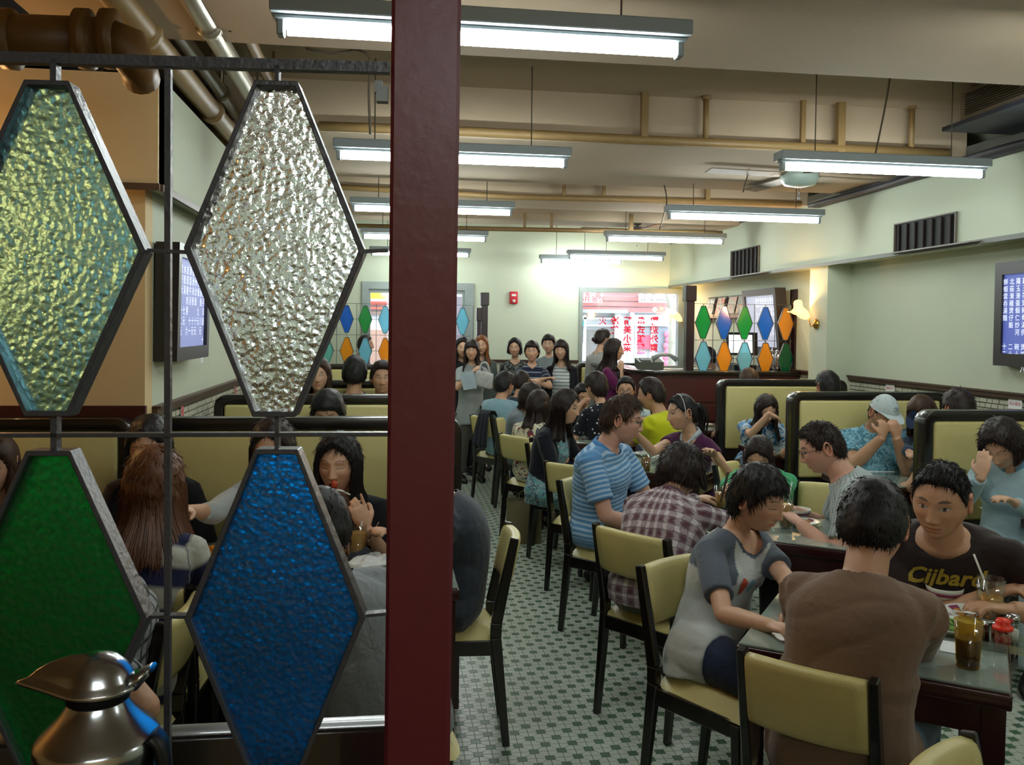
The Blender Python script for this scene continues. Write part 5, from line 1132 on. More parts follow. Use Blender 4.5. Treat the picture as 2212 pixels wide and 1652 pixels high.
    def ears(): 
        e = MB()
        for sd in (-1, 1):
            c = H+(np.array((sd*.072, -.006, -.002))*s)@HB; out = unit(hr*sd*.9-hf*.45); 
            V = []; n, m_ = 14, 8
            for i in range(n):
                th = 2*math.pi*i/n; rr = 1+.15*math.sin(th); cz, cy = math.sin(th)*.030*rr*s, math.cos(th)*.0165*rr*s
                cc = c+hu*cz-hf*(cy+.002)+out*(.010*(1-.2*math.cos(th)))*s
                rad = unit(hu*cz-hf*cy)
                for j in range(m_): ph = 2*math.pi*j/m_; V.append(cc+(rad*math.cos(ph)*.0045+out*math.sin(ph)*.0065)*s)
            e.add(V, [(i*m_+j, i*m_+(j+1) % m_, ((i+1) % n)*m_+(j+1) % m_, ((i+1) % n)*m_+j) for i in range(n) for j in range(m_)], True)
            e.sph(c+out*.003*s, (.006*s, .013*s, .025*s), 10, ax=(out, hf, hu))
        return e
    E_ = ears()
    def body_cb(P_, Fc, N):
        n = len(P_); c0 = np.tile(np.array(skin), (n, 1)); n2 = len(HW); ev = np.array(E_.V)
        A = np.concatenate([P_, HW, ev]); F_ = Fc+[tuple(n+i for i in f) for f in hfaces]+[tuple(n+n2+i for i in f) for f in E_.F]
        put_mesh('body', A, F_, SKIN, root, np.concatenate([c0, col, np.tile(np.array(skin)*np.array((1.05, .88, .85)), (len(ev), 1))]))
    later(mb, .006 if near else .011, 3, body_cb)
    # shirt
    if top is not None:
        mb = MB(); inf = .012 if fat <= 1.05 else .014; torso(mb, inf, hem, 1.0)
        for nm, sd in (('R', 1), ('L', -1)):
            a, b, c = sh[nm], el[nm], wr[nm]; SL = {'none': 0, 'cap': .35, 'short': .72, 'elbow': 1.0, '3q': 1.45, 'long': 1.95}[sleeve if isinstance(sleeve, str) else sleeve[nm]]
            if SL > 0:
                k = min(SL, 1.); e_ = a+(b-a)*k; r0, r1 = .056*ar*s+.008, (.052*ar*s+.012 if SL < 1 else .045*ar*s+.01)
                q_ = sp(.9)-tan(.9)*.0; mb.tube([q_, q_*.5+a*.5, a, a+(b-a)*.1], [.05*fs+.008, .054*fs+.008, r0, r0], 16)
                mb.tube([a-unit(b-a)*.025, a+(b-a)*k*.5, e_], [r0*.95, (r0+r1)/2, r1], 16)
                if SL > 1: mb.sph(b, .045*ar*s+.01, 12); mb.tube([b, b+(c-b)*(SL-1)*.5, b+(c-b)*(SL-1)], [.044*ar*s+.01, .042*ar*s+.009, .032*ar*s+.01], 14)
        if seat:
            for nm in 'RL': d_ = kn[nm]-hp[nm]; mb.tube([hp[nm]-unit(d_)*.05, hp[nm]+d_*.12, hp[nm]+d_*.28], [.09*fs+.016, .09*fs+.02, .08*fs+.016], 14)
        def shirt_cb(P_, Fc, N):
            sd_ = sum(map(ord, label)) % 997; fold = sinnoise(P_, 26, sd_)*.004+sinnoise(P_, 60, 5)*.0014+(np.abs(sinnoise(P_*np.array((1, 1, 1.6)), 13, sd_+1))**.55)*.011-.006; P_ = P_+N*fold[:, None]
            pat = addpat(P_)
            T1_ = tan(.97); dd = unit(FW-T1_*np.dot(FW, T1_)); C0 = sp(.97); rn = (.072 if g == 'm' else .068)*s+.25*neck*.35
            def gfun(Q):
                q = Q-C0; l, a, h = q@RT, q@dd, q@T1_; rad = np.sqrt(l*l+np.clip(a-.0, -9, 9)**2*(.55 if neck > .07 else 1)); 
                cut = h+.012+neck*np.clip((a+.03)/.13, 0, 1)*1.; hh = np.minimum(rn*np.clip(1+(h)*(.9 if neck > .07 else 0)/max(neck, .01)*.35, .35, 1.2)-rad, cut*.8); return hh
            gv = gfun(P_); kill = gv > 0; keep = ~kill
            Fk = [f for f in Fc if not all(kill[i] for i in f)]
            # slide the cut ring onto the neckline
            ring = np.zeros(len(P_), bool)
            for f in Fk:
                if any(kill[i] for i in f):
                    for i in f: ring[i] = kill[i] or ring[i]
            idx = np.where(ring)[0]
            if len(idx):
                for _ in range(2):
                    Q = P_[idx]; g0 = gfun(Q); G = np.stack([(gfun(Q+e)-g0)/.001 for e in np.eye(3)*.001], -1); P_[idx] = Q-G*(np.clip(g0, -.02, .02)/(np.sum(G*G, 1)+.05))[:, None]
            use = np.zeros(len(P_), bool)
            for f in Fk: use[list(f)] = True
            remap = np.cumsum(use)-1; Fk = [tuple(int(remap[i]) for i in f) for f in Fk]; gk = gfun(P_)[use]; P2, pat2 = P_[use], pat[use]
            cl = None
            if topcol is not None:
                q = P2-C0; cl = topcol(P2, pat2, gk, q@RT, q@dd, q@T1_)
            put_mesh(shname, P2, Fk, top, root, cl, pat2)
        later(mb, .008 if near else .013, 3 if near else 2, shirt_cb)
    if pants is not None:
        mb = MB(); legs_mb(mb, .012, shorts=pants[1] == 'shorts'); 
        if pants[1] == 'skirt': mb.tube([P0, P0+(kn['R']+kn['L']-2*P0)*.25, (kn['R']+kn['L'])/2], [(.17*s, .12), (.18*s, .12), (.2*s, .1)], 16, side=RT)
        mb.tube([P0-UPV*.02, sp(.12)], [(.168*fs, .116*fs), (.148*fs, .1*fs)], 18, side=RT)
        def pcb(P_, Fc, N): 
            P_ = P_+N*(sinnoise(P_, 22, 3)*.004)[:, None]; put_mesh('trousers' if pants[1] != 'skirt' else 'skirt', P_, Fc, pants[0], root, None, np.stack([P_[:, 0], P_[:, 2], P_[:, 1]], -1))
        later(mb, .011 if near else .016, 2, pcb)
    if shoes:
        mb = MB()
        for nm in 'RL': a = an[nm]; mb.tube([a-FW*.055-UPV*.045, a-FW*.03-UPV*.045, a+FW*.05-UPV*.045, a+FW*.13-UPV*.058, a+FW*.19-UPV*.066], [(.02, .02), (.036, .036), (.043, .04), (.044, .028), (.024, .018)], 10, side=RT)
        mb.build('shoes', black_plastic if shoes is True else shoes, root)
    make_hair(root, H, HB, s, hair, hc, hair_kw or {}, detail, label, HW, FW, Td)
    if collar is not None: make_collar(root, sp, tan, FW, RT, s, collar, neck, g)
    ctx = dict(root=root, H=H, HB=HB, s=s, sp=sp, tan=tan, FW=FW, RT=RT, wr=wr, el=el, sh=sh, P0=P0, Nk=Nk)
    if extras:
        for e in extras: e(ctx)
    return ctx
def make_collar(root, sp, tan, FW, RT, s, m_, neck, g):
    T = tan(.98); dd = unit(FW-T*np.dot(FW, T)); C0 = sp(.99); r = (.066 if g == 'm' else .056)*s; V = []; n = 26
    for i in range(n+1):
        a = math.radians(-68+316*i/n)+math.pi*0; 
        ang = math.radians(90)+math.radians(22+ (360-44)*i/n)     # opening in front
        u = np.array((math.cos(ang), math.sin(ang))); fr = max(0, u[1]); base = C0+RT*u[0]*r+dd*u[1]*r*.95-T*(.0+fr*fr*max(neck, .03)*.6)
        tipf = max(0, fr)**4
        o_ = RT*u[0]+dd*u[1]
        V += [base-T*.005, base+T*.026-o_*.002, base+T*.028+o_*.006, base-T*(.012+.035*tipf)+o_*(.022+.018*tipf)]
    Fc = [(i*4+k, (i+1)*4+k, (i+1)*4+(k+1) % 4, i*4+(k+1) % 4) for i in range(n) for k in range(4)]+[(3, 2, 1, 0), tuple(n*4+k for k in range(4))]
    MB().add(V, Fc, True).build('collar', m_, root)
# -------- hair
def hairline(az, kind, kw):
    d = np.degrees(az); 
    if kind in ('short', 'spiky', 'cap', 'crop'): xs, ys = [0, 25, 45, 58, 68, 78, 86, 100, 112, 130, 150, 180], [.60, .58, .52, .36, .12, -.1, .02, .12, -.35, -.55, -.6, -.62]
    elif kind == 'pixie': xs, ys = [0, 25, 45, 60, 70, 80, 88, 98, 110, 130, 180], [.42, .38, .4, .2, 0, -.22, -.05, .02, -.5, -.72, -.78]
    elif kind == 'bangs': xs, ys = [0, 25, 45, 58, 70, 90, 110, 180], [.30, .26, .2, -.1, -.5, -.7, -.75, -.75]
    elif kind in ('pony', 'bun'): xs, ys = [0, 25, 45, 58, 68, 78, 90, 100, 112, 130, 180], [.62, .6, .5, .32, .2, .05, .1, .12, -.2, -.45, -.55]
    else: xs, ys = [0, 15, 35, 50, 62, 75, 90, 110, 180], [.62, .56, .45, .25, -.1, -.5, -.7, -.75, -.75]
    return np.interp(d, xs, ys)+kw.get('line', 0)
def make_hair(root, H, HB, s, kind, hc, kw, detail, label, HW, FW, Td):
    if kind == 'none': return
    rng = np.random.default_rng(abs(hash(label)) % 99991 if False else sum(map(ord, label))); m_ = HAIR[hc]
    base = {'long': 'long', 'bob': 'long', 'longbangs': 'bangs', 'bobbangs': 'bangs'}.get(kind, kind)
    Tk = kw.get('th', {'short': .014, 'spiky': .016, 'crop': .009, 'pixie': .018, 'pony': .012, 'bun': .012, 'cap': .004}.get(kind, .017))
    nu, nv = (110, 80) if detail > 1 else (60, 44); D = head_grid(nu, nv); az = np.abs(np.arctan2(D[:, 0], D[:, 1]))
    def thick(D):
        az = np.abs(np.arctan2(D[:, 0], D[:, 1])); hl = hairline(az, base, kw); m_ = sst(0, .16, D[:, 2]-hl); t = -.010+(Tk+.010)*m_*(1+.22*sst(.2, .9, D[:, 2])+.25*sst(0, -.8, D[:, 1])*(1 if kind not in ('crop',) else .3)); return t, m_
    t, mk = thick(D); nz = sinnoise(D, 9, int(rng.integers(1000)))*.004*(Tk/.016)+sinnoise(D, 26, 3)*.0018
    P_ = head_shape(D, 'm')*np.array((1, 1, 1)); E = D*np.array((RX, RY, RZ)); E = np.where((mk > 0)[:, None], E*.35+P_*.65, P_)
    nrm = D/np.array((RX, RY, RZ)); nrm /= np.linalg.norm(nrm, axis=1)[:, None]
    Q = E+nrm*(t+nz*mk)[:, None]; crown = np.array((0, -.35, .93)); crown /= np.linalg.norm(crown)
    Vh = H+(Q*s)@HB; mb = MB(); mb.add(Vh, grid_faces(nu, nv), True)
    def W(p): return H+(np.asarray(p)*s)@HB
    def strand(pts, r): mb.tube(pts, [r, r*.9, r*.6, r*.12][:len(pts)] if len(pts) <= 4 else list(np.linspace(r, r*.15, len(pts))), 3, smooth=False)
    N = int(kw.get('n', 1)*{0: 0, 1: 120, 2: 600, 3: 1500}[detail])
    spk = kind in ('spiky',); c = 0
    while c < N:
        d = rng.normal(size=3); d /= np.linalg.norm(d)
        tt, mm = thick(d[None]); 
        if mm[0] < .5: continue
        c += 1; nr = d/np.array((RX, RY, RZ)); nr /= np.linalg.norm(nr); p = d*np.array((RX, RY, RZ))
        fl = d-crown; fl = fl-nr*np.dot(fl, nr); fl /= np.linalg.norm(fl)+1e-6; fl = fl+rng.normal(size=3)*.25
        L = kw.get('len', .024)*(0.6+.8*rng.random()); lift = kw.get('lift', .75 if spk else .06)*(sst(-.2, .7, d[2]) if spk else 1)
        p0 = p+nr*(tt[0]-.004); p1 = p0+(fl*(1-lift*.5)+nr*lift)*L*.45; p2 = p1+(fl*(1-lift*.3)+nr*(lift*.5-.12))*L*.4; p3 = p2+(fl-nr*.25)*L*.25
        strand([W(a) for a in (p0, p1, p2, p3)], .0016*s*(1.5 if detail < 2 else 1))
    if base in ('long', 'bangs'):
        Ld = kw.get('L', .30 if kind.startswith('long') else .12); a0 = kw.get('a0', 62); drop = unit(-UPV*.94+kw.get('back', 0)*-FW*.2); nA, nS = (34, 14) if detail > 1 else (22, 9)
        outer, inner = [], []
        for i in range(nA+1):
            A = math.radians(a0+(360-2*a0)*i/nA); dx = np.array((math.sin(A), math.cos(A), .12)); st_ = dx*np.array((RX, RY, RZ))*1.0
            o0 = W(st_+np.array((dx[0], dx[1], 0))*(Tk*.9)); rad = unit((o0-H)-UPV*np.dot(o0-H, UPV)); sideness = abs(math.sin(A)); back = max(0, -math.cos(A))
            Li = Ld*s*(1-.12*(1-back))*(1+.05*math.sin(i*2.3))
            for j in range(nS+1):
                u = j/nS; dist = Li*u; flare = kw.get('flare', .0)*u
                pin = -.012*math.exp(-((dist-.12)/.05)**2)*(.5-back*.4) if Ld > .2 else 0
                over = (.075*sst(.07, .24, dist)*back+.02*sst(.12, .24, dist)) if Ld > .13 else 0
                q = o0+drop*dist+rad*(flare+pin+over+.006*math.sin(i*1.9+u*3)*u+.003*math.sin(i*4.7)*u)
                outer.append(q); inner.append(q-rad*(.022*(1-.55*u**3)))
        n1 = nS+1; off = len(outer); Fc = []
        for i in range(nA):
            for j in range(nS):
                a, b, c_, d_ = i*n1+j, (i+1)*n1+j, (i+1)*n1+j+1, i*n1+j+1; Fc += [(a, b, c_, d_), (off+d_, off+c_, off+b, off+a)]
            Fc.append((i*n1+nS, (i+1)*n1+nS, off+(i+1)*n1+nS, off+i*n1+nS)); Fc.append((off+i*n1, off+(i+1)*n1, (i+1)*n1, i*n1))
        for j in range(nS): Fc.append((j, j+1, off+j+1, off+j)); k = nA*n1; Fc.append((off+k+j, off+k+j+1, k+j+1, k+j))
        mb.add(outer+inner, Fc, True)
        M = {0: 0, 1: 70, 2: 320, 3: 420}[detail]
        for k in range(int(M*kw.get('n', 1))):
            i = rng.integers(0, nA); v = rng.random(); j0 = rng.integers(0, 4); j1 = nS-rng.integers(0, max(1, nS//3)); pts = []
            out = rng.random()*.005+.001
            for j in range(j0, j1+1, 2): a, b = outer[i*n1+j], outer[(i+1)*n1+j]; q = a*(1-v)+b*v; r_ = unit((q-H)*[1, 1, 0]); pts.append(q+r_*out)
            if len(pts) > 2: pts.append(pts[-1]+(pts[-1]-pts[-2])*.6+rng.normal(size=3)*.003); strand(pts, .003*s)
    if kind == 'pony':
        p = W((0, -.10, .03)); q = kw.get('tail', .25); mb.tube(curve([p, p-HB[1]*.035-HB[2]*.01, p-HB[1]*.06-UPV*.07, p-HB[1]*.04-UPV*q]), [.016]+[.026]*10+[.02]*4+[.008], 10)
        for k in range(60 if detail > 1 else 20): r_ = rng.normal(size=3)*.016; strand([p-HB[1]*.03+r_, p-HB[1]*.06-UPV*.07+r_*1.2, p-HB[1]*.045-UPV*q*(.8+.3*rng.random())+r_], .003)
    if kind == 'bun': mb.sph(W(kw.get('at', (0, -.115, .05))), (.035, .032, .032), 14, ax=HB)
    mb.build('hair', m_, root)
    if kw.get('band') is not None:
        pts = [W((math.sin(a)*(RX+Tk+.004), .012+.0*a, math.cos(a)*(RZ+Tk+.002)+.0)) for a in np.linspace(-1.75, 1.75, 24)]
        MB().tube(pts, [(.002, .006)]*24, 6, side=HB[1]).build('headband', kw['band'], root)
def glasses(col=None):
    def f(c):
        H, HB, s = c['H'], c['HB'], c['s']; W = lambda p: H+(np.array(p)*s)@HB; m_ = col or black_plastic; mb = MB()
        for sd in (-1, 1):
            pts = [W((sd*(.032+.023*math.cos(a)), .104-.012*abs(math.cos(a))*.5-.004, .005+.0165*math.sin(a))) for a in np.linspace(0, 2*math.pi, 17)]; mb.tube(pts, .0013, 5)
            mb.tube([W((sd*.054, .095, .01)), W((sd*.072, .05, .012)), W((sd*.079, -.005, .008)), W((sd*.078, -.02, -.008))], .0013, 5)
        mb.tube([W((-.009, .101, .008)), W((0, .106, .011)), W((.009, .101, .008))], .0013, 5); o = mb.build('glasses', m_, c['root'])
    return f
def cap(mat_, brim_m=None, logo=True):
    def f(c):
        H, HB, s = c['H'], c['HB'], c['s']; D = head_grid(40, 30); z0 = .28; up = D[:, 2] > z0-.06; P_ = D*np.array((RX+.012, RY+.012, RZ+.014)); P_[:, 2] = np.maximum(P_[:, 2], z0*RZ)
        MB().add(H+(P_*s)@HB, grid_faces(40, 30), True).build('cap', mat_, c['root'])
        V = []; n = 14
        for lay in (0, .004):
            for i in range(n+1):
                a = math.radians(-58+116*i/n); e = np.array((math.sin(a)*(RX+.012), math.cos(a)*(RY+.012), z0*RZ+.002)); k = math.cos(a*1.45); tip = e+np.array((0, .07*max(k, .0)+.004, -.018*max(k, 0)-.0)); V += [H+((e+[0, 0, lay])*s)@HB, H+((tip+[0, 0, lay])*s)@HB]
        m1 = 2*(n+1); Fc = []
        for i in range(n): a = 2*i; Fc += [(a, a+1, a+3, a+2), (m1+a+2, m1+a+3, m1+a+1, m1+a), (a+1, m1+a+1, m1+a+3, a+3)]
        MB().add(V, Fc).build('cap_peak', mat_, c['root'])
        if logo:
            W = lambda p: H+(np.array(p)*s)@HB
            MB().tube([W((.014*math.cos(a)+.0, RY+.013-.016*1.0, .075+.013*math.sin(a))) for a in np.linspace(.6, 5.7, 14)], .0025, 5).build('cap_emblem', mat('grey_thread', '#6f8787', .8), c['root'])
    return f
# ================================================================ WHO SITS AND STANDS WHERE
jeans = (cloth('dark_jeans', 'plain', '#1d2b45'), 'long'); blackp = (cloth('black_trousers', 'plain', '#141417'), 'long'); khaki = (cloth('olive_shorts', 'plain', '#5d6350'), 'shorts'); bluej = (cloth('blue_jeans', 'plain', '#4b6275'), 'long'); greyp = (cloth('grey_trousers', 'plain', '#4d4d48'), 'long')
G1, G2, G3, G4 = 'diners at the middle tables', 'people waiting by the back wall', 'diners in the left booths', 'diners in the right booths'
hz = lambda px, py, z: PZ(px, py, z)
e1x, e1y = e1; e2d = math.degrees(math.atan2(e2[1], e2[0]))
# ---- nearest right table
person('man in a plain brown t-shirt seated with his back to us, nearest right', (1886, 1136), 2.24, face=48, look=50, pitch=24, g='m', s=1.04, pelvis=(1.19, 2.16, .57), top=cloth('brown_jersey', 'plain', '#76604f'), sleeve='elbow', neck=.02,
       hands={'R': hz(1905, 1290, .84), 'L': hz(1800, 1290, .84)}, elbow_at={'R': PY(1976, 1398, 2.33), 'L': PY(1740, 1345, 2.45)}, hair='short', hc='black', pants=bluej, tone='t', detail=3, group=G1, fat=1.0, shw=.9, hair_kw=dict(th=.015, len=.014, lift=.2, line=-.06), slouch=.09)
def raglan(P_, pat, g_, l, a, h):
    c = np.tile(C('#b4bab7'), (len(P_), 1)); sl = (pat[:, 2] > .5) | ((h > -.17) & (np.abs(l) > .062+np.clip(-h, 0, .3)*.5)); c[sl] = C('#565f6b'); c[g_ > -.011] = C('#4b545f')
    return c
def hearts(c):
    pass
def shirt_project(c, draw, center_t, size, off=.0):
    """project flat shapes on the chest of the shirt by ray casting from in front"""
    pass
P3 = person('short-haired woman in a grey and white raglan t-shirt, looking down at her table', (1638, 1078), 2.98, face=-58, look=-54, pitch=16, roll=-3, g='f', s=.99, pelvis=(1.13, 2.98, .56), top=cloth('raglan_tee', 'vcol'), topcol=raglan, sleeve='short', neck=.12,
       hands={'R': hz(1668, 1352, .785), 'L': hz(1730, 1335, .785)}, elbow={'R': (-.35, -.45, -.8), 'L': (.9, .2, -.4)}, hair='pixie', hc='black', pants=jeans, eyes='shut', detail=3, group=G1, hair_kw=dict(th=.017, len=.026, lift=.04))
P2 = person('man with short spiky hair in a dark brown t-shirt with gold lettering', (2032, 1082), 2.70, face=-128, look=-138, pitch=12, roll=3, g='m', s=1.08, pelvis=(2.08, 3.0, .57), top=cloth('dark_brown_tee', 'plain', '#2b211f'), sleeve='short', neck=.03,
       hands={'R': hz(2128, 1292, .80), 'L': hz(2185, 1318, .80)}, elbow={'R': (-.8, .5, -.6), 'L': (.9, -.3, -.3)}, hair='spiky', hc='black', pants=blackp, tone='t', detail=3, group=G1, fat=1.1, hair_kw=dict(th=.009, len=.017, lift=.6))
# ---- second table
person('person with fluffy dark hair in a maroon and white plaid shirt, back to us', (1472, 1022), 3.9, face=48, look=50, pitch=38, g='f', s=1.02, pelvis=(1.12, 3.62, .57), top=cloth('plaid_shirt', 'plaid', '#5d3a47', '#c5bcc0', (.052, .5), c3='#3a1f2a'), sleeve='long', neck=.0, fat=1.12,
       hands={'R': hz(1610, 1105, .82), 'L': hz(1545, 1075, .82)}, elbow={'R': (.7, -.6, -.4)}, hair='bob', hc='dark', pants=khaki, detail=2, group=G1, hair_kw=dict(th=.026, L=.07, flare=.015, a0=70, n=1.4, lift=.4, len=.035), collar=MAT['plaid_shirt'], slouch=.1)
person('man with glasses in a blue polo with white stripes, in profile', (1345, 907), 4.62, face=-44, look=-22, pitch=10, g='m', s=1.07, pelvis=(1.15, 4.76, .58), top=cloth('blue_striped_polo', 'stripe', '#5f93c4', '#aecbe4', (.026, .42)), sleeve='short', neck=.07,
       hands={'R': (1.36, 4.45, .62), 'L': (1.55, 4.55, .62)}, elbow={'R': (-.5, -.4, -.8)}, hair='short', hc='brown', pants=khaki, tone='w', detail=3, group=G1, extras=[glasses()], collar=cloth('polo_blue', 'plain', '#4f86bd'), hair_kw=dict(th=.013, len=.03, lift=.3))
person('girl in a green jacket bent over her food, eating with chopsticks', (1640, 985), 4.55, face=-126, look=-122, pitch=32, g='f', s=.93, pelvis=(2.2, 4.8, .56), top=cloth('green_jacket', 'plain', '#2f9a63'), sleeve='long', neck=.02,
       hands={'R': PY(1560, 1062, 4.15), 'L': PY(1640, 1090, 4.2)}, elbow={'R': (-.9, .3, -.4), 'L': (.9, -.2, -.3)}, hair='long', hc='dark', pants=jeans, eyes='shut', detail=2, group=G1, hair_kw=dict(L=.2, th=.012), collar=cloth('grey_hood', 'plain', '#7d8284'))
person('man with glasses in a pale knitted shirt, in profile facing left', (1775, 968), 3.85, face=150, look=163, pitch=20, g='m', s=1.02, pelvis=(2.18, 3.7, .57), top=cloth('pale_grey_knit', 'vstripe', '#8d9a9b', '#b3bfbe', (.022, .5)), sleeve='short', neck=.02,
       hands={'R': (1.95, 4.05, .8), 'L': (1.85, 3.75, .8)}, hair='crop', hc='dark', pants=blackp, tone='w', detail=3, group=G1, extras=[glasses()], fat=1.1, hair_kw=dict(th=.010, len=.016, lift=.5, n=1.5), slouch=.08)
# ---- third table and beyond
person('girl with a white headband and purple top with a white collar, arm stretched out', (1472, 892), 5.6, face=-150, look=-172, pitch=6, g='f', s=1.0, pelvis=(2.02, 5.75, .56), top=cloth('purple_top', 'plain', '#4a1a42'), sleeve='cap', neck=.1,
       hands={'R': PY(1372, 935, 5.45), 'L': PY(1545, 985, 5.2)}, elbow={'R': (0, -.1, -1)}, hair='pony', hc='black', pants=blackp, detail=2, group=G1, hair_kw=dict(band=mat('white_band', '#d5d6d8', .5)), collar=cloth('white_collar', 'plain', '#b9c4cc'))
person('person in a bright yellow t-shirt turned away to the left', (1405, 853), 6.6, face=135, look=150, pitch=8, g='m', s=1.02, pelvis=(2.12, 6.5, .56), top=cloth('yellow_tee', 'plain', '#c3c81c'), sleeve='short', neck=.02, hair='short', hc='dark', pants=jeans, group=G1, hands={'L': (1.85, 6.9, .8), 'R': (2.0, 7.0, .8)}, hair_kw=dict(th=.02))
person('woman with long dark red hair, navy shrug and floral dress, in profile', (1221, 880), 5.9, face=-40, look=-28, pitch=8, g='f', s=.98, pelvis=(1.06, 6.0, .56), top=cloth('floral_dress', 'floral', '#9aa9ac', '#4d5a66', (42., .5), c3='#5f9ca4', mask='#12141f'), topcol=lambda P_, pat, g_, l, a, h: np.repeat((((pat[:, 2] > .5) | (np.abs(l) > .075) | (a < -.02)) & (h > -.33)).astype(float)[:, None], 3, 1), sleeve='short', neck=.13,
       hands={'R': (1.32, 5.8, .62), 'L': (1.5, 6.0, .8)}, elbow={'R': (-.5, -.3, -.9)}, hair='long', hc='dark', pants=(MAT['floral_dress'], 'skirt'), detail=2, group=G1, hair_kw=dict(L=.27, a0=75))
def shrug(P_, pat, g_, l, a, h): return None
person('woman with dark hair and a cream blouse with red flowers, back to us', (1163, 876), 6.9, face=50, look=45, pitch=8, g='f', s=.97, pelvis=(1.12, 6.85, .56), top=cloth('flower_blouse', 'floral', '#c9c6a9', '#7c2f3c', (24., .6), c3='#4c4a63'), sleeve='short', neck=.0, hair='long', hc='dark', pants=jeans, group=G1, hair_kw=dict(L=.2))
person('woman in a grey sweater with dark curly hair, looking down to the right', (1146, 858), 7.6, face=-20, look=-35, pitch=18, g='f', s=.97, pelvis=(1.1, 7.75, .56), top=cloth('grey_sweater', 'plain', '#6d7880'), sleeve='long', neck=.03, hair='bob', hc='dark', pants=blackp, eyes='shut', group=G1, hair_kw=dict(L=.14, th=.022))
person('man in a pale blue shirt seated with his back to us, at the far aisle', (1091, 831), 8.4, face=50, look=40, g='m', s=1.0, pelvis=(1.05, 8.3, .56), top=cloth('pale_blue_shirt', 'plain', '#7fa0ac'), sleeve='short', neck=.0, hair='short', hc='black', pants=jeans, group=G1, hair_kw=dict(th=.02))
person('dark-haired person just right of the man in the pale blue shirt, facing away', (1127, 826), 8.95, face=60, look=60, g='m', s=.97, pelvis=(1.38, 8.95, .56), top=cloth('navy_shirt', 'plain', '#2d3646'), sleeve='short', neck=.0, hair='short', hc='dark', pants=jeans, group=G1)
person('person in a black blouse with white dots, back to us', (1287, 836), 7.25, face=110, look=120, pitch=5, g='f', s=1.0, pelvis=(1.75, 7.15, .56), top=cloth('dotted_blouse', 'dots', '#10121a', '#c9ccd2', (26., .22)), sleeve='short', neck=.0, hair='pixie', hc='dark', pants=blackp, group=G1, hair_kw=dict(th=.02))
person('man with a dark fringe resting his chin, left of the dotted blouse', (1258, 856), 7.9, face=-70, look=-80, pitch=20, g='m', s=.98, pelvis=(1.8, 8.1, .56), top=cloth('dark_tee', 'plain', '#23262c'), sleeve='short', neck=.02, hair='short', hc='black', pants=jeans, group=G1, hands={'R': PY(1252, 878, 7.75)}, tone='t')
person('man with glasses and a pale shirt facing us, above the man in the striped polo', (1352, 843), 7.7, face=-112, look=-108, pitch=5, g='m', s=1.0, pelvis=(2.15, 7.9, .56), top=cloth('pale_grey_shirt', 'plain', '#9fb3b6'), sleeve='short', neck=.02, hair='short', hc='black', pants=jeans, group=G1, extras=[glasses()], hands={'L': PY(1378, 925, 7.2), 'R': PY(1340, 930, 7.2)}, tone='t')
# ---- standing by the back wall
def stand(label, px, py, Y, face, look, top, g='f', **k): return person(label, (px, py), Y, face=face, look=look, g=g, seat=False, top=top, group=G2, lean=.02, slouch=.02, **k)
dk = cloth('black_cardigan', 'plain', '#17161b')
stand('person in black at the left end of the waiting group, half behind the maroon post', 999, 752, 9.9, -60, -90, dk, hair='long', hc='black', sleeve='long', pants=blackp, hair_kw=dict(L=.35))
c = stand('woman in a pale grey tee holding a white bag, beside the maroon post', 1019, 758, 9.5, -80, -100, cloth('pale_grey_tee', 'plain', '#8f9798'), hair='longbangs', hc='dark', sleeve='short', pants=greyp, s=.95, hands={'R': PY(1020, 805, 9.25), 'L': PY(1042, 810, 9.2)}, hair_kw=dict(L=.3))
stand('woman with copper hair behind the one holding the white bag', 1040, 747, 10.3, -95, -100, cloth('grey_green_cardigan', 'plain', '#555c58'), hair='long', hc='orange', sleeve='long', pants=blackp, mouth=.6, s=.96, hair_kw=dict(L=.3))
stand('woman in a pink top and dark patterned jacket against the back wall', 1112, 752, 10.4, -95, -105, cloth('dark_camouflage', 'floral', '#3a3f3c', '#1b1e20', (20., .5), c3='#686d66'), hair='bob', hc='black', sleeve='long', pants=blackp, s=.97, neck=.08, hair_kw=dict(L=.09))
stand('woman in a navy top with thin white stripes, arms folded', 1149, 760, 9.6, -100, -105, cloth('navy_striped_tee', 'stripe', '#1b2338', '#8c95a6', (.065, .16)), hair='pixie', hc='dark', sleeve='short', pants=jeans, s=.97, neck=.07, hands={'R': PY(1178, 818, 9.3), 'L': PY(1150, 822, 9.3)}, elbow={'R': (-.9, 0, -.5), 'L': (.9, 0, -.5)})
stand('woman in a plain grey tee standing behind the two striped tops', 1185, 744, 10.6, -100, -110, cloth('mid_grey_tee', 'plain', '#7c8689'), hair='pixie', hc='black', sleeve='short', pants=blackp, s=.98)
stand('woman in a white top with thin dark stripes and an open black cardigan', 1212, 757, 9.7, -105, -112, cloth('white_striped_top', 'stripe', '#c9cfcc', '#3d4a58', (.04, .2), mask='#17161b'), topcol=lambda P_, pat, g_, l, a, h: np.repeat(((pat[:, 2] > .5) | (np.abs(l) > .095) | (a < -.03)).astype(float)[:, None], 3, 1), hair='longbangs', hc='dark', sleeve='long', pants=blackp, s=.96, neck=.09, hair_kw=dict(L=.28))
stand('woman in a pale grey blouse with her hair in a bun, before the window', 1303, 733, 10.4, 40, 20, cloth('pale_blouse', 'plain', '#a5a7a0'), hair='bun', hc='dark', sleeve='long', pants=blackp, s=1.0, hair_kw=dict(th=.02, at=(0, -.13, .0)))
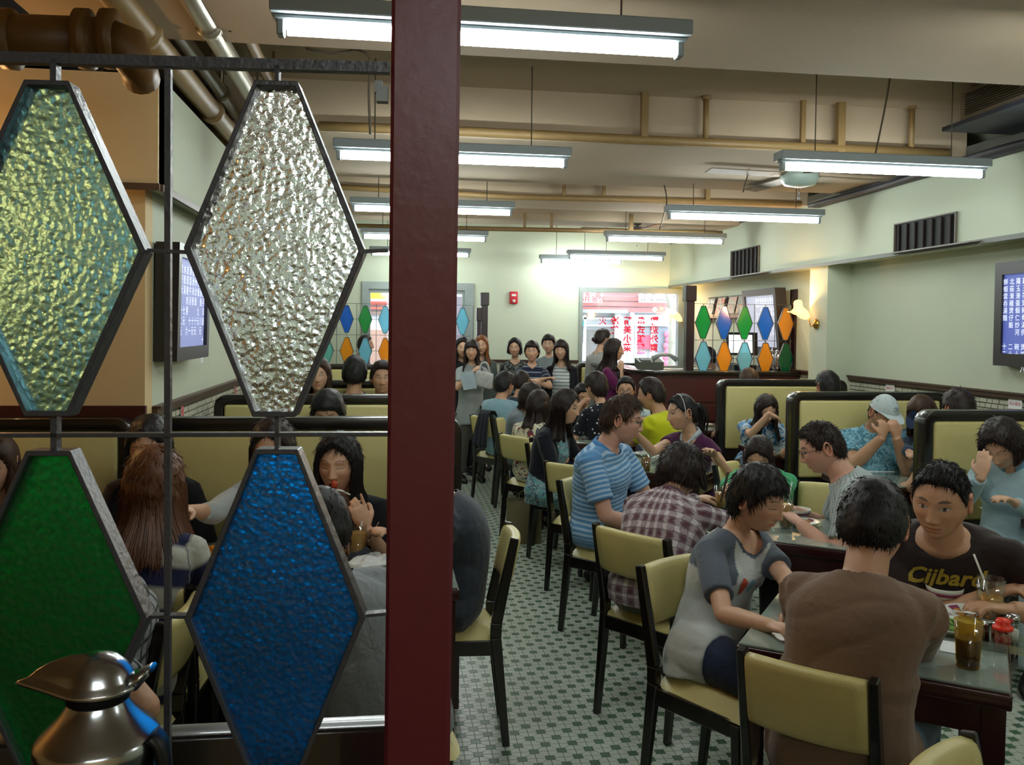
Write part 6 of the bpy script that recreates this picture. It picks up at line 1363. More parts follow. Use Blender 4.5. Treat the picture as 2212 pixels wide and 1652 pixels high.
stand('woman in a purple tee with long dark hair, hand at her mouth, before the window', 1326, 757, 9.1, -20, -12, cloth('magenta_tee', 'plain', '#5d1648'), hair='long', hc='dark', sleeve='short', pants=blackp, s=1.0, neck=.04, hands={'R': PY(1343, 800, 8.95)}, elbow={'R': (0, -.3, -1)}, hair_kw=dict(L=.26, a0=70))
stand('cashier behind the counter, half hidden by the pale blue diamond', 1527, 772, 9.5, 170, 170, dk, hair='short', hc='black', sleeve='short', pants=blackp, g='m')
stand('person in a dark jacket beyond the left screen of diamonds, facing right', 790, 745, 11.2, -10, -5, cloth('dark_navy_coat', 'plain', '#1a2236'), hair='short', hc='dark', sleeve='long', pants=blackp, g='m')
# ---- right booths
person('long-haired girl in a white and blue tee leaning on her hand, farthest right booth', (1655, 884), 6.72, face=-115, look=-90, pitch=28, g='f', s=.98, pelvis=(3.02, 6.92, .58), top=cloth('white_blue_tee', 'floral', '#b9c7cf', '#4d8fc4', (14., .56), c3='#38597c'), sleeve='short', neck=.02, hands={'R': PY(1662, 893, 6.5)}, elbow={'R': (-.6, 0, -1)}, hand_kw={'R': dict(d=(.85, -.1, -.4), n=(0, .2, -1), curl=.5)},
       hair='long', hc='dark', pants=bluej, eyes='shut', detail=2, group=G4, hair_kw=dict(L=.27, a0=50))
person('man in a white cap and blue printed shirt, hands clasped at his mouth', (1908, 892), 5.42, face=-112, look=-82, pitch=24, g='m', s=1.04, pelvis=(3.2, 5.52, .58), top=cloth('blue_print_shirt', 'floral', '#6fa3b6', '#8dbccb', (30., .5), c3='#4c7f93'), sleeve='short', neck=.05, hands={'R': PY(1906, 944, 5.2), 'L': PY(1936, 944, 5.2)}, elbow={'R': (-.5, 0, -1), 'L': (.5, .2, -1)}, hand_kw={'R': dict(d=(.2, .1, 1), n=(0, 1, 0), curl=1.1), 'L': dict(d=(-.2, .1, 1), n=(0, 1, 0), curl=1.1)},
       hair='cap', hc='black', pants=jeans, tone='t', eyes='shut', detail=2, group=G4, extras=[cap(cloth('white_cap_cloth', 'plain', '#b6c3c4'))], collar=MAT['blue_print_shirt'], fat=1.08)
person('woman with brown hair under a blue cap, half behind the nearest right booth', (1992, 893), 5.35, face=-135, look=-150, pitch=38, g='f', s=.97, pelvis=(3.62, 5.5, .58), top=cloth('denim_jacket', 'plain', '#33475f'), sleeve='long', neck=.02, hands={'R': PY(1965, 985, 5.0)}, hair='long', hc='brown', pants=jeans, eyes='shut', detail=1, group=G4, extras=[cap(cloth('blue_cap_cloth', 'plain', '#22304f'), logo=False)], hair_kw=dict(L=.3))
person('dark hair of a person facing away above the nearest right booth', (2068, 884), 4.92, face=95, look=95, g='m', s=1.0, pelvis=(3.25, 4.78, .58), top=dk, hair='spiky', hc='dark', pants=jeans, group=G4, hair_kw=dict(lift=.5), detail=1)
person('dark hair of a person facing away above the middle right booth', (1787, 836), 6.25, face=95, look=95, g='m', s=1.0, pelvis=(3.1, 6.1, .58), top=dk, hair='short', hc='black', pants=jeans, group=G4)
person('brown hair of a person facing away above the farthest right booth', (1617, 824), 7.75, face=95, look=95, g='f', s=.97, pelvis=(3.1, 7.55, .58), top=dk, hair='bob', hc='brown', pants=jeans, group=G4)
person('woman in a pale blue blouse, head in hand at the right edge', (2165, 962), 4.02, face=-132, look=-150, pitch=36, g='f', s=1.0, pelvis=(3.22, 4.14, .58), top=cloth('pale_blue_blouse', 'plain', '#9cb6bf'), sleeve='long', neck=.05, hands={'R': PY(2120, 1030, 3.85), 'L': PY(2190, 1085, 3.75)}, elbow={'R': (-.7, 0, -1)},
       hand_kw={'R': dict(d=(.2, .1, 1), n=(.8, .6, 0), curl=.15)}, hair='bob', hc='dark', pants=(cloth('white_trousers', 'plain', '#a9bcc0'), 'long'), eyes='shut', detail=2, group=G4, hair_kw=dict(L=.08, th=.028, n=1.5, lift=.4), collar=cloth('blue_trim', 'plain', '#5d87a0'))
# ---- left side
person('girl with long dark hair and a black top eating with a spoon', (731, 1004), 3.7, face=-98, look=-103, pitch=3, g='f', s=1.05, pelvis=(-.17, 3.84, .57), top=cloth('black_top', 'plain', '#17181f'), sleeve='short', neck=.03, hands={'L': PY(790, 1140, 3.46), 'R': PY(690, 1170, 3.45)}, elbow={'L': (.5, -.1, -1)}, hand_kw={'L': dict(d=(-.35, -.1, .9), n=(-.3, .9, 0), curl=.6, point=0)},
       hair='long', hc='black', pants=blackp, eyes='shut', mouth=1.3, detail=3, group=G3, hair_kw=dict(L=.24, a0=60, th=.018, line=.02))
person('girl in a white jacket reaching left, her face hidden behind the blue diamond', (590, 968), 3.72, face=-98, look=-100, pitch=14, g='f', s=1.0, pelvis=(-.5, 3.86, .57), top=cloth('white_jacket', 'plain', '#a9b0b0'), sleeve='3q', neck=.06, hands={'R': PY(395, 1105, 3.3), 'L': PY(640, 1180, 3.4)}, elbow={'R': (-.2, -.1, -1)}, hair='long', hc='dark', pants=blackp, detail=2, group=G3, hair_kw=dict(L=.2, a0=60))
person('dark-haired person in black behind the girl with red-brown hair', (322, 965), 3.8, face=-85, look=-88, pitch=15, g='f', s=1.02, pelvis=(-1.0, 3.88, .57), top=MAT['black_top'], sleeve='long', neck=.02, hair='long', hc='black', pants=blackp, detail=2, group=G3, hair_kw=dict(L=.22))
person('girl with long red-brown hair and a navy and white striped top, back to us', (333, 1052), 3.05, face=88, look=92, pitch=12, g='f', s=1.02, pelvis=(-.86, 2.92, .57), top=cloth('navy_block_stripe', 'stripe', '#23284a', '#b7b9ae', (.12, .45), p and (.12, .45)) if False else cloth('navy_block_stripe', 'stripe', '#b3b5aa', '#1d2345', (.125, .5), bump=.3), sleeve='short', neck=.0, hair='long', hc='red', pants=blackp, detail=3, group=G3, hair_kw=dict(L=.25, a0=60, flare=.02, th=.022), fat=1.05)
person('person with pink top and brown hair at the left picture edge', (-14, 1005), 3.7, face=-80, look=-85, pitch=10, g='f', s=1.0, pelvis=(-1.78, 3.84, .57), top=cloth('dusty_pink_top', 'plain', '#8d6a68'), sleeve='short', neck=.06, hair='long', hc='brown', pants=blackp, group=G3, hair_kw=dict(L=.3))
person('man in a grey hoodie with his back to us, behind the blue diamond', (693, 1142), 2.72, face=100, look=112, pitch=12, g='m', s=.98, pelvis=(-.02, 2.56, .56), top=cloth('grey_hoodie', 'plain', '#7d8386', bump=.8), sleeve='long', neck=.0, hands={'R': (.12, 3.15, .8), 'L': (-.3, 3.15, .8)}, elbow={'R': (.9, -.2, -.6)}, hair='short', hc='black', pants=greyp, detail=2, group=G3, fat=1.15, collar=MAT['grey_hoodie'], hair_kw=dict(th=.016))
person('person in a dark slate jacket leaning forward just right of the maroon post', (905, 1010), 3.55, face=176, look=176, pitch=15, g='m', s=1.03, pelvis=(.235, 3.6, .57), top=cloth('slate_jacket', 'plain', '#363c45', bump=.6), sleeve='long', neck=.02, hands={'L': (-.15, 3.45, .8), 'R': (-.15, 3.65, .8)}, hair='short', hc='black', pants=(cloth('dark_red_shorts', 'plain', '#8c1c22'), 'long'), detail=2, group=G3, fat=1.12, slouch=.1)
person('person in a black and white checked shirt, mostly hidden by the green diamond', (150, 1170), 2.5, face=172, look=172, pitch=12, g='m', s=1.0, pelvis=(-.83, 2.56, .57), top=cloth('checked_shirt', 'grid', '#8e9192', '#1f2326', (.045, .3)), sleeve='short', neck=.02, hands={'R': (-1.1, 2.75, .8), 'L': (-.84, 2.22, .66)}, elbow={'L': (1, 0, 0)}, hair='short', hc='dark', pants=(cloth('khaki_trousers', 'plain', '#7d7350'), 'long'), detail=2, group=G3, hair_kw=dict(n=.5))
person('person behind the maroon post whose hand holds a fork over a bowl', (898, 1020), 3.8, face=-100, look=-110, pitch=15, g='f', s=.97, pelvis=(.14, 3.95, .57), top=MAT['black_top'], sleeve='short', neck=.02, hands={'R': PY(812, 1148, 3.45)}, hair='long', hc='dark', pants=blackp, detail=1, group=G3)
person('person with thick dark hair whose forehead shows over the nearest left booth', (708, 893), 5.1, face=-92, look=-95, pitch=22, g='m', s=1.02, pelvis=(-.38, 5.2, .58), top=dk, hair='short', hc='black', pants=jeans, group=G3, hair_kw=dict(th=.024, line=-.15), detail=1)
for px, py, Y, lb, hc_ in ((766, 808, 6.55, 'left one of the two dark heads seen over the third left booth', 'black'), (826, 818, 6.5, 'right one of the two dark heads seen over the third left booth', 'dark'), (688, 812, 6.5, 'brown-haired person peeping from behind the clear diamond over the third left booth', 'brown')):
    person(lb, (px, py), Y, face=-88, look=-90 if px != 766 else 90, g='m' if px != 688 else 'f', s=1.0, lean=.05, top=dk, hair='short' if px != 688 else 'long', hc=hc_, pants=jeans, group=G3, zseat=.58, hair_kw=dict(th=.022))
flush()
for o in list(bpy.data.objects):
    pass
# gold script on the dark brown shirt, laid on the cloth
def on_surface(ctx, mbf, child='shirt', dist=.6, lift=.003):
    o = [c for c in ctx['root'].children if c.name.startswith(child)][0]
    from mathutils.bvhtree import BVHTree
    off = Vector(ctx['root'].location); me = o.data; V = [v.co+off for v in me.vertices]; bv = BVHTree.FromPolygons(V, [tuple(p.vertices) for p in me.polygons])
    FWv = Vector(ctx['FW']); out = []
    for v in mbf.V:
        h = bv.ray_cast(Vector(v)+FWv*dist, -FWv, dist+.6); out.append(tuple(h[0]+FWv*lift) if h[0] is not None else None)
    keep = [f for f in mbf.F if all(out[i] is not None for i in f)]; out = [p if p is not None else (0, 0, 0) for p in out]
    us = sorted({i for f in keep for i in f}); rm = {a: i for i, a in enumerate(us)}
    m2 = MB(); m2.add([out[i] for i in us], [tuple(rm[i] for i in f) for f in keep]); return m2
def dense(mb, cuts=1):
    bm = bmesh.new(); me = mesh('d', mb.V, mb.F); bm.from_mesh(me); bmesh.ops.triangulate(bm, faces=bm.faces); bmesh.ops.subdivide_edges(bm, edges=bm.edges, cuts=cuts, use_grid_fill=True); bmesh.ops.triangulate(bm, faces=bm.faces)
    m2 = MB(); bm.verts.index_update(); m2.add([tuple(v.co) for v in bm.verts], [tuple(v.index for v in f.verts) for f in bm.faces]); bm.free(); return m2
c0 = P2['sp'](.66); lx = -P2['RT']  # viewer's left-to-right on a person facing us
lx = -lx if np.dot(lx, CR) < 0 else lx
ob = text_mb("Cijbard", .08, c0+UPV*.0, lx, UPV, shear=.35, bold=.0022, rot=.05)
o = on_surface(P2, dense(ob)).build('gold_script', mat('gold_print', '#a8902c', .6, var=.15), P2['root'])
ob2 = text_mb("established nineteen eighty", .018, c0-UPV*.052+lx*.03, lx, UPV, shear=.3); m3 = dense(ob2, 0); sw = MB(); pts = [(-.07+.14*k/12, -.078+.008*math.sin(k*.5)) for k in range(13)]
for k in range(12):
    a, b = pts[k], pts[k+1]; q = [c0+lx*a[0]+UPV*(a[1]-.012), c0+lx*b[0]+UPV*(b[1]-.012), c0+lx*b[0]+UPV*(b[1]+.010), c0+lx*a[0]+UPV*(a[1]+.010)]; sw.add(q, [(0, 1, 2, 3)])
on_surface(P2, dense(sw)).build('orange_swash', mat('orange_print', '#8a5a14', .6), P2['root']); on_surface(P2, m3).build('small_print', MAT['gold_print'], P2['root'])
# small pink hearts and a plain red and blue patch on the raglan shirt
c0 = P3['sp'](.56); lx = P3['RT'] if np.dot(P3['RT'], CR) > 0 else -P3['RT']
def blob(cx, cz, rx, rz, n=20, wob=.0, ph=0): return [(cx+rx*math.cos(2*math.pi*k/n)*(1+wob*math.sin(3*2*math.pi*k/n+ph)), cz+rz*math.sin(2*math.pi*k/n)*(1+wob*math.sin(2*2*math.pi*k/n+ph))) for k in range(n)]
def patch(polys, nm, m_):
    mb = MB()
    for pl in polys: mb.add([c0+lx*x+UPV*z for x, z in pl], [tuple(range(len(pl)))])
    on_surface(P3, dense(mb, 2)).build(nm, m_, P3['root'])
patch([blob(-.045, -.005, .016, .03, wob=.12)], 'red_print', mat('faded_red_print', '#b0472f', .7))
patch([blob(.0, -.01, .017, .028, wob=.15, ph=2)], 'blue_print', mat('faded_blue_print', '#7f9db8', .7)); patch([blob(.0, -.018, .008, .010, wob=.2)], 'green_print', mat('lime_print', '#79b060', .7))
def heart(cx, cz, s_): return [(cx+s_*.8*math.sin(t)**3, cz+s_*(.65*math.cos(t)-.25*math.cos(2*t)-.1*math.cos(3*t))) for t in np.linspace(0, 2*math.pi, 18, endpoint=False)]
patch([heart(.045, -.02, .009), heart(.065, -.018, .007), heart(.03, .01, .005)], 'pink_hearts', mat('pink_print', '#a84a6c', .7))
# ================================================================ THINGS ON THE TABLES
tea = mat('milk_tea', '#b5803c', .3, var=.06); dtea = mat('dark_iced_tea', '#5c3a14', .2, var=.1); cup_g = thin('tumbler_glass', (.93, .97, .95), .12, 0, .05); amber = thin('amber_tumbler', (.78, .62, .2), .1, .2, .1)
straw_m = mat('white_straw', '#dcdcd6', .5)
def drink(c, label, h=.13, r=.036, lvl=.7, liq=None, gl=None, straw=True, sd=0, group='iced tea glasses'):
    x, y, z = c; t_ = thing('drinking_glass', label, 'glass', c, group)
    MB().lathe([(0, .001), (r*.78, .001), (r*.8, .004), (r, h), (r*.95, h), (r*.75, .008), (0, .008)], c, 28).build('tumbler', gl or cup_g, t_)
    rl = r*.76+(r*.93-r*.76)*lvl; MB().lathe([(0, .009), (r*.74, .009), (rl*.98, h*lvl), (rl*.9, h*lvl+.001), (0, h*lvl)], c, 28).build('drink', liq or tea, t_)
    if straw: a = sd; MB().tube([(x-.012*math.cos(a), y-.012*math.sin(a), z+.02), (x+.02*math.cos(a), y+.02*math.sin(a), z+h*.95), (x+.05*math.cos(a), y+.05*math.sin(a), z+h+.07)], .0033, 8).build('straw', straw_m, t_)
    return t_
def bowl(c, label, r=.06, h=.055, group='china bowls', food=None):
    t_ = thing('rice_bowl', label, 'bowl', c, group); MB().lathe([(0, 0), (r*.42, 0), (r*.42, .006), (r*.6, .012), (r*.85, h*.5), (r*.97, h*.8), (r, h), (r*.96, h), (r*.8, h*.5), (r*.5, .016), (0, .012)], c, 32).build('bowl_body', china, t_)
    MB().lathe([(r*.875, h*.52), (r*.962, h*.74), (r*.966, h*.74), (r*.88, h*.52)], c, 32).build('painted_band', china_band, t_)
    if food: MB().lathe([(0, h*.6), (r*.6, h*.58), (r*.8, h*.5)], c, 20).build('food', food, t_)
    return t_
def plate(c, label, r=.09, food=None, fm=None, group='china plates', dots=True, seed=1):
    t_ = thing('dinner_plate', label, 'plate', c, group); MB().lathe([(0, .0), (r*.55, .0), (r*.6, .004), (r*.95, .02), (r, .023), (r*.97, .024), (r*.62, .009), (0, .007)], c, 36).build('plate_body', china, t_)
    if dots:
        mb = MB(); cc = np.array(c)
        for k in range(5):
            a0 = k*1.257+.3; V = []
            for a in (a0, a0+.25, a0+.5): 
                for rr, zz in ((.72, .0133), (.9, .0205)): V.append(cc+np.array((math.cos(a)*r*rr, math.sin(a)*r*rr, zz+.0012)))
            mb.add(V, [(0, 2, 3, 1), (2, 4, 5, 3)])
        mb.build('painted_pattern', china_band, t_)
    if fm:
        rr = random.Random(seed); mb = MB(); cc = np.array(c)
        for k in range(food or 40):
            a, q = rr.random()*6.28, r*.5*math.sqrt(rr.random()); p = cc+np.array((math.cos(a)*q, math.sin(a)*q, .012+.02*(1-q/r*1.8)*rr.random()+.006)); d = np.array((rr.uniform(-1, 1), rr.uniform(-1, 1), rr.uniform(-.2, .4)))*.014
            mb.tube([p-d, p, p+d], [.003, .005, .002], 5)
        o = mb.build('food', fm, t_)
    return t_
def napkin(c, label, s_=.05, cat='napkin', seed=0):
    r = np.random.default_rng(seed+3); D = head_grid(18, 10); k = 1+.35*r.random(len(D)); P_ = D*np.array((s_, s_*.8, s_*.45))*k[:, None]; P_[:, 2] = np.maximum(P_[:, 2], -s_*.1)+s_*.1
    o = MB().add(np.array(c)+P_, grid_faces(18, 10), False).build('paper_napkin', paper); tag(o, label, cat)
def sheet(c, ux, uy, label, m_=None, nm='paper_napkin', cat='napkin', t=.003):
    c = np.array(c, float); nn_ = unit(np.cross(ux, uy))*t/2; o = MB().obox(c+nn_*(1 if nn_[2] > 0 else 0), ux, uy, nn_).build(nm, m_ or paper, bevel=.0008, seg=1); tag(o, label, cat); return o
ZT1 = .7605
def onT(px, py, z=ZT1): p = PZ(px, py, z); return np.array((p[0], p[1], z))
# nearest table
drink(onT(2138, 1338), 'clear glass half full of milky iced tea with a bent white straw, nearest table', .135, .045, .55, tea, None, True, 2.5)
drink(onT(2090, 1440), 'amber tumbler of dark iced tea at the near edge of the nearest table', .13, .037, .62, dtea, amber, False)
bowl(onT(2040, 1300), 'white bowl with a maroon band beside the elbow of the man in brown', .06, .055)
plate(onT(2103, 1338), 'white plate with a maroon pattern and scraps of orange food', .095, 14, mat('orange_food', '#d08a34', .5, var=.3), seed=2)
plate(onT(2050, 1362), 'white plate heaped with green vegetables', .085, 130, mat('green_vegetables', '#6f9a3c', .5, var=.35), seed=5, dots=False)
t_ = thing('soup_spoon', 'white china spoon resting on the plate of green vegetables', 'spoon', onT(2078, 1345)+[0, 0, .03]); c = onT(2078, 1345)+[0, 0, .035]
MB().tube([c-CR*.03+UPV*.005, c, c+CR*.03-UPV*.002, c+CR*.045], [(.004, .002), (.004, .002), (.016, .004), (.012, .003)], 10, side=CR*0+np.array((0, 1., 0))).build('spoon_body', china, t_)
# caddy
cc = onT(2158, 1395); tr_c = cc; t_ = thing('condiment_tray', 'clear tray holding jars and shakers on the nearest table', 'tray', cc)
E1, E2 = np.append(e1, 0), np.append(e2, 0); mb = MB()
mb.obox(cc+UPV*.004, E1*.075, E2*.06, UPV*.003)
for s_, A, B in ((1, E1, E2), (-1, E1, E2), (1, E2, E1), (-1, E2, E1)): ha, hb = (.075, .06) if A is E1 else (.06, .075); mb.obox(cc+A*s_*ha+UPV*.014, A*.0015, B*hb, UPV*.012)
mb.build('tray_body', thin('clear_plastic', (.9, .95, .93), .15), t_)
def jar(c, label, r, h, body_m, cap_m, capk, inner=None, group=None):
    t_ = thing('condiment_jar', label, 'jar', c, group); MB().lathe([(0, 0), (r, 0), (r*1.03, .004), (r*1.03, h*.7), (r*.85, h*.78), (r*.82, h*.8), (0, h*.8)], c, 24).build('jar_body', body_m, t_)
    if inner: MB().lathe([(0, .003), (r*.9, .003), (r*.9, h*.5), (0, h*.5)], c, 20).build('contents', inner, t_)
    MB().lathe(capk, np.array(c)+UPV*h*.78, 24).build('cap', cap_m, t_)
red_pl = mat('red_plastic_cap', '#e8361e', .35, var=.04)
kc = [(.019, 0), (.027, .002), (.028, .010), (.023, .014), (.019, .018), (.02, .026), (.016, .033), (0, .036)]
jar(cc+E1*.008-E2*.030+UPV*.007, 'jar of chili sauce with a bright orange-red knobbed cap', .024, .065, thin('clear_jar', (.85, .8, .75), .12), red_pl, kc, mat('chili_oil', '#8c2218', .35, var=.4, vs=60))
jar(cc+E1*.035+E2*.035+UPV*.007, 'salt shaker with a steel screw top at the back of the tray', .018, .075, cup_g, chrome, [(.019, 0), (.02, .004), (.019, .008), (.02, .012), (.019, .016), (.017, .024), (0, .027)], mat('salt', '#d6d6cc', .8))
jar(cc-E1*.045-E2*.0+UPV*.007, 'dark soy bottle with a steel top left of the red-capped jar', .019, .06, thin('smoky_glass', (.35, .2, .15), .12), chrome, [(.017, 0), (.018, .008), (.012, .014), (0, .016)], dtea)
jar(cc+E1*.0+E2*.04+UPV*.007, 'jar of red sauce behind the red-capped jar', .021, .055, thin('clear_jar2', (.8, .5, .45), .12), chrome, [(.019, 0), (.02, .006), (.014, .012), (0, .013)], mat('red_sauce', '#7a1a1c', .3))
sheet(onT(2060, 1400), E1*.035, E2*.05, 'white paper sheet beside the amber tumbler')
# second table
drink(onT(1697, 1140), 'tall glass of iced tea with a bent straw in front of the short-haired woman', .14, .036, .8, tea, None, True, .6)
drink(onT(1680, 1105), 'second glass of milky tea with ice just behind the tall one', .13, .034, .6, tea, None, False)
bowl(onT(1722, 1120), 'white bowl with a maroon rim pattern beside the tall tea glass', .065, .05)
plate(onT(1735, 1135), 'oval plate with scraps of bread by the knit shirt', .08, 10, mat('bread_scraps', '#c99a62', .6, var=.3), seed=8)
bowl(onT(1590, 1085), 'small white bowl under the chopsticks of the girl in green', .055, .05)
drink(onT(1556, 1098), 'glass of orange tea by the chopsticks of the girl in green', .12, .034, .7, mat('orange_tea', '#c08a30', .3), None, False)
t_ = thing('chopsticks', 'pair of dark chopsticks held upright by the girl in green', 'chopsticks', PY(1560, 1060, 4.12)); a, b = PY(1571, 1020, 4.12), PY(1556, 1085, 4.12)
for k in (0, 1): MB().beam(a+CR*.008*k, b+CR*.003*k, .005, .005, w2=.003, d2=.003).build('chopstick', mat('dark_bamboo', '#2a1712', .4), t_)
# third table
drink(onT(1395, 1020), 'glass of amber iced tea beside the striped blue polo', .12, .034, .8, mat('amber_tea', '#9c5f20', .2), None, False)
plate(onT(1395, 985), 'plate with white food on the table beside the polo man', .09, 30, paper, seed=4); bowl(onT(1432, 985), 'pale bowl on the table in front of the purple top', .06, .05)
for k, (px, py) in enumerate(((1412, 1000), (1425, 1008))): jar(onT(px, py), ['clear glass jar', 'second clear glass jar'][k]+' on the table beside the polo man', .02, .07, cup_g, chrome, [(.018, 0), (.019, .01), (0, .012)], mat('salt', '#d6d6cc', .8))
napkin(onT(1420, 990), 'crumpled white napkin between the jars and bowl beside the polo man', .04, seed=2)
plate(onT(1470, 1012), 'plate half hidden behind the fluffy dark hair', .08, 14, MAT['orange_food'], seed=9)
# fourth table
drink(onT(1258, 938), 'glass of dark tea in front of the woman in the floral dress', .12, .034, .8, dtea, None, False)
jar(onT(1292, 947), 'red-capped jar on the table left of the striped polo man', .024, .065, MAT['clear_jar'], red_pl, kc, MAT['chili_oil'])
jar(onT(1283, 942), 'steel-topped shaker beside the far red-capped jar', .018, .07, cup_g, chrome, [(.018, 0), (.019, .01), (0, .014)], MAT['salt'])
plate(onT(1268, 925), 'small white plate behind the glass of dark tea', .07, 10, paper, seed=3)
# booth tables
zt_ = .7605
drink(onT(1674, 942), 'glass of amber tea with a straw on the farthest right booth table', .09, .036, .8, mat('amber_tea', '#9c5f20'), None, True, 1.2, )
napkin(onT(1657, 940), 'crumpled white napkin on the farthest right booth table', .05)
bowl(onT(1698, 940), 'bowl with a spoon on the farthest right booth table', .055, .05)
for k in range(2): bowl(onT(1928, 1003)+UPV*(.008+.024*k), ['lower', 'upper'][k]+' one of the two stacked bowls in front of the man in the white cap', .055, .05)
plate(onT(1927, 1004), 'saucer under the stacked bowls in front of the white cap', .075, dots=False)
t_ = thing('soup_spoon', 'white spoon standing in the stacked bowls', 'spoon', onT(1928, 1003)+UPV*.07); c = onT(1928, 1003)+UPV*.06; MB().tube([c, c-CR*.02+UPV*.02, c-CR*.055+UPV*.055], [(.01, .004), (.004, .003), (.005, .003)], 8).build('spoon_body', china, t_)
c = onT(1842, 1000); t_ = thing('tissue_pack', 'blue and white tissue pack with a red top at the left of the booth table', 'tissues', c); MB().box((c[0]-.045, c[1]-.03, c[2]), (c[0]+.045, c[1]+.03, c[2]+.05)).build('pack', mat('blue_pack', '#5c93c9', .5), t_, bevel=.004); MB().box((c[0]-.035, c[1]-.02, c[2]+.05), (c[0]+.04, c[1]+.02, c[2]+.058)).build('flap', mat('red_pack', '#8c2c3c', .5), t_)
c = onT(1880, 1003); t_ = thing('glass_dish', 'low cut-glass dish in front of the man in the white cap', 'dish', c); MB().lathe([(0, 0), (.05, 0), (.06, .008), (.068, .03), (.063, .03), (.055, .01), (0, .006)], c, 12, smooth=False).build('dish_body', cup_g, t_)
sheet(onT(1900, 1018), (.09, 0, 0), (0, .035, 0), 'folded white napkin on the edge of the middle booth table')
c = onT(1968, 992)+UPV*.03; t_ = thing('mobile_phone', 'phone with a lit blue screen held at the middle booth', 'phone', c); MB().obox(c, (.04, 0, 0), (0, .02, .06), (0, .004, -.001)).build('case', black_plastic, t_, bevel=.003); MB().obox(c+np.array((0, -.005, .001)), (.035, 0, 0), (0, .017, .052), (0, .0006, 0)).build('display', emis('phone_display', (.1, .35, 1.), 1.), t_)
sheet(onT(2165, 1100), (.1, 0, 0), (0, .05, 0), 'white sheet of paper on the nearest booth table'); drink(onT(2205, 1098), 'amber tumbler at the right picture edge on the nearest booth table', .12, .036, .7, dtea, amber, False)
bowl(np.array((3.12, YB1+.72, .7605)), 'white bowl with a spoon on the far table by the counter', .05, .05); plate(np.array((2.98, YB1+.78, .7605)), 'white plate on the far table by the counter', .08, dots=False)
# left tables
ZL = .7605
drink(onT(772, 1205, .78)*[1, 1, 0]+UPV*ZL, 'tall glass of milky tea with a straw left of the maroon post', .15, .037, .8, tea, None, True, .9)
bowl(onT(803, 1178, ZL), 'bowl with a purple band under the fork beside the maroon post', .055, .055)
napkin(onT(800, 1222, ZL), 'large crumpled white napkin beside the maroon post', .075, seed=5); napkin(onT(765, 1212, ZL), 'small crumpled white napkin at the foot of the tea glass', .035, seed=6)
sheet(onT(805, 1238, ZL), (.1, .01, 0), (0, .06, 0), 'pale blue-edged paper mat under the napkin beside the maroon post')
t_ = thing('fork', 'steel fork held over the bowl beside the maroon post', 'fork', PY(800, 1150, 3.45)); a, b = PY(818, 1128, 3.42), PY(797, 1165, 3.45); MB().tube([a, b], .0025, 6).build('fork_handle', chrome, t_)
for k in range(3): MB().tube([b, b+(b-a)*.3+CR*.006*(k-1)], .0012, 5).build('tine', chrome, t_)
c = PY(730, 1058, 3.55); t_ = thing('soup_spoon', 'white spoon at the mouth of the girl eating', 'spoon', c); MB().tube([c-CR*.015, c+CR*.01-UPV*.002, c+CR*.05-UPV*.02], [(.006, .012), (.005, .008), (.003, .004)], 8).build('spoon_body', china, t_)
o = MB().sph(PY(722, 1047, 3.575), (.013, .013, .02), 12).build('noodle_bite', mat('red_noodles', '#b8421c', .4)); tag(o, 'bite of orange-red food at the mouth of the girl eating', 'food')
cf = onT(452, 1215, ZL); t_ = thing('serving_tray', 'tray of golden fried food between the green and blue diamonds', 'tray', cf)
MB().box((cf[0]-.12, cf[1]-.1, cf[2]), (cf[0]+.16, cf[1]+.12, cf[2]+.008)).build('tray_body', china, t_, bevel=.003)
mb = MB(); rr = random.Random(4)
for k in range(60): p = cf+np.array((rr.uniform(-.1, .14), rr.uniform(-.08, .1), .012+rr.random()*.03)); mb.sph(p, (rr.uniform(.012, .025), rr.uniform(.012, .02), .012), 8)
mb.build('food', mat('golden_food', '#c98a2c', .5, var=.5, vs=30), t_)['kind'] = 'stuff'
# bag on the empty chair, jacket over a chair, paper bag on the floor, white bag held by a woman
ob_, cc_, fd_ = CHS['B']; fd3 = np.append(fd_, 0); rt3 = np.array((fd_[1], -fd_[0], 0)); c = np.append(cc_, 0)+fd3*.2+UPV*.49-rt3*.06
cream = mat('cream_leather', '#b4ad88', .5, var=.08, bump=.5, bs=160); t_ = thing('handbag', 'cream handbag slouching on the empty yellow chair', 'bag', c)
V = []; n = 20
for k, (z, a, b) in enumerate(((0, .12, .06), (.02, .135, .075), (.09, .135, .07), (.16, .12, .05), (.2, .105, .035), (.2, .095, .028), (.12, .1, .03))):
    for j in range(n): th = 2*math.pi*j/n; V.append(c+rt3*a*math.copysign(abs(math.cos(th))**.7, math.cos(th))+fd3*b*math.copysign(abs(math.sin(th))**.7, math.sin(th))+UPV*(z+.012*math.sin(2*th)*(z > .1)))
MB().add(V, [(i*n+j, i*n+(j+1) % n, (i+1)*n+(j+1) % n, (i+1)*n+j) for i in range(6) for j in range(n)]+[tuple(range(n-1, -1, -1))], True).build('bag_body', cream, t_)
MB().tube(curve([c+rt3*.09+UPV*.19, c+rt3*.07+UPV*.3, c-rt3*.07+UPV*.31, c-rt3*.09+UPV*.19]), .008, 8).build('handle', cream, t_)
o = napkin(c+rt3*.14+UPV*.03+fd3*.03, 'pale patterned scarf bundled beside the cream handbag', .07, 'scarf', 9); bpy.data.objects['paper_napkin'].name if False else None
ob_, cc_, fd_ = CHS['D']; fd3 = np.append(fd_, 0); rt3 = np.array((fd_[1], -fd_[0], 0)); top_ = np.append(cc_, 0)+UPV*.86+rt3*.1
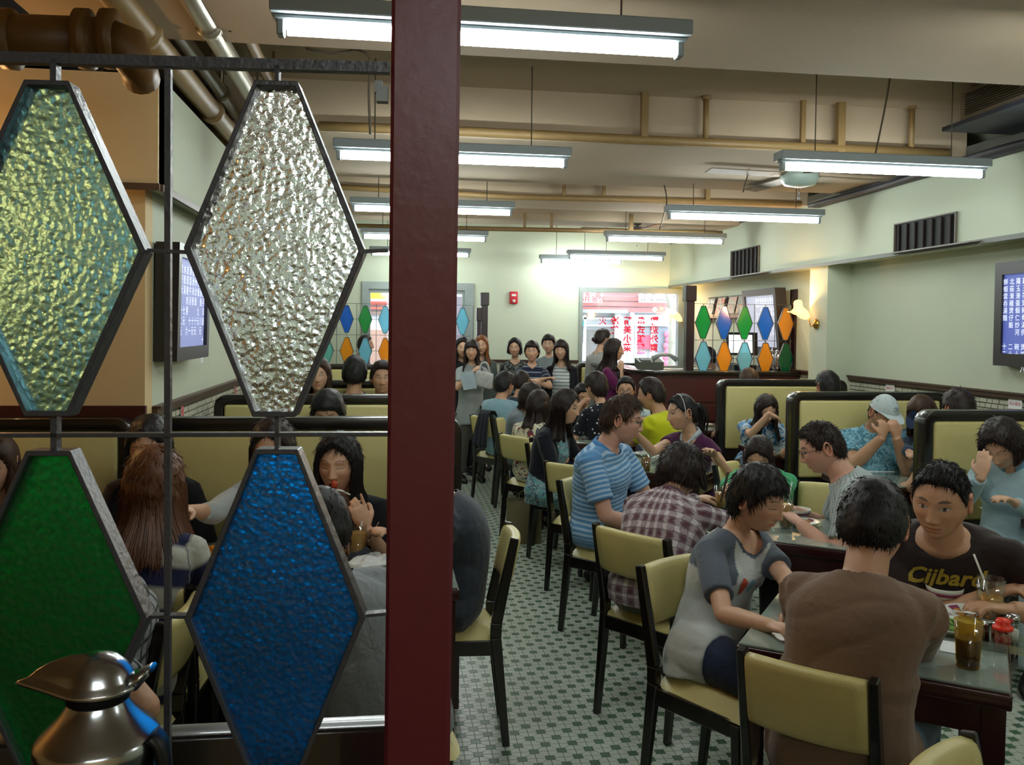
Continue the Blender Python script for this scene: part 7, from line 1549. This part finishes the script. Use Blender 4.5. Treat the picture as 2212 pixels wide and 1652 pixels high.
jk = cloth('dark_jacket', 'plain', '#1c1f27', bump=.8); V = []; n = 12; prof = [(-.11, -.30, .10), (-.09, -.15, .09), (-.06, -.02, .075), (-.02, .02, .07), (.03, .02, .07), (.06, -.04, .08), (.075, -.2, .10), (.085, -.42, .13)]
for lay in (0, .014):
    for k, (f_, z, wd) in enumerate(prof):
        for j in range(n+1): x = (j/n-.5)*2*wd; V.append(top_+rt3*x+fd3*(f_*(1+lay*3)+.006*math.sin(j*1.7+k))+UPV*(z+lay+.008*math.sin(j*2.1+k*.7)))
m1 = len(prof)*(n+1); Fc = []
for k in range(len(prof)-1):
    for j in range(n): a = k*(n+1)+j; Fc += [(a, a+1, a+n+2, a+n+1), (m1+a+n+1, m1+a+n+2, m1+a+1, m1+a)]
o = MB().add(V, Fc, True).build('jacket', jk); tag(o, 'dark jacket hung over the corner of the farthest aisle chair', 'jacket')
c = PZ(1135, 1178, .0); t_ = thing('paper_bag', 'tan paper shopping bag on the floor under the chairs', 'bag', c); kb = mat('kraft_paper', '#6b6345', .8); x, y = c[0], c[1]+.1
MB().add([(x-.13, y-.07, TH), (x+.13, y-.07, TH), (x+.13, y+.07, TH), (x-.13, y+.07, TH), (x-.13, y-.065, .34), (x+.13, y-.065, .34), (x+.13, y+.065, .34), (x-.13, y+.065, .34)], [(0, 3, 2, 1), (0, 1, 5, 4), (1, 2, 6, 5), (2, 3, 7, 6), (3, 0, 4, 7)]).build('bag_body', kb, t_)
MB().tube(curve([(x-.05, y-.065, .34), (x-.04, y-.068, .41), (x+.04, y-.068, .41), (x+.05, y-.065, .34)]), .003, 6).build('handle', kb, t_)
c = PY(1046, 812, 9.1); t_ = thing('shoulder_bag', 'white patterned bag held by the woman in the pale grey tee', 'bag', c); wb = mat('white_canvas', '#b8bab8', .7, var=.3, vs=20)
MB().obox(c-UPV*.04, (.09, 0, -.02), (0, .04, 0), (.01, 0, .085)).build('bag_body', wb, t_, bevel=.02); MB().tube(curve([c+np.array((-.05, 0, .04)), c+np.array((-.03, 0, .13)), c+np.array((.03, 0, .13)), c+np.array((.06, 0, .03))]), .01, 8).build('handle', wb, t_)
c = PY(1012, 822, 9.05); sheet(c, (.07, 0, .01), (-.02, 0, .09), 'pale blue paper menu held by the woman in the pale grey tee', mat('pale_blue_paper', '#a8bcc6', .7), 'paper_menu', 'menu')
# shrug and cardigan worn open: handled as separate garments
